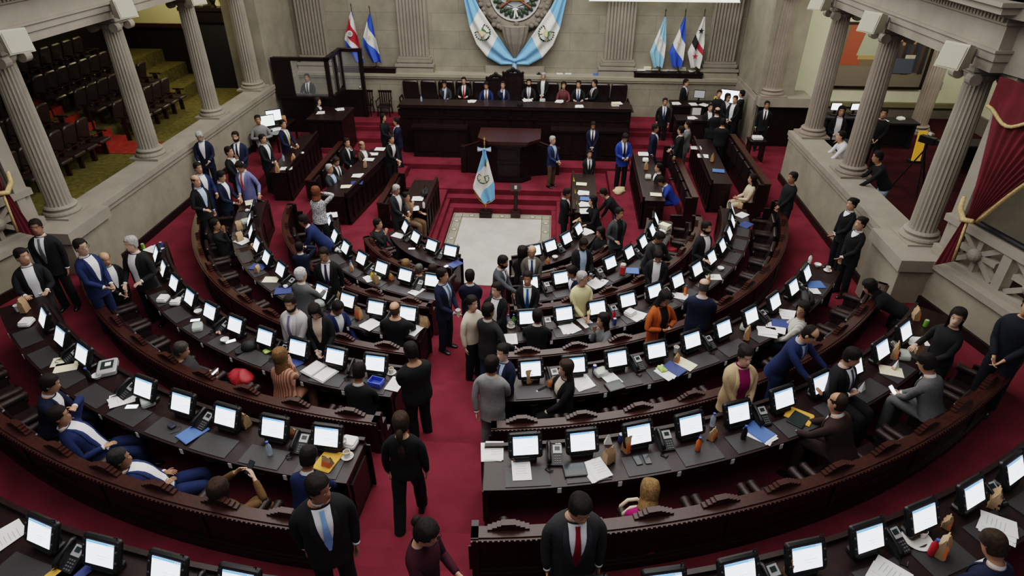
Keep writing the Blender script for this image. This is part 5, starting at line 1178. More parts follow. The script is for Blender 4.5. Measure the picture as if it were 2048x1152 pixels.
person(-2.28, 7.30, 1.36, 0, 'man in grey suit with a phone to his face at the dais', scale=0.92, pose='sit', skin=(0.48, 0.27, 0.18), seat=0.6, suit=(0.028, 0.028, 0.031), shirt=(0.4, 0.5, 0.68), arms=('face', 'desk'), hpitch=20)
person(-1.67, 7.66, 1.36, 0, 'man with bright red tie seated at the dais', scale=0.92, pose='sit', skin=(0.48, 0.27, 0.18), seat=0.6, suit=(0.01, 0.01, 0.012), tie=(0.45, 0.02, 0.02), arms=('desk', 'desk'))
person(-0.85, 7.16, 1.36, 0, 'man in navy suit with brown tie looking down at the dais', scale=0.92, pose='sit', skin=(0.48, 0.27, 0.18), seat=0.6, suit=(0.012, 0.022, 0.075), tie=(0.08, 0.03, 0.02), arms=('desk', 'desk'), hpitch=15)
person(-0.30, 7.22, 1.36, 0, 'man with blue tie holding his chin at the dais', scale=0.92, pose='sit', skin=(0.48, 0.27, 0.18), seat=0.6, suit=(0.01, 0.014, 0.036), tie=(0.02, 0.05, 0.18), arms=('face', 'desk'))
person(0.56, 7.55, 1.36, 0, 'bearded man with grey tie seated at the dais', scale=0.92, pose='sit', skin=(0.48, 0.27, 0.18), seat=0.6, suit=(0.01, 0.01, 0.012), tie=(0.22, 0.24, 0.26), beard=True, arms=('desk', 'desk'))
person(1.73, 7.30, 1.36, 0, 'woman in burgundy jacket seated at the dais', scale=0.92, pose='sit', skin=(0.48, 0.27, 0.18), seat=0.6, suit=(0.1, 0.03, 0.035), top='plain', fem=True, hair='bob', arms=('desk', 'desk'))
person(2.23, 7.47, 1.36, 0, 'man in black suit with dark blue tie seated at the dais right', scale=0.92, pose='sit', skin=(0.48, 0.27, 0.18), seat=0.6, suit=(0.01, 0.01, 0.012), tie=(0.03, 0.05, 0.15), arms=('desk', 'desk'), hyaw=-15)
person(2.78, 7.63, 1.36, -60, 'man in profile facing left at the dais right end', scale=0.92, pose='sit', skin=(0.48, 0.27, 0.18), seat=0.6, suit=(0.01, 0.01, 0.012), tie=(0.06, 0.02, 0.02), arms=('desk', 'desk'))
person(1.04, 7.94, 1.36, -10, 'standing man in black jacket with gold badge behind the dais', scale=0.88, suit=(0.01, 0.01, 0.012), top='open', hc=(0.34, 0.33, 0.32), arms=('low', 'low'), skin=(0.48, 0.27, 0.18))
person(0.33, 6.20, 0.67, 182, 'photographer in dark clothes from behind with arms raised before the dais', scale=0.97, suit=(0.02, 0.024, 0.034), top='plain', arms=('up', 'up'), skin=(0.48, 0.27, 0.18))
person(-6.83, 6.92, 1.5, 0, 'man in black suit seated inside the glazed booth', scale=0.95, pose='sit', suit=(0.01, 0.01, 0.012), tie=(0.02, 0.02, 0.02), arms=('desk', 'desk'), skin=(0.4, 0.215, 0.135), seat=0.62)
person(-6.25, 5.77, 1.25, 80, 'woman clerk in black seated writing at the rear left desk', scale=0.92, pose='sit', suit=(0.01, 0.01, 0.012), fem=True, hair='bob', hc=(0.03, 0.018, 0.012), arms=('desk', 'desk'), skin=(0.55, 0.34, 0.25), lean=10)
person(-6.96, 3.01, 1.45, 30, 'man in grey striped shirt folding his arms by the two screens', scale=0.95, pose='sit', suit=(0.2, 0.2, 0.2), top='plain', arms=('cross', 'cross'), skin=(0.4, 0.215, 0.135))
person(-6.16, 2.77, 1.1, 70, 'man in navy suit with yellow tie standing at the left third-row straight desk', scale=0.93, suit=(0.01, 0.014, 0.036), tie=(0.42, 0.34, 0.1), arms=('mid', 'mid'), skin=(0.48, 0.27, 0.18))
person(-6.26, 1.57, 1.1, 75, 'man in black suit standing in profile near the left gallery wall', scale=0.92, suit=(0.01, 0.01, 0.012), arms=('mid', 'low'), skin=(0.48, 0.27, 0.18))
person(-6.67, 0.93, 1.45, 10, 'bearded man in navy suit and dark tie seated against the left gallery wall', scale=0.97, pose='sit', suit=(0.01, 0.014, 0.036), tie=(0.01, 0.01, 0.015), beard=True, arms=('lap', 'lap'), skin=(0.48, 0.27, 0.18), lean=-10, seat=0.62)
person(-6.46, 0.09, 1.45, 80, 'man in black suit seated in profile by the left gallery wall', scale=0.97, pose='sit', suit=(0.01, 0.01, 0.012), arms=('lap', 'face'), skin=(0.48, 0.27, 0.18), seat=0.55)
person(-5.91, -0.49, 1.1, 350, 'man in periwinkle suit with coral tie leaning by the third-row left desk', scale=0.97, suit=(0.13, 0.14, 0.3), tie=(0.55, 0.08, 0.11), arms=('low', 'side'), hpitch=30, skin=(0.4, 0.215, 0.135))
person(-6.18, -1.11, 1.1, 85, 'man in navy suit with white shirt reading papers beside the periwinkle suit', scale=0.95, suit=(0.01, 0.014, 0.036), arms=('mid', 'mid'), hpitch=18, skin=(0.48, 0.27, 0.18))
person(-7.38, 0.62, 1.45, 15, 'grey-bearded man in navy suit standing against the left gallery wall', scale=0.95, suit=(0.01, 0.014, 0.036), hc=(0.34, 0.33, 0.32), beard=True, arms=('mid', 'mid'), skin=(0.48, 0.27, 0.18), hpitch=25)
person(-6.42, -1.46, 1.45, 60, 'man in navy suit and white shirt standing behind the bald man', scale=0.93, suit=(0.012, 0.022, 0.075), arms=('down', 'mid'), skin=(0.4, 0.215, 0.135))
person(-6.07, -2.25, 1.45, 70, 'bald man in black suit and pale blue shirt outside the third-row bench back', scale=0.95, suit=(0.01, 0.01, 0.012), shirt=(0.4, 0.5, 0.68), hair='bald', hc=(0.03, 0.018, 0.012), arms=('rest', 'down'), skin=(0.48, 0.27, 0.18))
person(-4.47, 2.99, 0.75, 45, 'man in black suit drinking from a white cup at the left second-row straight desk', scale=0.95, pose='sit', suit=(0.01, 0.01, 0.012), tie=(0.02, 0.02, 0.03), arms=('mid', 'face'), skin=(0.48, 0.27, 0.18), seat=0.55)
person(-4.10, 3.16, 0.75, 60, 'balding man in brown suit seated at the far end of the left straight desk', scale=0.92, pose='sit', suit=(0.045, 0.028, 0.022), hair='bald', hc=(0.03, 0.018, 0.012), arms=('desk', 'desk'), skin=(0.4, 0.215, 0.135))
person(-4.51, 1.91, 0.75, 55, 'man in black suit with dark tie seated midway along the left straight desk', scale=0.92, pose='sit', suit=(0.01, 0.01, 0.012), tie=(0.02, 0.02, 0.02), hc=(0.03, 0.018, 0.012), arms=('desk', 'lap'), hpitch=22, skin=(0.48, 0.27, 0.18))
person(-4.47, 1.28, 0.75, 75, 'grey-haired man in slate suit seated at the left straight desk', scale=0.93, pose='sit', suit=(0.03, 0.035, 0.042), shirt=(0.4, 0.5, 0.68), hc=(0.34, 0.33, 0.32), arms=('desk', 'desk'), skin=(0.4, 0.215, 0.135))
person(-3.71, -1.81, 1.1, 175, 'woman in black and white sparkling top with reddish hair standing behind the second row', scale=0.93, suit=(0.2, 0.2, 0.2), sm=SM3, top='plain', fem=True, hair='bob', hc=(0.13, 0.045, 0.02), arms=('head', 'face'), skin=(0.48, 0.27, 0.18), pants=(0.01, 0.01, 0.012))
person(-3.26, 3.01, 0.75, 55, 'man in black suit from behind leaning on the left second-row straight desk', scale=0.9, suit=(0.01, 0.01, 0.012), arms=('desk', 'low'), lean=14, skin=(0.48, 0.27, 0.18))
person(-3.36, 4.57, 0.75, 285, 'man in navy suit facing left at the foot of the left stairs', scale=0.88, suit=(0.01, 0.014, 0.036), arms=('down', 'low'), skin=(0.48, 0.27, 0.18))
person(-3.87, 4.95, 0.75, 70, 'woman with long dark hair in black on the left stairs', scale=0.88, suit=(0.01, 0.01, 0.012), top='plain', fem=True, hair='long', arms=('mid', 'mid'), skin=(0.48, 0.27, 0.18))
person(-2.41, -0.07, 0.47, 60, 'grey-haired man in dark suit standing behind the first-row left desk', scale=0.93, suit=(0.022, 0.024, 0.028), hc=(0.34, 0.33, 0.32), arms=('low', 'mid'), skin=(0.4, 0.215, 0.135), hpitch=15)
person(-2.24, 0.27, 0.47, 70, 'woman in tan jacket seated at the short desk left of the marble', scale=0.92, pose='sit', suit=(0.16, 0.1, 0.06), top='plain', fem=True, hair='short', arms=('chin', 'desk'), skin=(0.48, 0.27, 0.18))
person(-2.56, -1.36, 0.47, 80, 'person in dark jacket resting chin on hand in the first row left', scale=0.95, pose='sit', suit=(0.022, 0.026, 0.026), top='plain', arms=('chin', 'lap'), skin=(0.48, 0.27, 0.18), hair='short')
person(-1.58, -2.99, 0.47, 170, 'woman with light brown curls seated low in the first row', scale=0.86, pose='sit', suit=(0.12, 0.07, 0.04), top='plain', fem=True, hair='bob', hc=(0.17, 0.1, 0.045), arms=('lap', 'lap'), skin=(0.55, 0.34, 0.25))
person(-1.29, -3.06, 0.47, 165, 'grey-capped person seated low in the first row', scale=0.82, pose='sit', suit=(0.028, 0.028, 0.031), top='plain', hc=(0.1, 0.09, 0.08), arms=('lap', 'lap'), skin=(0.48, 0.27, 0.18))
person(-0.99, -3.11, 0.47, 120, 'woman with dark brown hair seated in the first row near the aisle', scale=0.84, pose='sit', suit=(0.03, 0.016, 0.015), top='plain', fem=True, hair='bob', hc=(0.03, 0.018, 0.012), arms=('lap', 'lap'), skin=(0.48, 0.27, 0.18))
person(-3.50, -2.32, 0.75, 285, 'man in blue suit leaning forward over the second-row bench back with a phone', scale=0.97, suit=(0.012, 0.022, 0.075), arms=('mid', 'mid'), lean=36, hpitch=12, skin=(0.3, 0.155, 0.095))
person(-3.50, -3.63, 1.1, 190, 'dark-haired man in navy suit from behind at the second-row bench back', scale=0.8, suit=(0.01, 0.014, 0.036), arms=('head', 'low'), skin=(0.48, 0.27, 0.18), pose='sit', seat=0.62)
person(-2.61, -4.63, 1.1, 8, 'tall man with glasses in black suit and dark purple tie', scale=0.98, suit=(0.01, 0.01, 0.012), tie=(0.03, 0.02, 0.055), glasses=True, arms=('downb', 'downb'), hpitch=10, skin=(0.4, 0.215, 0.135))
person(-2.84, -5.35, 1.1, 160, 'white-haired man in grey suit from behind at the third-row left desk', scale=0.95, suit=(0.105, 0.105, 0.11), hc=(0.5, 0.5, 0.5), arms=('desk', 'deskw'), hyaw=-20, skin=(0.48, 0.27, 0.18), lean=6)
person(-2.40, -6.72, 1.45, 342, 'bearded man in pale grey suit facing left between third and fourth rows', scale=0.97, suit=(0.46, 0.45, 0.45), tie=(0.2, 0.17, 0.28), beard=True, arms=('down', 'low'), hyaw=18, hpitch=5, skin=(0.48, 0.27, 0.18), build=1.12)
person(-2.04, -6.72, 1.45, 10, 'woman in black suit looking down at her watch beside the pale grey suit', scale=0.93, suit=(0.01, 0.01, 0.012), shirt=(0.55, 0.42, 0.34), fem=True, hair='long', arms=('low', 'mid'), hpitch=30, skin=(0.55, 0.34, 0.25))
person(-2.26, -5.64, 1.1, 60, 'man in royal navy suit reading his phone at the third-row left desk', scale=0.97, pose='sit', suit=(0.012, 0.022, 0.075), arms=('mid', 'mid'), hpitch=30, lean=12, skin=(0.3, 0.155, 0.095), held=('phonew', 'phone in the hands of the royal navy suited man', 'both'))
person(-1.12, -5.79, 1.1, 172, 'bald heavy man in black from behind at the third-row left desk', scale=0.98, pose='sit', suit=(0.01, 0.01, 0.012), top='plain', hair='bald', hc=(0.1, 0.06, 0.04), arms=('desk', 'deskw'), skin=(0.48, 0.27, 0.18), build=1.2)
person(-2.33, -7.64, 1.45, 165, 'woman with tawny hair in striped salmon sweater at the fourth-row left desk', scale=0.98, pose='sit', suit=(0.5, 0.25, 0.18), sm=SM2, top='plain', fem=True, hair='long', hc=(0.14, 0.075, 0.032), arms=('face', 'face'), skin=(0.55, 0.34, 0.25), lean=8)
person(-1.16, -7.93, 1.45, 172, 'man in black suit from behind reading a phone at the fourth-row left desk', scale=0.97, pose='sit', suit=(0.01, 0.01, 0.012), arms=('mid', 'desk'), hpitch=22, lean=10, skin=(0.3, 0.155, 0.095))
person(-0.36, -7.83, 1.45, 218, 'large man in black from behind standing at the left edge of the aisle', scale=0.99, suit=(0.01, 0.01, 0.012), top='plain', arms=('low', 'low'), hpitch=15, skin=(0.3, 0.155, 0.095), build=1.22)
person(-0.41, -5.19, 1.1, 65, 'man in navy suit holding a white cup in the central aisle', scale=0.96, suit=(0.01, 0.014, 0.036), shirt=(0.4, 0.5, 0.68), tie=(0.1, 0.12, 0.18), arms=('mid', 'low'), skin=(0.48, 0.27, 0.18), hyaw=10, held=('cup', 'white cup held by the navy-suited man in the aisle', 'r'))
person(-0.02, -4.59, 0.75, 185, 'man in navy suit from behind facing the marble floor', scale=0.95, suit=(0.01, 0.014, 0.036), arms=('low', 'low'), skin=(0.48, 0.27, 0.18), hyaw=-12)
person(0.19, -5.98, 1.1, 50, 'woman in cream blazer and black trousers in the central aisle', scale=0.95, suit=(0.66, 0.58, 0.47), top='plain', fem=True, hair='pony', arms=('down', 'low'), skin=(0.55, 0.34, 0.25), pants=(0.01, 0.01, 0.012))
person(0.47, -6.23, 1.1, 150, 'man in black jacket and jeans from behind leaning on the third-row desk', scale=0.97, suit=(0.028, 0.028, 0.031), arms=('side', 'low'), pants=(0.03, 0.045, 0.09), skin=(0.3, 0.155, 0.095), hyaw=-25)
person(-6.97, -5.53, 1.95, 12, 'man in black suit with grey tie standing below the left curtain', scale=0.97, suit=(0.01, 0.01, 0.012), tie=(0.11, 0.12, 0.14), arms=('low', 'down'), skin=(0.3, 0.155, 0.095), hyaw=12, build=1.08)
person(-6.82, -6.17, 1.95, 40, 'man in black suit and white shirt seated at the far left desk end', scale=1.0, pose='sit', suit=(0.01, 0.01, 0.012), top='open', arms=('desk', 'desk'), skin=(0.48, 0.27, 0.18), hyaw=32, seat=0.58)
person(-5.82, -6.14, 1.95, 80, 'man in royal navy suit with glasses standing outside the fourth-row bench back', scale=0.97, suit=(0.012, 0.022, 0.075), glasses=True, arms=('mid', 'low'), skin=(0.55, 0.34, 0.25), hyaw=-8)
person(-6.11, -5.43, 1.45, 60, 'bald man in black coat at the far left end of the fourth row', scale=0.9, suit=(0.01, 0.01, 0.012), hair='bald', hc=(0.03, 0.018, 0.012), arms=('low', 'low'), skin=(0.48, 0.27, 0.18), hpitch=12)
person(-5.72, -5.18, 1.45, 352, 'grey-haired man in black blazer and open white shirt at the fourth-row left end', scale=1.0, suit=(0.01, 0.01, 0.012), top='open', hc=(0.34, 0.33, 0.32), arms=('mid', 'rest'), skin=(0.55, 0.34, 0.25), hyaw=-15, build=1.08)
person(-3.73, -7.41, 1.45, 108, 'man in dark jacket slouching with a phone in the fourth row left', scale=0.95, pose='sit', suit=(0.028, 0.028, 0.031), top='plain', hc=(0.04, 0.035, 0.032), arms=('mid', 'mid'), hpitch=15, lean=-14, skin=(0.4, 0.215, 0.135), held=('phonew', 'phone held by the slouching man in the fourth row', 'both'))
person(-5.52, -2.78, 1.1, 98, 'person in black seated low in the third row left with hand at face', scale=0.92, pose='sit', suit=(0.01, 0.01, 0.012), top='plain', arms=('face', 'lap'), skin=(0.3, 0.155, 0.095), lean=-8)
# ---------------------------------------------------------------- where each thing lies
ITEMS = [
('papers',0.828,-9.153,2.711,0.18,'printed sheets just before the first monitor, right half of fifth row'),
('baglie',1.077,-9.181,2.711,0.29,'brown paper bag lying just before the first monitor, right half of fifth row'),
('cang',1.080,-9.126,2.711,0.12,'green drink can just before the first monitor, right half of fifth row'),
('paper',1.149,-9.420,2.720,0.12,'printed sheet under a phone in front of the first monitor, right half of fifth row'),
('tissue',1.551,-9.058,2.711,0.17,'crumpled napkin just before the second monitor, right half of fifth row'),
('tablet',1.744,-9.381,2.720,0.18,'black tablet just before the second monitor, right half of fifth row'),
('bigpaper',1.995,-9.364,2.720,0.42,'spread printed papers just beyond the second monitor, right half of fifth row'),
('bag',2.128,-9.219,2.720,0.58,'tall plain paper bag just beyond the second monitor, right half of fifth row'),
('bago',2.367,-9.025,2.711,0.69,'orange printed paper bag just before the third monitor, right half of fifth row'),
('can',2.290,-8.900,2.711,0.25,'dark blue can just before the third monitor, right half of fifth row'),
('napkin',2.138,-8.938,2.711,0.23,'white folded napkin just before the third monitor, right half of fifth row'),
('phone',2.456,-9.188,2.720,0.33,'black phone in front of the third monitor, right half of fifth row'),
('phone',2.566,-9.166,2.720,0.20,'second black phone in front of the third monitor, right half of fifth row'),
('bottleo',3.167,-8.988,2.720,0.34,'orange drink bottle in front of the fourth monitor, right half of fifth row'),
('bagsmall',3.376,-8.774,2.711,0.89,'small orange printed bag just beyond the fourth monitor, right half of fifth row'),
('bottle',3.416,-8.567,2.711,0.38,'clear water bottle just before the fifth monitor, right half of fifth row'),
('napkin',3.668,-8.426,2.711,0.76,'white napkin just before the fifth monitor, right half of fifth row'),
('bottlek',3.739,-8.766,2.720,0.40,'black bottle in front of the fifth monitor, right half of fifth row'),
('papers',3.980,-8.681,2.720,0.78,'white printed papers just beyond the fifth monitor, right half of fifth row'),
('bluel',3.953,-8.650,2.720,0.69,'blue folder just beyond the fifth monitor, right half of fifth row'),
('env',4.517,-8.346,2.720,0.98,'orange envelope just beyond the sixth monitor, right half of fifth row'),
('tablet',4.489,-8.407,2.720,0.87,'blue-black tablet in front of the sixth monitor, right half of fifth row'),
('clear',4.883,-7.849,2.711,0.91,'clear plastic tray just before the seventh monitor, right half of fifth row'),
('napkin',4.992,-8.118,2.720,0.73,'white tent napkin in front of the seventh monitor, right half of fifth row'),
('napkin',5.479,-7.798,2.720,0.79,'white tent napkin in front of the eighth monitor, right half of fifth row'),
('clear',6.328,-7.053,2.720,1.43,'clear plastic box just before the tenth monitor, right half of fifth row'),
('bago',6.215,-7.047,2.711,1.07,'orange printed bag just beyond the ninth monitor, right half of fifth row'),
('bag',6.584,-6.932,2.720,1.28,'brown paper bag in front of the tenth monitor, right half of fifth row'),
('paper',6.705,-6.659,2.720,1.52,'white sheet just beyond the tenth monitor, right half of fifth row'),
('bago',6.951,-6.062,2.711,1.38,'brown bag just beyond the tenth monitor, right half of fifth row'),
('cang',7.001,-6.268,2.711,0.84,'green can just beyond the tenth monitor, right half of fifth row'),
('cream',6.034,-7.376,2.720,1.30,'cream sheet in front of the ninth monitor, right half of fifth row'),
('pink',6.103,-7.308,2.720,0.70,'pink pastry in front of the ninth monitor, right half of fifth row'),
('napkin',6.115,-7.310,2.720,0.70,'white napkin in front of the ninth monitor, right half of fifth row'),
('bag',1.163,-7.297,2.211,0.42,'kraft paper bag just before the first monitor, right half of fourth row'),
('bagsmall',1.468,-7.375,2.220,0.72,'crumpled paper bag just beyond the first monitor, right half of fourth row'),
('papers',1.941,-7.296,2.220,0.47,'long white sheets in front of the second monitor, right half of fourth row'),
('can',2.107,-7.023,2.211,0.29,'dark blue can just beyond the second monitor, right half of fourth row'),
('clearfood',2.196,-7.079,2.211,0.48,'clear salad box just before the third monitor, right half of fourth row'),
('paper',2.342,-7.178,2.220,0.58,'folded white sheet just before the third monitor, right half of fourth row'),
('tablet',2.383,-7.339,2.220,0.45,'black tablet just before the third monitor, right half of fourth row'),
('papers',3.182,-6.976,2.220,0.78,'white sheets over folder in front of the fourth monitor, right half of fourth row'),
('blue',3.280,-6.901,2.220,0.79,'navy folder just beyond the fourth monitor, right half of fourth row'),
('snack',3.099,-6.929,2.220,0.42,'pink pouch in front of the fourth monitor, right half of fourth row'),
('bagsmall',3.346,-6.708,2.220,1.16,'yellow snack bag just beyond the fourth monitor, right half of fourth row'),
('cream',3.469,-6.771,2.220,0.86,'cream paper just before the fifth monitor, right half of fourth row'),
('cup',3.372,-6.481,2.211,0.48,'white foam cup just before the fifth monitor, right half of fourth row'),
('bago',4.540,-6.052,2.220,1.17,'tall brown paper bag just before the seventh monitor, right half of fourth row'),
('clear',4.592,-5.770,2.211,1.11,'clear plastic box just before the seventh monitor, right half of fourth row'),
('papers',4.915,-5.839,2.220,1.40,'white printed papers just beyond the seventh monitor, right half of fourth row'),
('papers',5.083,-5.746,2.220,1.34,'second pile of printed papers just beyond the seventh monitor, right half of fourth row'),
('blue',5.196,-5.627,2.220,1.36,'navy folder just before the eighth monitor, right half of fourth row'),
('papers',5.415,-5.324,2.220,1.49,'striped printed papers just beyond the eighth monitor, right half of fourth row'),
('paper',6.022,-4.554,2.220,1.62,'white sheet just before the tenth monitor, right half of fourth row'),
('bluel',6.161,-4.356,2.220,1.65,'pale notebook in front of the tenth monitor, right half of fourth row'),
('blackbag',5.834,-4.918,2.220,1.39,'black shoulder bag in front of the ninth monitor, right half of fourth row'),
('bottlew',6.319,-3.555,2.211,1.06,'white bottle just beyond the tenth monitor, right half of fourth row'),
('bowl',6.438,-3.659,2.211,1.05,'white bowl just beyond the tenth monitor, right half of fourth row'),
('mug',6.567,-3.818,2.220,1.04,'white coffee mug just beyond the tenth monitor, right half of fourth row'),
('papers',1.785,-5.487,1.870,0.45,'white printed papers in front of the second monitor, right half of third row'),
('mug',0.780,-5.479,1.861,0.14,'white mug just before the first monitor, right half of third row'),
('bottleg',0.825,-5.407,1.861,0.15,'green bottle just before the first monitor, right half of third row'),
('bottle',0.732,-5.421,1.861,0.13,'water bottle just before the first monitor, right half of third row'),
('paper',2.067,-5.276,1.861,0.55,'white sheet just before the third monitor, right half of third row'),
('paper',0.804,-5.850,1.870,0.14,'dark framed sheet just before the first monitor, right half of third row'),
('bottler',2.549,-5.161,1.870,0.46,'red drink bottle just beyond the third monitor, right half of third row'),
('can',2.555,-5.304,1.870,0.45,'blue can just beyond the third monitor, right half of third row'),
('foam',2.853,-4.982,1.870,0.87,'white foam box just before the fourth monitor, right half of third row'),
('papers',2.953,-5.004,1.870,0.88,'white papers in front of the fourth monitor, right half of third row'),
('phone',3.069,-4.886,1.870,0.91,'black phone just beyond the fourth monitor, right half of third row'),
('cup',3.199,-4.437,1.861,0.62,'white foam cup just before the fifth monitor, right half of third row'),
('bago',3.345,-4.438,1.861,0.99,'orange printed bag just before the fifth monitor, right half of third row'),
('paper',3.819,-4.325,1.870,1.25,'white crumpled sheet just before the sixth monitor, right half of third row'),
('bottleo',3.924,-4.285,1.870,0.74,'orange bottle in front of the sixth monitor, right half of third row'),
('bagsmall',4.442,-3.776,1.870,1.39,'small paper bag in front of the seventh monitor, right half of third row'),
('blackbag',4.420,-3.353,1.861,1.62,'olive black bag just beyond the seventh monitor, right half of third row'),
('paper',4.581,-3.601,1.870,1.60,'white sheet just beyond the seventh monitor, right half of third row'),
('bowl',4.773,-3.313,1.870,0.96,'white bowl in front of the eighth monitor, right half of third row'),
('bagsmall',5.503,-1.277,1.861,2.22,'pale paper bag just beyond the eleventh monitor, right half of third row'),
('paper',5.804,-0.754,1.870,2.31,'white notebook just beyond the twelfth monitor, right half of third row'),
('bagsmall',5.849,-0.371,1.870,2.55,'orange printed bag just beyond the twelfth monitor, right half of third row'),
('blue',5.768,-1.272,1.870,2.40,'navy cushioned folder just before the twelfth monitor, right half of third row'),
('papers',2.355,-3.437,1.520,0.86,'white papers in front of the third monitor, right half of second row'),
('paper',2.442,-3.319,1.520,1.07,'white sheet with a pen just beyond the third monitor, right half of second row'),
('jar',2.917,-3.009,1.520,1.29,'tall red and white jar just beyond the fourth monitor, right half of second row'),
('bluel',3.114,-2.875,1.520,1.52,'blue folder just before the fifth monitor, right half of second row'),
('clear',3.640,-2.096,1.520,1.92,'clear plastic box in front of the sixth monitor, right half of second row'),
('bowl',3.482,-2.346,1.520,0.98,'white bowl just beyond the fifth monitor, right half of second row'),
('books',4.073,-0.846,1.520,2.41,'stack of documents in front of the eighth monitor, right half of second row'),
('foam',3.957,-1.126,1.520,2.34,'white foam box just beyond the seventh monitor, right half of second row'),
('bowl',1.539,-1.932,1.231,0.67,'white bowl in front of the third monitor, right half of first row'),
('bagsmall',1.371,-2.162,1.231,1.09,'crumpled paper bag just beyond the second monitor, right half of first row'),
('bagsmall',2.126,-0.134,1.231,2.55,'orange printed bag just beyond the fifth monitor, right half of first row'),
('papers',2.276,-0.584,1.231,2.37,'white papers just beyond the fifth monitor, right half of first row'),
('blue',-0.646,-2.342,1.231,-0.71,'navy folder just before the first monitor, left half of first row'),
('phonew',-0.808,-2.429,1.231,-0.67,'white phone in front of the first monitor, left half of first row'),
('bagsmall',-1.600,-1.578,1.231,-1.49,'orange printed bag just before the third monitor, left half of first row'),
('tissue',-1.408,-1.710,1.231,-0.69,'crumpled napkin just beyond the second monitor, left half of first row'),
('phonew',-1.733,-1.704,1.231,-1.49,'white phone in front of the third monitor, left half of first row'),
('paper',-2.182,-1.069,1.231,-1.99,'white sheet in front of the fourth monitor, left half of first row'),
('bagsmall',-2.024,-0.663,1.231,-2.13,'pale paper bag just beyond the fourth monitor, left half of first row'),
('bagsmall',-2.102,-0.346,1.231,-2.45,'orange printed bag just beyond the fourth monitor, left half of first row'),
('papers',-2.164,-3.506,1.520,-0.99,'white printed papers just beyond the third monitor, left half of second row'),
('bag',-2.047,-3.656,1.520,-0.86,'kraft paper bag in front of the third monitor, left half of second row'),
('bagsmall',-1.773,-3.502,1.511,-0.82,'white topped bag just before the third monitor, left half of second row'),
('bottley',-2.148,-3.563,1.520,-0.54,'yellow bottle in front of the third monitor, left half of second row'),
('paper',-1.178,-3.931,1.520,-0.55,'printed sheet just beyond the first monitor, left half of second row'),
('bagsmall',-2.657,-3.227,1.520,-1.39,'small snack bag in front of the fourth monitor, left half of second row'),
('bottle',-2.681,-3.181,1.520,-0.70,'water bottle in front of the fourth monitor, left half of second row'),
('foam',-3.155,-2.406,1.511,-1.70,'white food box just beyond the fifth monitor, left half of second row'),
('blue',-3.565,-2.065,1.520,-1.92,'navy folder just beyond the sixth monitor, left half of second row'),
('bagsmall',-3.844,-1.642,1.520,-2.21,'orange printed bag in front of the seventh monitor, left half of second row'),
('papers',-3.903,-0.667,1.511,-2.62,'white papers just beyond the seventh monitor, left half of second row'),
('bago',-0.889,-5.397,1.861,-0.25,'orange printed bag just before the first monitor, left half of third row'),
('bag',-0.690,-5.575,1.861,-0.21,'brown paper bag just before the first monitor, left half of third row'),
('paper',-0.849,-5.707,1.870,-0.41,'white sheet just before the first monitor, left half of third row'),
('bago',-1.874,-5.411,1.870,-0.60,'orange printed bag just beyond the second monitor, left half of third row'),
('papers',-1.620,-5.606,1.870,-0.54,'white papers with biscuits in front of the second monitor, left half of third row'),
('tissue',-2.074,-5.093,1.861,-0.39,'crumpled tissue just before the third monitor, left half of third row'),
('bag',-2.342,-4.943,1.861,-0.97,'brown paper bag just beyond the third monitor, left half of third row'),
('clearfood',-2.685,-5.053,1.870,-1.01,'clear box of food just before the fourth monitor, left half of third row'),
('tissue',-3.512,-4.515,1.870,-0.66,'white crumpled napkin just beyond the fifth monitor, left half of third row'),
('blue',-3.514,-4.638,1.870,-1.35,'navy folder just beyond the fifth monitor, left half of third row'),
('cream',-3.899,-4.254,1.870,-1.53,'cream paper just beyond the sixth monitor, left half of third row'),
('blue',-4.334,-3.809,1.870,-1.72,'navy folder in front of the seventh monitor, left half of third row'),
('bagsmall',-4.276,-3.963,1.870,-1.70,'small brown bag in front of the seventh monitor, left half of third row'),
('bag',-5.150,-2.754,1.870,-2.13,'brown paper bag in front of the ninth monitor, left half of third row'),
('bagsmall',-4.747,-3.042,1.861,-2.05,'crumpled brown bag just beyond the eighth monitor, left half of third row'),
('papers',-5.107,-2.777,1.870,-2.12,'white sheets in front of the ninth monitor, left half of third row'),
('bago',-5.399,-2.226,1.870,-2.31,'orange printed bag in front of the tenth monitor, left half of third row'),
('clear',-5.393,-1.898,1.870,-2.45,'clear plastic box just beyond the tenth monitor, left half of third row'),
('tissue',-5.605,-1.316,1.870,-1.34,'crumpled white napkin just beyond the eleventh monitor, left half of third row'),
('cream',-5.748,-0.835,1.870,-2.65,'cream sheet just beyond the eleventh monitor, left half of third row'),
('binder',-1.910,-7.304,2.220,-0.52,'large open binder just beyond the second monitor, left half of fourth row'),
('blue',-2.388,-7.162,2.220,-0.71,'dark tablet folder in front of the third monitor, left half of fourth row'),
('bottleo',-2.203,-6.914,2.211,-0.31,'orange drink bottle just before the third monitor, left half of fourth row'),
('cup',-2.018,-6.964,2.211,-0.28,'white foam cup just before the third monitor, left half of fourth row'),
('snack',-2.849,-6.864,2.211,-0.74,'green snack packet just before the fourth monitor, left half of fourth row'),
('cap',-3.184,-6.827,2.220,-0.96,'black cap just beyond the fourth monitor, left half of fourth row'),
('phonew',-3.526,-6.668,2.220,-1.01,'white phone in front of the fifth monitor, left half of fourth row'),
('pink',-3.808,-6.475,2.220,-0.53,'pink pastry just beyond the fifth monitor, left half of fourth row'),
('bowl',-3.609,-6.677,2.220,-0.50,'clear bowl in front of the fifth monitor, left half of fourth row'),
('clear',-4.195,-6.373,2.220,-1.19,'clear plastic tray in front of the sixth monitor, left half of fourth row'),
('phonew',-4.353,-6.150,2.220,-1.31,'white card just beyond the sixth monitor, left half of fourth row'),
('bowl',-4.409,-5.929,2.211,-0.64,'clear bowl just before the seventh monitor, left half of fourth row'),
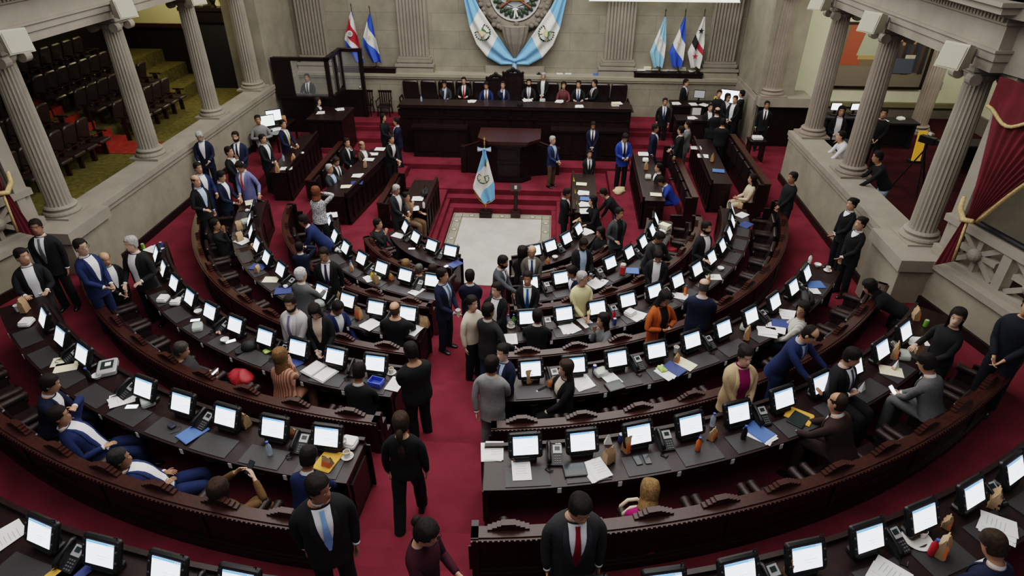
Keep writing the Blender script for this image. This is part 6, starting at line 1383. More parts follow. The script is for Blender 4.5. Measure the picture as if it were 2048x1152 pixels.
('foam',-5.187,-5.596,2.220,-1.53,'white foam food box in front of the eighth monitor, left half of fourth row'),
('foam',-4.918,-5.666,2.220,-1.50,'second white foam box just before the eighth monitor, left half of fourth row'),
('bag',-5.576,-4.805,2.211,-1.73,'crumpled white bag just before the ninth monitor, left half of fourth row'),
('papers',-6.357,-3.856,2.211,-1.90,'white sheets just beyond the tenth monitor, left half of fourth row'),
('cang',-6.534,-3.847,2.220,-1.04,'green can just beyond the tenth monitor, left half of fourth row'),
('can',-6.226,-3.745,2.211,-1.03,'blue can just beyond the tenth monitor, left half of fourth row'),
('basket',-1.014,-7.522,2.220,-0.27,'bright blue basket in front of the first monitor, left half of fourth row'),
('mug',-0.861,-7.242,2.211,-0.12,'white mug just before the first monitor, left half of fourth row'),
('paper',-0.746,-7.498,2.220,-0.24,'white sheet just before the first monitor, left half of fourth row'),
('bowl',-0.994,-7.297,2.211,-0.14,'white bowl just before the first monitor, left half of fourth row'),
('foam',-0.874,-9.148,2.711,-0.18,'clear-topped white box just before the first monitor, left half of fifth row'),
('mug',-0.849,-9.338,2.711,-0.09,'white coffee mug just before the first monitor, left half of fifth row'),
('cup',-0.927,-9.190,2.711,-0.10,'small white cup just before the first monitor, left half of fifth row'),
('bagsmall',-1.023,-9.495,2.720,-0.28,'brown paper bag in front of the first monitor, left half of fifth row'),
('env',-1.048,-9.427,2.720,-0.29,'orange envelope in front of the first monitor, left half of fifth row'),
('bagsmall',-1.566,-9.056,2.711,-0.35,'crumpled orange bag just before the second monitor, left half of fifth row'),
('bag',-2.229,-8.916,2.711,-0.51,'tall brown paper bag just before the third monitor, left half of fifth row'),
('bottle',-1.737,-9.370,2.720,-0.18,'clear bottle in front of the second monitor, left half of fifth row'),
('bluel',-2.785,-9.100,2.720,-0.56,'pale blue plastic sleeve just before the fourth monitor, left half of fifth row'),
('charger',-3.083,-9.018,2.720,-0.50,'black charger in front of the fourth monitor, left half of fifth row'),
('clear',-3.598,-8.626,2.711,-0.92,'bag of clear bottles just before the fifth monitor, left half of fifth row'),
('papers',-3.961,-8.588,2.720,-0.87,'white printed sheets just beyond the fifth monitor, left half of fifth row'),
('phonew',-3.761,-8.713,2.720,-1.45,'white power bank in front of the fifth monitor, left half of fifth row'),
('device',-4.493,-8.025,2.711,-1.12,'silver card reader box just beyond the sixth monitor, left half of fifth row'),
('bottlek',-4.600,-8.250,2.720,-0.51,'dark blue cup just before the seventh monitor, left half of fifth row'),
('bowl',-4.533,-8.195,2.711,-0.51,'white lid just beyond the sixth monitor, left half of fifth row'),
('cream',-5.088,-8.011,2.720,-1.18,'cream folder just beyond the seventh monitor, left half of fifth row'),
('cream',-5.209,-7.890,2.720,-1.19,'second cream folder just before the eighth monitor, left half of fifth row'),
('foam',-6.324,-7.085,2.720,-1.43,'white foam food box just beyond the ninth monitor, left half of fifth row'),
('bag',-6.589,-6.757,2.720,-1.47,'brown paper bag just beyond the ninth monitor, left half of fifth row'),
('cup',-6.696,-6.764,2.720,-0.78,'white foam cup just beyond the ninth monitor, left half of fifth row'),
('papers',-6.830,-6.169,2.711,-1.62,'white sheets just beyond the ninth monitor, left half of fifth row'),
('canp',-7.030,-6.182,2.711,-0.85,'purple can just beyond the ninth monitor, left half of fifth row'),
('bago',4.958,-10.553,3.170,0.88,'brown paper bag in front of the sixth monitor, right half of sixth row'),
('bag',5.746,-9.957,3.161,1.05,'large brown paper bag just beyond the seventh monitor, right half of sixth row'),
('bigpaper',5.638,-10.233,3.170,0.94,'large white papers in front of the seventh monitor, right half of sixth row'),
('bagsmall',5.176,-10.234,3.161,0.90,'orange printed bag just beyond the sixth monitor, right half of sixth row'),
('plate',4.825,-10.413,3.161,0.43,'white plate of cups just before the sixth monitor, right half of sixth row'),
('mug',4.881,-10.367,3.161,0.44,'white mug just before the sixth monitor, right half of sixth row'),
('papers',4.428,-10.797,3.170,0.74,'printed sheets in front of the fifth monitor, right half of sixth row'),
('bottler',4.873,-10.560,3.170,0.43,'small red bottle in front of the sixth monitor, right half of sixth row'),
('bag',3.557,-10.830,3.161,0.67,'plain brown bag just before the fourth monitor, right half of sixth row'),
('papers',-3.506,-10.925,3.161,-0.66,'white sheets just beyond the fourth monitor, left half of sixth row'),
('blue',-2.653,-11.219,3.170,-0.49,'navy folder just beyond the third monitor, left half of sixth row'),
('env',-2.739,-11.205,3.170,-0.41,'orange envelope just beyond the third monitor, left half of sixth row'),
('papers',5.534,3.592,1.911,1.40,'white papers at the far end of the right third-row straight desk'),
('papers',5.611,2.949,1.911,1.40,'white papers beside the bag on the right third-row straight desk'),
('bago',5.784,2.575,1.911,1.22,'orange printed bag on the right third-row straight desk'),
('bluel',5.807,1.845,1.911,1.40,'blue magazine on the right third-row straight desk'),
('bago',-5.756,0.996,1.911,-1.40,'orange printed bag at the near end of the left third-row straight desk'),
('papers',-5.624,1.216,1.911,-1.40,'white papers on the left third-row straight desk'),
('bago',-5.618,1.803,1.911,-1.40,'orange printed bag midway on the left third-row straight desk'),
('bottle',-5.890,1.785,1.911,0.00,'water bottle on the left third-row straight desk'),
('tissue',-5.571,2.349,1.911,0.00,'crumpled napkin at the far end of the left third-row straight desk'),
('papers',4.117,3.959,1.561,1.48,'white papers at the far end of the right second-row straight desk'),
('foam',4.110,3.384,1.561,1.48,'white food box on the right second-row straight desk'),
('bago',4.053,2.759,1.561,1.48,'pink printed bag on the right second-row straight desk'),
('clear',4.031,2.100,1.561,1.48,'clear box on the right second-row straight desk'),
('cream',4.106,1.000,1.561,1.48,'cream paper at the near end of the right second-row straight desk'),
('cream',-3.975,0.978,1.561,-1.40,'cream paper at the near end of the left second-row straight desk'),
('blue',-3.762,1.229,1.561,-1.40,'navy folder on the left second-row straight desk'),
('papers',-3.866,1.711,1.561,-1.40,'white papers on the left second-row straight desk'),
('bag',-3.832,2.379,1.561,-1.40,'brown bag on the left second-row straight desk'),
('papers',-3.871,2.924,1.561,-1.40,'white papers beside the brown bag on the left straight desk'),
('papers',-3.866,3.375,1.561,-1.40,'open white papers on the left straight desk'),
('papers',-3.761,3.809,1.561,-1.40,'papers at the far end of the left second-row straight desk'),
('cream',2.250,2.231,1.281,1.48,'cream folder at the far end of the pennant desk'),
('papers',2.285,1.616,1.281,1.48,'white papers midway on the pennant desk'),
('bluel',2.338,1.227,1.281,1.48,'blue sheet on the pennant desk'),
('papers',2.301,0.909,1.281,1.48,'white papers near the bare arms on the pennant desk'),
('papers',2.312,0.485,1.281,1.48,'white papers at the near end of the pennant desk'),
('pennant',2.012,2.075,1.281,0.17,'yellow pennant farthest along the short right desk'),
('pennant',2.036,1.271,1.281,0.00,'middle yellow pennant on the short right desk'),
('pennant',2.061,0.588,1.281,-0.17,'yellow pennant nearest the curved first row'),
('papers',-2.085,0.931,1.281,-1.48,'white papers on the short desk left of the marble'),
('bottlew',-1.827,0.389,1.281,0.00,'white bottle on the short desk left of the marble'),
('papers',-2.097,0.310,1.281,-1.48,'white sheets at the near end of the short left desk'),
('blackbag',-1.947,1.200,1.281,-1.40,'black bag on the short desk left of the marble'),
('papers',2.261,6.198,2.286,0.09,'white papers on the dais before the right-hand officials'),
('books',3.389,6.331,2.286,0.09,'stack of documents at the right end of the dais'),
('papers',3.508,6.623,2.286,0.00,'white sheets beside the document stack on the dais'),
('papers',-1.253,6.523,2.286,0.09,'white papers on the dais before the red tie'),
('papers',1.619,6.722,2.286,0.00,'papers on the dais before the woman in burgundy'),
('bottle',-2.925,6.407,2.286,0.00,'water bottle at the left end of the dais'),
('papers',0.563,6.766,2.286,0.00,'papers on the dais before the grey tie'),
('clear',1.044,6.682,2.286,0.00,'clear box on the dais near the centre'),
('paper',1.586,8.637,2.726,0.17,'white sheet on the rear ledge, left of a similar one'),
('paper',1.901,8.659,2.726,-0.17,'white sheet on the rear ledge, right of a similar one'),
('bluel',2.876,8.586,2.726,0.00,'blue folder on the rear ledge behind the dais'),
('cap',0.868,8.586,2.726,0.00,'cap resting on the rear ledge behind the standing man'),
('papers',4.402,8.620,2.896,0.00,'white papers at the left end of the black flag counter'),
('books',4.628,8.636,2.896,0.00,'cream document stack on the black flag counter'),
('papers',4.897,8.728,2.896,0.00,'white papers under the light blue flag'),
('papers',5.235,8.679,2.896,0.09,'white papers between the light blue and royal blue flags'),
('papers',5.530,8.700,2.896,0.00,'white papers left of the royal blue flag foot'),
('books',5.813,8.648,2.896,0.00,'document stack under the royal blue flag'),
('papers',6.164,8.602,2.896,0.09,'white papers under the starred flag'),
('cup',6.444,8.550,2.896,0.00,'white cup at the right end of the black flag counter'),
('redbag',-3.128,-7.315,1.971,-0.52,'red bag on the fourth-row seat beside the striped sweater'),
('coat',3.229,1.567,1.301,1.05,'beige coat lying over the bench behind the pennant desk')]
for q in ITEMS: it(*q)
# ---------------------------------------------------------------- flags, emblem, curtains, speakers, gallery furniture
def fl(c): return pmat('flag_%02x%02x%02x' % tuple(int(q*255) for q in c), c, .7, noise=.04, nscale=5)
FW, FSKY, FROY, FRED, FBLK, FLBL = fl((.78,.78,.76)), fl((.20,.47,.80)), fl((.035,.10,.55)), fl((.42,.02,.04)), fl((.01,.01,.012)), fl((.30,.58,.78))
LEAF = pmat('emblem_leaf', (.045,.085,.035), .6); SCROLL = pmat('emblem_scroll', (.72,.62,.34), .6); RIFLE = pmat('emblem_brown', (.12,.06,.03), .6)
def hang_flag(name, label, base, h, outline, mats, mif, depth=.05, mirror=1, folds=3, pole_extra=.18):
    """cloth hanging from a pole: outline(v) gives the left and right edge at height fraction v from the top"""
    t = thing(name, label, 'flag', base)
    def P(u, v):
        l, r = outline(v); x = l+(r-l)*u; return (x, depth*sin(u*pi*folds+v*2)*(.3+v)-.02, h*(1-v)+ (.06*(1-abs(2*u-1)) if v > .98 else 0))
    b = MB(); b.grid(40, 80, P, 0, mif); b.build('cloth', mats, t, True)
    b = MB(); b.tube([(.02,.05,-.12),(.0,.03,h+.02),(-.005,.02,h+pole_extra)], .014, 8); b.lathe((-.005,.02,h+pole_extra), [(.02,0),(.028,.03),(.006,.09)], 10); b.build('pole', pmat('flag_pole', (.06,.04,.025), .4), t)
    b = MB(); b.lathe((.02,.05,-.16), [(.10,0),(.09,.03),(.03,.05)], 14); b.build('foot', WOODD, t); return t
def star(mb, c, r, y):
    v = [(c[0]+(r if k % 2 == 0 else r*.4)*sin(k*pi/5), y, c[1]+(r if k % 2 == 0 else r*.4)*cos(k*pi/5)) for k in range(10)]; mb.add(v+[(c[0], y, c[1])], [(10, k, (k+1) % 10) for k in range(10)])
oL = lambda v: (-.02-.34*min(1,v*1.9)**.9+(.26*max(0,(v-.66)/.34)), .03+.16*v+.07*v*v)
oR = lambda v: (-.03-.34*min(1,v*1.5)+(.18*max(0,(v-.70)/.30)), .02+.10*min(1, v*2)-.03*max(0,v-.8)*5)
def bands(th, k=.35):
    def f(u, v):
        s = v-k*u; m = 0
        for q in th:
            if s > q: m += 1
        return m
    return f
Z0 = 3.04
def disc(mb, c, r, y, n=16, mi=0): mb.add([(c[0]+r*cos(2*pi*k/n), y, c[1]+r*sin(2*pi*k/n)) for k in range(n)], [tuple(range(n))], mi)
t = hang_flag('draped_flag', 'blue, white and red striped flag with white disc, leftmost on the rear ledge', (-5.48,8.36,Z0), 1.66, oL, [FROY,FW,FRED,FW,FROY], bands((-.18,.10,.40,.55)))
b = MB(); disc(b, (-.12,.98), .10, -.12); disc(b, (-.12,.98), .065, -.125, 16, 1); b.build('emblem', [FW, pmat('emblem_grey', (.35,.38,.36), .6)], t)
t = hang_flag('draped_flag', 'royal blue and white flag second from left on the rear ledge', (-4.86,8.36,Z0), 1.60, oL, [FROY,FW,FROY], bands((.14,.46)))
b = MB(); disc(b, (-.07,.88), .06, -.12, 5); b.build('emblem', [SCROLL], t)
t = hang_flag('draped_flag', 'pale sky blue and white flag at the left of the right-hand trio', (4.98,8.36,Z0), 1.62, oR, [FLBL,FW,FLBL], bands((.20,.46)), .035, 1, 5)
b = MB(); disc(b, (-.08,.92), .045, -.10, 5); b.build('emblem', [pmat('emblem_pale', (.62,.58,.60), .7)], t)
t = hang_flag('draped_flag', 'royal blue and white flag with small triangle in the right-hand trio', (5.62,8.36,Z0), 1.62, oR, [FROY,FW,FROY], bands((.17,.50)))
b = MB(); b.add([(-.18,-.13,.83),(-.06,-.13,.83),(-.12,-.13,.94)], [(0,1,2)]); b.build('emblem', [SCROLL], t)
def pan(u, v): s = v-.30*u; return 0 if s < .32 else ((1 if u < .52 else 2) if s < (.50 if u < .52 else .44) else 0)
t = hang_flag('draped_flag', 'white flag with black star, red star and black quarter, rightmost of the trio', (6.24,8.36,Z0), 1.64, oR, [FW,FBLK,FRED], pan)
b = MB(); star(b, (-.06,1.22), .11, -.12); b.build('black_star', FBLK, t)
b = MB(); star(b, (-.14,.42), .11, -.15); b.build('red_star', FRED, t)
# small national emblem on cloth: wreath, scroll, bird, crossed rifles
def cloth_emblem(t, c, r, y, rot=0.0, M=None):
    M = M or (lambda x, z: (c[0]+x*cos(rot)-z*sin(rot), y, c[1]+x*sin(rot)+z*cos(rot)))
    b = MB()
    for k in range(9):
        for sx in (-1, 1):
            a = RAD(-100+k*17); x, z = sx*cos(a)*r*1.0, sin(a)*r
            p = [M(x+.16*r*cos(q*pi/3+k)*(1.1 if q % 2 else .7), z+.13*r*sin(q*pi/3+k)) for q in range(6)]; b.add(p, [tuple(range(6))])
    b.build('wreath', LEAF, t)
    b = MB(); b.add([M(-.42*r,-.36*r), M(.42*r,-.36*r), M(.48*r,.40*r), M(-.36*r,.46*r)], [(0,1,2,3)]); b.build('scroll', SCROLL, t)
    b = MB()
    for sx in (-1, 1): b.add([M(sx*-.85*r,-.62*r), M(sx*-.75*r,-.72*r), M(sx*.75*r,.58*r), M(sx*.65*r,.68*r)], [(0,1,2,3)])
    b.v = [(p[0], p[1]+.004, p[2]) for p in b.v]; b.build('crossed_rifles', RIFLE, t)
    b = MB(); b.add([M(.05*r,.30*r), M(.28*r,.55*r), M(.46*r,.62*r), M(.36*r,.40*r), M(.50*r,-.1*r), M(.38*r,-.55*r), M(.28*r,-.1*r)], [(0,1,2,3,4,5,6)]); b.v = [(p[0], p[1]-.004, p[2]) for p in b.v]; b.build('bird', pmat('emblem_bird', (.05,.16,.09), .6), t)
# draped flags either side of the medallion
def interp(tab, v):
    for k in range(len(tab)-1):
        if v <= tab[k+1][0]:
            f = (v-tab[k][0])/(tab[k+1][0]-tab[k][0]); f = f*f*(3-2*f)*.3+f*.7; return tab[k][1]*(1-f)+tab[k+1][1]*f, tab[k][2]*(1-f)+tab[k+1][2]*f
    return tab[-1][1:]
INN = [(0,-1.85,6.1),(.32,-1.17,4.86),(.66,-.57,4.0),(.85,-.22,3.5),(1,.0,3.22)]; OUT = [(0,-2.0,6.1),(.18,-1.72,5.3),(.32,-1.52,4.27),(.5,-1.30,3.72),(.66,-.96,3.31),(.85,-.48,3.04),(1,-.04,3.06)]
def drape(sx, label):
    t = thing('draped_flag', label, 'flag', (.02, 8.46, 0))
    def P(u, v):
        a, c = interp(INN, v), interp(OUT, v); x = a[0]*(1-u)+c[0]*u; z = a[1]*(1-u)+c[1]*u
        return (sx*x, -.04-.05*sin(u*pi*4.0+v*3)*(.35+.65*sin(pi*min(1,v)))-.10*sin(pi*u)*sin(pi*min(1, v*1.0)), z)
    b = MB(); b.grid(24, 80, P, 0, lambda u, v: 0 if v < .32 else (1 if v < .66 else 0))
    if sx < 0 or True: pass
    b.build('cloth', [FSKY, FW], t, True)
    c = P(.45,.49); rot = sx*RAD(-28)*-1
    cloth_emblem(t, (c[0], c[2]), .25, c[1]-.07, RAD(-38)*sx*-1 if sx > 0 else RAD(-30)); return t
drape(1, 'light blue and white flag drape with wreath emblem left of the round medallion'); drape(-1, 'light blue and white flag drape with wreath emblem right of the round medallion')
o = MB().grid(6, 10, lambda u, v: (.02+(u-.5)*(.13+.07*v), 8.38-.03*sin(u*pi*2), 3.22-.56*v), 0, lambda u, v: 1 if .33 < u < .67 else 0).ball((.02,8.37,3.2), (.10,.06,.07), 10, 8).build('flag_tail', [FSKY, FW], None, True); tag(o, 'light blue and white knot and tail hanging under the round medallion', 'flag')
# medallion
t = thing('round_medallion', 'round national emblem medallion in a carved stone wreath high on the rear wall', 'emblem', (.03, 8.62, 5.28))
RX = Matrix.Rotation(RAD(90), 3, 'X')
b = MB(); b.lathe((0,0,0), [(.78,0),(.78,.06)], 40, axis=RX); b.build('disc', pmat('medallion_grey', (.36,.39,.42), .4), t)
b = MB(); b.lathe((0,0,0), [(.77,.0),(.80,.12),(.84,.12),(.86,0)], 40, axis=RX); b.build('rim', pmat('rim_grey', (.55,.55,.53), .5), t)
b = MB(); r_ = random.Random(5)
for k in range(70):
    a = 2*pi*k/70+r_.uniform(-.03,.03); q = r_.uniform(.92,1.22); b.ball((q*cos(a), -.05-.06*r_.random(), q*sin(a)), (.10,.07,.09), 7, 5)
b.lathe((0,.02,0), [(.84,0),(.90,.12),(1.18,.12),(1.28,0)], 48, axis=RX); b.build('stone_wreath', stone('carved_wreath', (.22,.19,.155), None, .3), t, True)
b = MB()
for k in range(44):
    a = RAD(-250+k*320/44+0) if False else RAD(110+k*320/43); q = .63+.05*(-1)**k; b.ball((q*cos(a), -.09, q*sin(a)), (.10,.03,.065), 7, 5, 0, Matrix.Rotation(-a, 3, 'Y'))
b.build('laurel', pmat('laurel_dark', (.025,.045,.025), .5), t, True)
b = MB(); b.box((0,-.12,.04), (.56,.03,.38), 0); b.tube([(-.30,-.12,.26),(.30,-.12,.26)], .05, 8); b.tube([(-.30,-.12,-.16),(.30,-.12,-.16)], .05, 8); b.build('scroll', pmat('scroll_gold', (.42,.24,.05), .5, noise=.2, nscale=9), t)
b = MB()
for sx in (-1, 1): b.tube([(-sx*.52,-.10,-.42),(0,-.11,-.10),(sx*.45,-.10,.40)], [.05,.025,.018], 8)
b.build('crossed_rifles', pmat('rifle_brown', (.16,.055,.025), .5), t)
b = MB()
for sx in (-1, 1): b.tube([(-sx*.46,-.09,-.22),(0,-.10,-.40),(sx*.30,-.10,-.44)], .018, 6); b.ball((sx*.22,-.10,-.42), (.10,.03,.06), 8, 6)
b.build('sabres', pmat('sabre_grey', (.20,.22,.22), .35, .5), t)
b = MB(); b.tube([(0,-.11,-.46),(-.03,-.12,-.74)], .03, 6); b.tube([(0,-.11,-.46),(.08,-.12,-.70)], .03, 6); b.ball((0,-.12,-.47), (.10,.03,.05), 8, 6); b.build('ribbon', FW, t)
b = MB(); b.lathe((.03,8.66,3.2), [(.10,0),(.36,.55),(.46,.85),(.52,1.1)], 28, flute=(14,.12)); struct(b.build('trim_medallion_bracket', STONED))
b = MB(); b.bb(-1.0,1.05,8.5,8.72,2.72,2.98); struct(b.build('trim_medallion_plinth', STONED))
# standing flag on the marble
t = thing('standing_flag', 'light blue and white national flag on a gilt pole at the marble edge', 'flag', (-.48,2.66,0))
b = MB(); b.bb(-.18,.18,-.13,.13,0,.13); b.bb(-.15,.15,-.11,.11,.13,.20); b.build('base', WOOD, t)
b = MB(); b.tube([(0,.04,.2),(0,.03,2.18)], .018, 8); b.build('pole', GOLD, t)
b = MB(); b.lathe((0,.03,2.18), [(.03,0),(.018,.04),(.03,.07),(.012,.12),(.03,.16),(.006,.22)], 10)
for sx in (-1, 1): b.tube([(0,.03,2.30),(sx*.035,.03,2.36),(sx*.03,.03,2.42)], .008, 6)
b.build('finial', GOLD, t)
oF = lambda v: (-.02-.32*min(1,v*1.55)+.30*max(0,(v-.72)/.28), .02+.25*min(1,v*1.5)**.9)
b = MB(); b.grid(40, 80, lambda u, v: (oF(v)[0]+(oF(v)[1]-oF(v)[0])*u, -.03-.05*sin(u*pi*3.2+v)*(.25+v), 2.05-1.62*v+.10*v*v*u), 0, lambda u, v: 0 if v+.24*u < .42 else (1 if v+.30*u < .90 else 0)); b.build('cloth', [FSKY, FW], t, True)
b = MB(); b.tube([(-.30+.0,-.09,.80),(-.16,-.10,.56),(-.02,-.10,.44),(.14,-.10,.50),(.27,-.10,.62)], .012, 5); b.build('gold_fringe', GOLD, t)
cloth_emblem(t, (-.04,1.25), .16, -.125, RAD(-8))
b = MB()
for sx in (-1, 1): b.grid(6, 4, lambda u, v: (sx*(.02+.17*u), -.04-.03*sin(pi*u), 2.08+(v-.5)*(.05+.10*u)), 0, lambda u, v: 1 if .3 < v < .7 else 0); b.grid(3, 8, lambda u, v: (sx*(.02+.03*u+.02*v), -.05, 2.06-.42*v), 0)
b.ball((0,-.05,2.08), .035, 8, 6); b.build('bow', [FSKY, FW], t, True)
b = MB(); b.lathe((.03,-.085,1.60), [(.03,0),(.02,.10),(.012,.2)], 8); b.build('gold_tassel', GOLD, t)
# curtains on the splayed bays ------------------------------------------
CUR = pmat('crimson_velvet', (.105,.007,.014), .8, noise=.25, nscale=4, bump=.2); TRIM = pmat('gold_fringe', (.50,.36,.16), .7, noise=.3, nscale=40)
def curtain(sx, label):
    t = thing('velvet_curtain', label, 'curtain', (0,0,0))
    S = lambda a, z, d=0: splay(a, -.02+d, z, sx)
    b = MB(); L = 2.6
    b.grid(50, 10, lambda u, v: S(.02+L*u, 5.90-(.42+.18*sin(u*pi*3)**2*1)*v, -.14-.02*sin(u*60)))
    b.build('valance', CUR, t, True)
    b = MB(); b.tube([S(.02+L*u/30, 5.90-(.43+.18*sin(u/30*pi*3)**2), -.16) for u in range(31)], .028, 6); b.build('valance_fringe', TRIM, t, True)
    def edge(u): return (.06+2.3*u, 5.6), (.44+.16*u**.8, 3.78+.03*u)
    def P(u, v):
        a, e = edge(u); sag = .50*u*sin(pi*v)*.0; x = a[0]+(e[0]-a[0])*v**(.55 if u > .02 else 1); z = a[1]+(e[1]-a[1])*v**1.15
        return S(x, z, -.10-.035*sin(u*55)*(1-.5*v)-.05*v)
    b = MB(); b.grid(70, 16, P); b.build('main_drape', CUR, t, True)
    b = MB(); b.tube([P(1, k/14) for k in range(15)], .035, 6); b.build('edge_fringe', TRIM, t, True)
    b = MB(); b.tube([S(.27,4.10,-.18), S(.30,3.92,-.2), S(.44,3.78,-.22), S(.6,3.82,-.2)], [.03,.04,.05,.04], 8); b.build('tie_back', TRIM, t, True)
    b = MB(); b.grid(16, 8, lambda u, v: S(.40+(-.17+.32*u)*v+.10*u*(1-v), 3.80-(.98-.26*u)*v, -.16-.03*sin(u*22)*(.4+v))); b.build('tail', CUR, t, True)
    b = MB(); b.tube([S(.50,3.78,-.2), S(.53,3.45,-.21), S(.55,3.08,-.21)], .02, 6); b.build('tail_fringe', TRIM, t, True)
curtain(1, 'crimson velvet curtain with gold fringe gathered beside the right corner column'); curtain(-1, 'crimson velvet curtain with gold fringe at the left edge beside the near column')
t = thing('alcove_board', 'white board leaning in the dark bay behind the right curtain', 'board', (9.9,-6.2,2.5), RAD(70)); MB().bb(-.5,.5,-.02,.02,0,1.5).build('board', pmat('board_glow', (.8,.78,.7), .6, emit=(1,.95,.85), estr=.35), t); MB().bb(-.3,.3,-.08,-.03,.2,.7).build('dark_panel', BLACKM, t)  # brightness of the white board is put into its material as a glow
# loudspeakers on the column capitals ------------------------------------
SPK = pmat('speaker_ivory', (.46,.44,.35), .5)
def loudspeaker(x, y, z, rz, label, s=1.0):
    t = thing('wall_loudspeaker', label, 'loudspeaker', (x, y, z), rz, 'ivory loudspeakers on the columns')
    b = MB(); v = []
    for (w, d, h) in ((.19,-.20,.17),(.19,-.20,-.14),(.12,.18,-.15),(.12,.18,.16)): v += [(-w,d,h),(w,d,h)]
    v[0] = (-.19,-.10,.22); v[1] = (.19,-.10,.22)
    b.add([tuple(q*s for q in p) for p in v], [(0,1,3,2),(2,3,5,4),(4,5,7,6),(6,7,1,0),(0,2,4,6),(1,7,5,3)]); b.build('cabinet', SPK, t)
    b = MB(); b.add([tuple(q*s for q in p) for p in ((-.17,-.118,.195),(.17,-.118,.195),(.17,-.202,-.12),(-.17,-.202,-.12))], [(0,3,2,1)]); b.v = [(p[0], p[1]-.006, p[2]) for p in b.v]; b.build('grille', pmat('grille_ivory', (.42,.40,.32), .7), t)
    b = MB(); b.tube([(0,.15,0),(0,.34,-.02)], .03, 8); b.bb(-.05,.05,.32,.36,-.12,.10); b.build('bracket', pmat('bracket_grey', (.3,.3,.3), .4, .6), t)
for x, y, z, rz, lab in ((7.42,-3.98,6.08,-60,'ivory loudspeaker over the right corner column'),(7.42,-1.0,6.05,-60,'ivory loudspeaker over the right middle column'),(7.42,1.85,6.02,-60,'ivory loudspeaker over the farthest right column'),
                         (-7.42,-3.98,6.08,60,'ivory loudspeaker over the near left column'),(-7.42,-.92,6.12,60,'ivory loudspeaker over the left middle column'),(-7.42,2.0,5.95,60,'ivory loudspeaker over the third left column')):
    loudspeaker(x, y, z, RAD(rz), lab)
# painting: plain generic fields of colour --------------------------------
t = thing('framed_painting', 'large framed painting with red drapery and dark figures in the right gallery', 'painting', (11.63, 6.95, 3.82))
b = MB(); b.bb(-1.42,1.42,-.05,.03,.92,.99); b.bb(-1.42,1.42,-.05,.03,-.99,-.92); b.bb(-1.42,-1.35,-.05,.03,-.99,.99); b.bb(1.35,1.42,-.05,.03,-.99,.99); b.build('frame', WOODD, t)
b = MB(); q = lambda x0, x1, z0, z1, y, mi, k=0: b.add([(x0,y,z0),(x1,y,z0),(x1-k,y,z1),(x0+k,y,z1)], [(0,1,2,3)], mi)
q(-1.36,1.36,-.95,.95,0,0); q(-1.36,1.36,-.95,-.30,-.004,1); q(-1.30,-.70,-.28,.93,-.004,2,.08); q(.0,.62,-.05,.93,-.004,2,.1); q(-.86,-.02,.02,.86,-.008,3,.14); q(-.80,-.05,-.10,.02,-.008,4)
rp = random.Random(9)
for k in range(13):
    x = -.05+k*.105; h = .32+.22*rp.random(); q(x-.07, x+.07, -.55+.1*rp.random(), h, -.012-.001*k, 5+(k % 3), .02)
    c = (x, h+.06); n = 10; b.add([(c[0]+.05*cos(2*pi*j/n), -.026-.001*k, c[1]+.062*sin(2*pi*j/n)) for j in range(n)], [tuple(range(n))], 8)
q(.25,.95,-.50,-.05,-.045,9,.03); q(.62,.92,-.05,.06,-.05,10)
b.build('canvas', [pmat('paint_olive', (.16,.12,.07), .6), pmat('paint_floor', (.17,.145,.11), .6), pmat('paint_red', (.34,.07,.03), .6), pmat('paint_window', (.36,.38,.28), .6), pmat('paint_ochre', (.40,.27,.10), .6), pmat('paint_black', (.018,.018,.022), .6), pmat('paint_navy', (.03,.035,.05), .6), pmat('paint_brown', (.07,.04,.03), .6), pmat('paint_skin', (.36,.22,.13), .6), pmat('paint_blue', (.07,.08,.12), .6), pmat('paint_cream', (.5,.46,.36), .6)], t)
o = MB().rbox((0,0,0), (.20,.10,.26), .02).bb(-.08,.08,-.056,-.05,-.11,.11).build('wall_speaker', pmat('wall_speaker_grey', (.20,.21,.18), .6)); o.location = (13.55,6.93,2.95); tag(o, 'small grey wall loudspeaker right of the painting', 'loudspeaker')
# gallery theatre chairs --------------------------------------------------
GAL = pmat('gallery_leather', (.035,.022,.018), .35, noise=.3, nscale=6)
def make_theatre():
    t = thing('theatre_chair', 'x', 'chair')
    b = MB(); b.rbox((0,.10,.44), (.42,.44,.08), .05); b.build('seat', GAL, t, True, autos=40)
    b = MB(); b.rbox((0,0,0), (.43,.55,.08), .10, n=5); m = Matrix.Rotation(RAD(78), 3, 'X'); b.v = [tuple(m @ Vector(p)+Vector((0,-.20,.72))) for p in b.v]; b.build('backrest', GAL, t, True, autos=40)
    for sx in (-1, 1):  # bar is no lamp, its brightness is an emission in the material
        b = MB(); b.rbox((sx*.235,.06,.62), (.05,.36,.04), .02); b.bb(sx*.235-.02, sx*.235+.02, -.02, .10, 0, .6); b.build('armrest', WOODL, t)
    b = MB(); b.bb(-.2,.2,.20,.22,.635,.65); b.build('front_bar', WOODL, t); return t
th0 = make_theatre(); first = True
YS = {0:[-2.06,-1.58,-1.10,-.62,-.14,.36,1.86,2.34,2.82,3.30,3.78,4.26], 1:[-1.3,-.82,-.34,.14,1.56,2.04,2.52,3.0,3.48,3.96,4.44], 2:[-.79,-.31,.17,1.20,1.65,2.1,2.55,3.0,3.45,3.9,4.35], 3:[.2,1.15,1.6,2.05,2.5,2.95,3.4,3.85]}
for r, ys in YS.items():
    for k, y in enumerate(ys):
        lab = 'dark leather theatre chair, %s from the near end of the %s left-gallery row' % (ORD[k], ('front','second','third','back')[r])
        loc = (LG[r][0], y, LG[r][1])
        if first: th0.location = loc; th0.rotation_euler = (0,0,RAD(-90)); th0['label'] = lab; th0['group'] = 'theatre chairs of the left gallery'; first = False
        else: dup(th0, loc, RAD(-90), lab)
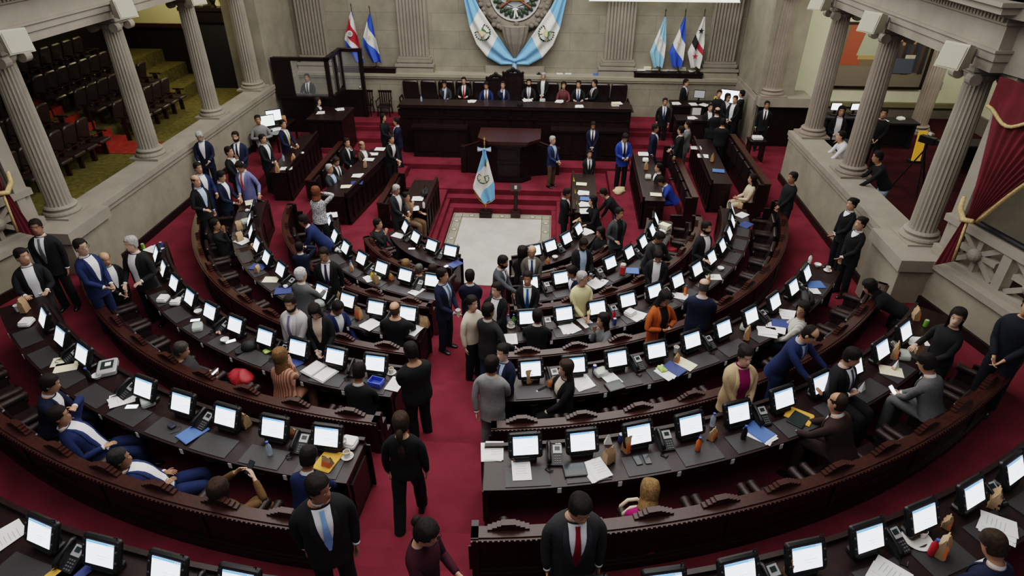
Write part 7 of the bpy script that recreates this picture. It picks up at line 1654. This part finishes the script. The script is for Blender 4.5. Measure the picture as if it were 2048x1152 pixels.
# rear left: clerk counter, screens ---------------------------------------
t = thing('clerk_counter', 'tall dark wooden clerk counter before the glazed booth', 'counter', (-5.6,5.1,1.0)); MB().bb(-.62,.52,-.45,.95,1.10,1.16).build('top', WOOD, t); b = MB(); b.bb(-.58,.48,-.40,.9,0,1.10)
for k in range(4): b.bb(-.5+.25*k, -.32+.25*k, -.43,-.40,.15,1.0)
b.bb(-.62,.52,-.45,-.38,0,.14); b.build('body', WOOD, t)
it('papers', -5.95,5.35,2.165, .2, 'white papers in front of the clerk on the tall counter'); it('papers', -5.45,5.75,2.165, .4, 'white papers at the right of the clerk on the tall counter')
t = thing('screen_table', 'small dark table under two bright screens by the left gallery wall', 'table', (-7.2,4.3,1.25)); MB().bb(-.4,.45,-.7,.9,.72,.76).build('top', WOODD, t)
for x in (-.36,.4):
    for y in (-.65,.85): MB().bb(x-.025,x+.025,y-.025,y+.025,0,.72).build('leg', WOODD, t)
def flat_monitor(loc, rz, label, w=.46, h=.34, m=None):
    t = thing('computer_monitor', label, 'monitor', loc, rz); MB().rbox((0,0,.02), (.22,.16,.02), .05).bb(-.03,.03,.0,.03,.02,.2).build('stand', BLACK, t); MB().bb(-w/2,w/2,-.02,.02,.14,.14+h).build('case', BLACK, t); MB().bb(-w/2+.015,w/2-.015,-.023,-.019,.155,.125+h).build('screen', m or SCR, t)
flat_monitor((-7.15,3.95,2.01), RAD(35), 'bright computer screen with green tinted chart by the left wall', m=pmat('screen_green', (.7,.8,.75), .3, emit=(.78,.95,.85), estr=1.0)); flat_monitor((-7.15,4.5,2.01), RAD(35), 'bright white computer screen, farther of the pair by the left wall')
it('papers', -6.95,4.1,2.012, .5, 'white papers before the two screens by the left wall'); it('bago', -6.95,4.75,2.012, .5, 'orange bag beside the two screens by the left wall')
# rear right: table, bright monitor --------------------------------------
t = thing('press_table', 'dark table with white front panel and papers at the rear right', 'table', (6.05,7.25,1.25)); MB().bb(-.75,.85,-.35,.35,.86,.92).build('top', WOODD, t); MB().bb(-.05,.22,-.37,-.33,.05,.86).build('white_front', FOAM, t); MB().bb(-.7,-.1,-.30,.3,0,.86).build('cabinet', WOODD, t); MB().bb(.35,.8,-.25,.3,0,.86).build('end_cabinet', WOODD, t)
for k, (x, y) in enumerate(((5.50,7.15),(6.05,7.10),(6.4,7.05),(6.70,7.1))): it('papers', x, y, 2.172, .3*k, ('white papers under the standing man','white papers before the small keypad screen','loose white papers midway','white papers at the right end')[k]+' on the rear press table')
flat_monitor((6.25,7.38,2.17), RAD(-10), 'small keypad screen on the rear right press table', .36, .26, pmat('screen_dim', (.2,.2,.2), .3, emit=(.16,.17,.17), estr=.6)); flat_monitor((7.10,6.75,2.2), RAD(-20), 'bright white monitor behind the rear right huddle', .62, .42)
t = thing('monitor_cabinet', 'black cabinet carrying the bright monitor at rear right', 'cabinet', (7.1,6.75,1.25)); MB().bb(-.35,.35,-.25,.25,0,.95).build('body', BLACKM, t); MB().bb(-.32,.32,-.27,-.25,.1,.85).build('door', WOODD, t)
t = thing('flower_pot', 'small pot of yellow flowers on the rear press table', 'flowers', (6.80,7.35,2.17)); MB().lathe((0,0,0), [(.04,0),(.06,.1)], 12).build('pot', WOODL, t); b = MB(); [b.ball((.05*cos(k), .05*sin(k*1.7), .14+.02*(k % 3)), .03, 7, 5) for k in range(9)]; b.build('blooms', pmat('bloom_yellow', (.6,.5,.06), .6), t, True)
t = thing('dark_console', 'dark console desk in front of the rear right press table', 'desk', (6.0,6.1,1.25)); MB().bb(-.7,.5,-.3,.3,.7,.78).build('top', WOODD, t); MB().bb(-.66,.46,-.26,.26,0,.7).build('body', WOODD, t)
it('papers', 5.85,6.05,2.032, .1, 'white paper on the dark console at rear right')
o = MB().rbox((0,0,.05), (.30,.22,.10), .04).build('white_package', FOAM); o.location = (7.45,4.35,1.95); tag(o, 'white crumpled packages on the small stand near the opening guard', 'package')
t = thing('side_stand', 'small dark stand with white packages near the opening guard', 'stand', (7.45,4.35,1.25)); MB().bb(-.25,.25,-.2,.2,.66,.70).build('top', WOODD, t)
for x in (-.2,.2): MB().bb(x-.03,x+.03,-.17,.17,0,.66).build('leg', WOODD, t)
# red upholstered stools
RSE = pmat('red_upholstery', (.30,.02,.035), .7)
def red_stool(x, y, z, label):
    t = thing('red_chair', label, 'chair', (x, y, z)); MB().lathe((0,0,.42), [(.20,0),(.23,.03),(.22,.08),(.12,.10)], 18).build('seat', RSE, t, True, autos=40)
    for k in range(4): a = pi/4+k*pi/2; MB().tube([(.15*cos(a),.15*sin(a),.42),(.18*cos(a),.18*sin(a),0)], .02, 6).build('leg', WOODD, t)
    return t
red_stool(-6.05,3.75,1.10, 'round red seat beside the navy suit with yellow tie'); red_stool(-3.95,-1.05,.75, 'round red seat beside the woman in sparkling top'); red_stool(4.15,-1.2,.75, 'round red seat behind the second-row right desk end'); red_stool(1.75,-.75,.3, 'round red seat at the right edge of the marble floor')
# right gallery clutter -----------------------------------------------------
t = thing('camera_tripod', 'black video camera on tripod in the right gallery', 'camera', (10.3,.9,1.9))
for k in range(3): a = 2*pi*k/3+.4; MB().tube([(0,0,1.05),(.42*cos(a),.42*sin(a),0)], .02, 6).build('leg', BLACK, t)
MB().tube([(0,0,1.0),(0,0,1.2)], .03, 8).build('head', BLACK, t); b = MB(); b.box((0,.02,1.28), (.14,.36,.16), .6); b.box((.14,-.16,1.28), (.11,.12,.11), .6); b.build('camera_body', BLACK, t); MB().tube([(.0,0,1.2),(.45,.2,1.12)], .012, 6).build('pan_handle', BLACK, t); MB().box((.05,.10,1.40), (.03,.12,.05)).build('badge', FOAM, t)
for x, y, lab in ((11.0,4.2,'long black equipment table near the rear of the right gallery'),(9.9,4.6,'black equipment table behind the farthest right column'),(12.5,2.4,'black equipment table behind the tripod')):
    t = thing('equipment_table', lab, 'table', (x, y, 1.9)); MB().bb(-.7,.7,-.3,.3,.70,.75).build('top', BLACKM, t); MB().bb(-.68,.68,-.02,.02,.05,.7).build('panel', BLACKM, t)
    for sx in (-.6,.6): MB().bb(sx-.03,sx+.03,-.28,.28,0,.7).build('leg', BLACKM, t)
flat_monitor((9.55,4.55,2.66), RAD(0), 'bright laptop screen left of the farthest right column', .30, .22); flat_monitor((10.1,4.6,2.66), RAD(10), 'bright laptop screen just right of the farthest right column', .26, .2)
it('papers', 10.75,4.15,2.652, .3, 'white paper on the long black gallery table'); it('foam', 11.3,4.25,2.652, .3, 'white box on the long black gallery table')
t = thing('yellow_signboard', 'upright yellow panel leaning by the inner gallery column', 'panel', (11.3,2.9,1.9)); MB().box((0,0,.45), (.22,.05,.8), 0, 0, RAD(-8)).build('board', pmat('panel_glow', (.55,.30,.03), .6, emit=(1,.5,.05), estr=.15), t); MB().bb(-.16,.16,-.1,.1,0,.06).build('foot', BLACKM, t)  # weak glow put into the yellow of the panel
for x, y, lab in ((10.9,-.9,'black office chair nearest the parapet in the right gallery'),(11.8,.4,'black office chair beside the video tripod'),(9.4,3.0,'black office chair at the near gallery table')):
    t = thing('office_chair', lab, 'chair', (x, y, 1.9), .7); MB().rbox((0,0,.46), (.48,.46,.08), .05).build('seat', BLACKM, t); MB().rbox((0,-.22,.78), (.44,.07,.5), .03).build('backrest', BLACKM, t); b = MB(); b.lathe((0,0,.05), [(.03,0),(.03,.4)], 8); [b.tube([(0,0,.1),(.26*cos(k*1.257),.26*sin(k*1.257),.04)], .02, 5) for k in range(5)]; b.build('swivel_base', BLACK, t)
t = thing('equipment_bag', 'black padded equipment bag on the right gallery floor', 'bag', (11.6,-2.2,1.9)); MB().rbox((0,0,.16), (.5,.3,.32), .08).build('body', BLACKM, t); MB().tube([(-.18,0,.3),(0,0,.42),(.18,0,.3)], .02, 6).build('strap', BLACK, t)
# handbag, held things and floor scraps
it('handbag', 2.36,-9.78,2.30, .2, 'cream handbag on the lap of the woman in fuchsia')
for x, y, z, lab in ((3.06,-10.95,2.402,'white scrap of paper on the carpet before the sixth-row desk'),(4.55,-10.35,2.402,'small white scrap on the carpet below the fifth-row rail at right'),(5.3,-9.62,2.402,'white scrap on the carpet farthest right below the rail')):
    o = MB().box((0,0,.003), (.05,.03,.004), .4).build('paper_scrap', WHITE); o.location = (x, y, z); tag(o, lab, 'paper')
# large red carpeted ramp strip and kerb by the right opening
b = MB(); b.bb(7.0, 7.64, 2.75, 5.2, 1.25, 1.32); struct(b.build('floor_right_strip', CARPET))
# ---------------------------------------------------------------- light and camera
def area(name, loc, size, energy, color=(1,1,1), rot=(0,0,0), shape='RECTANGLE'):
    l = bpy.data.lights.new(name, 'AREA'); l.shape = shape; l.size = size[0]; l.size_y = size[1]; l.energy = energy; l.color = color
    o = bpy.data.objects.new(name, l); COL.objects.link(o); o.location = loc; o.rotation_euler = rot; return o
area('skylight', (0, -3.0, 10.2), (11, 12), 680, (1,.97,.92))
area('skylight_rear', (0, 4.5, 10.2), (10, 3.5), 300, (1,.96,.9))
area('near_ceiling', (0, -11.5, 10.2), (10, 4), 150, (1,.97,.93))
area('right_gallery_wash', (11.8, 3.6, 6.1), (5, 1.5), 95, (1,.95,.8), (RAD(62),0,0))  # aimed light added to wash the pale rear wall of the gallery
area('right_gallery_down', (11.0, 0.5, 6.2), (4, 4), 28, (1,.95,.85))
area('right_alcove_light', (10.6, -6.5, 5.6), (1.5, 3), 12, (1,.95,.85))
p = bpy.data.lights.new('gallery_lamp', 'POINT'); p.energy = 90; p.color = (1,.88,.55); p.shadow_soft_size = .12
o = bpy.data.objects.new('gallery_lamp', p); COL.objects.link(o); o.location = (-8.72, 6.45, 5.0)
q = bpy.data.lights.new('gallery_fill_light', 'POINT'); q.energy = 42; q.color = (1,.9,.6); q.shadow_soft_size = .2  # unseen fill light, added to brighten the pale left gallery wall
o = bpy.data.objects.new('gallery_fill_light', q); COL.objects.link(o); o.location = (-10.4, 5.4, 5.9)
w = bpy.data.worlds.new('hall_air'); scene.world = w; w.use_nodes = True
w.node_tree.nodes['Background'].inputs[0].default_value = (.75,.8,.9,1); w.node_tree.nodes['Background'].inputs[1].default_value = .12
cd = bpy.data.cameras.new('camera'); cam = bpy.data.objects.new('camera', cd); COL.objects.link(cam); scene.camera = cam
cd.sensor_width = 36; cd.lens = 1273.83/2048*36; cd.clip_end = 100
th, yaw, roll = .5601272, .06099498, .00236964
fw = Vector((-sin(yaw)*cos(th), cos(yaw)*cos(th), -sin(th))); rt = Vector((cos(yaw), sin(yaw), 0)); up = rt.cross(fw)
r2 = rt*cos(roll)+up*sin(roll); u2 = -rt*sin(roll)+up*cos(roll)
M = Matrix((r2, u2, -fw)).transposed().to_4x4(); M.translation = Vector((1.34, -14.36, 8.22)); cam.matrix_world = M
scene.cycles.max_bounces = 6; scene.cycles.diffuse_bounces = 3; scene.cycles.glossy_bounces = 2; scene.cycles.transmission_bounces = 4
scene.view_settings.view_transform = 'Filmic'; scene.view_settings.look = 'Medium High Contrast'; scene.view_settings.exposure = 0.9
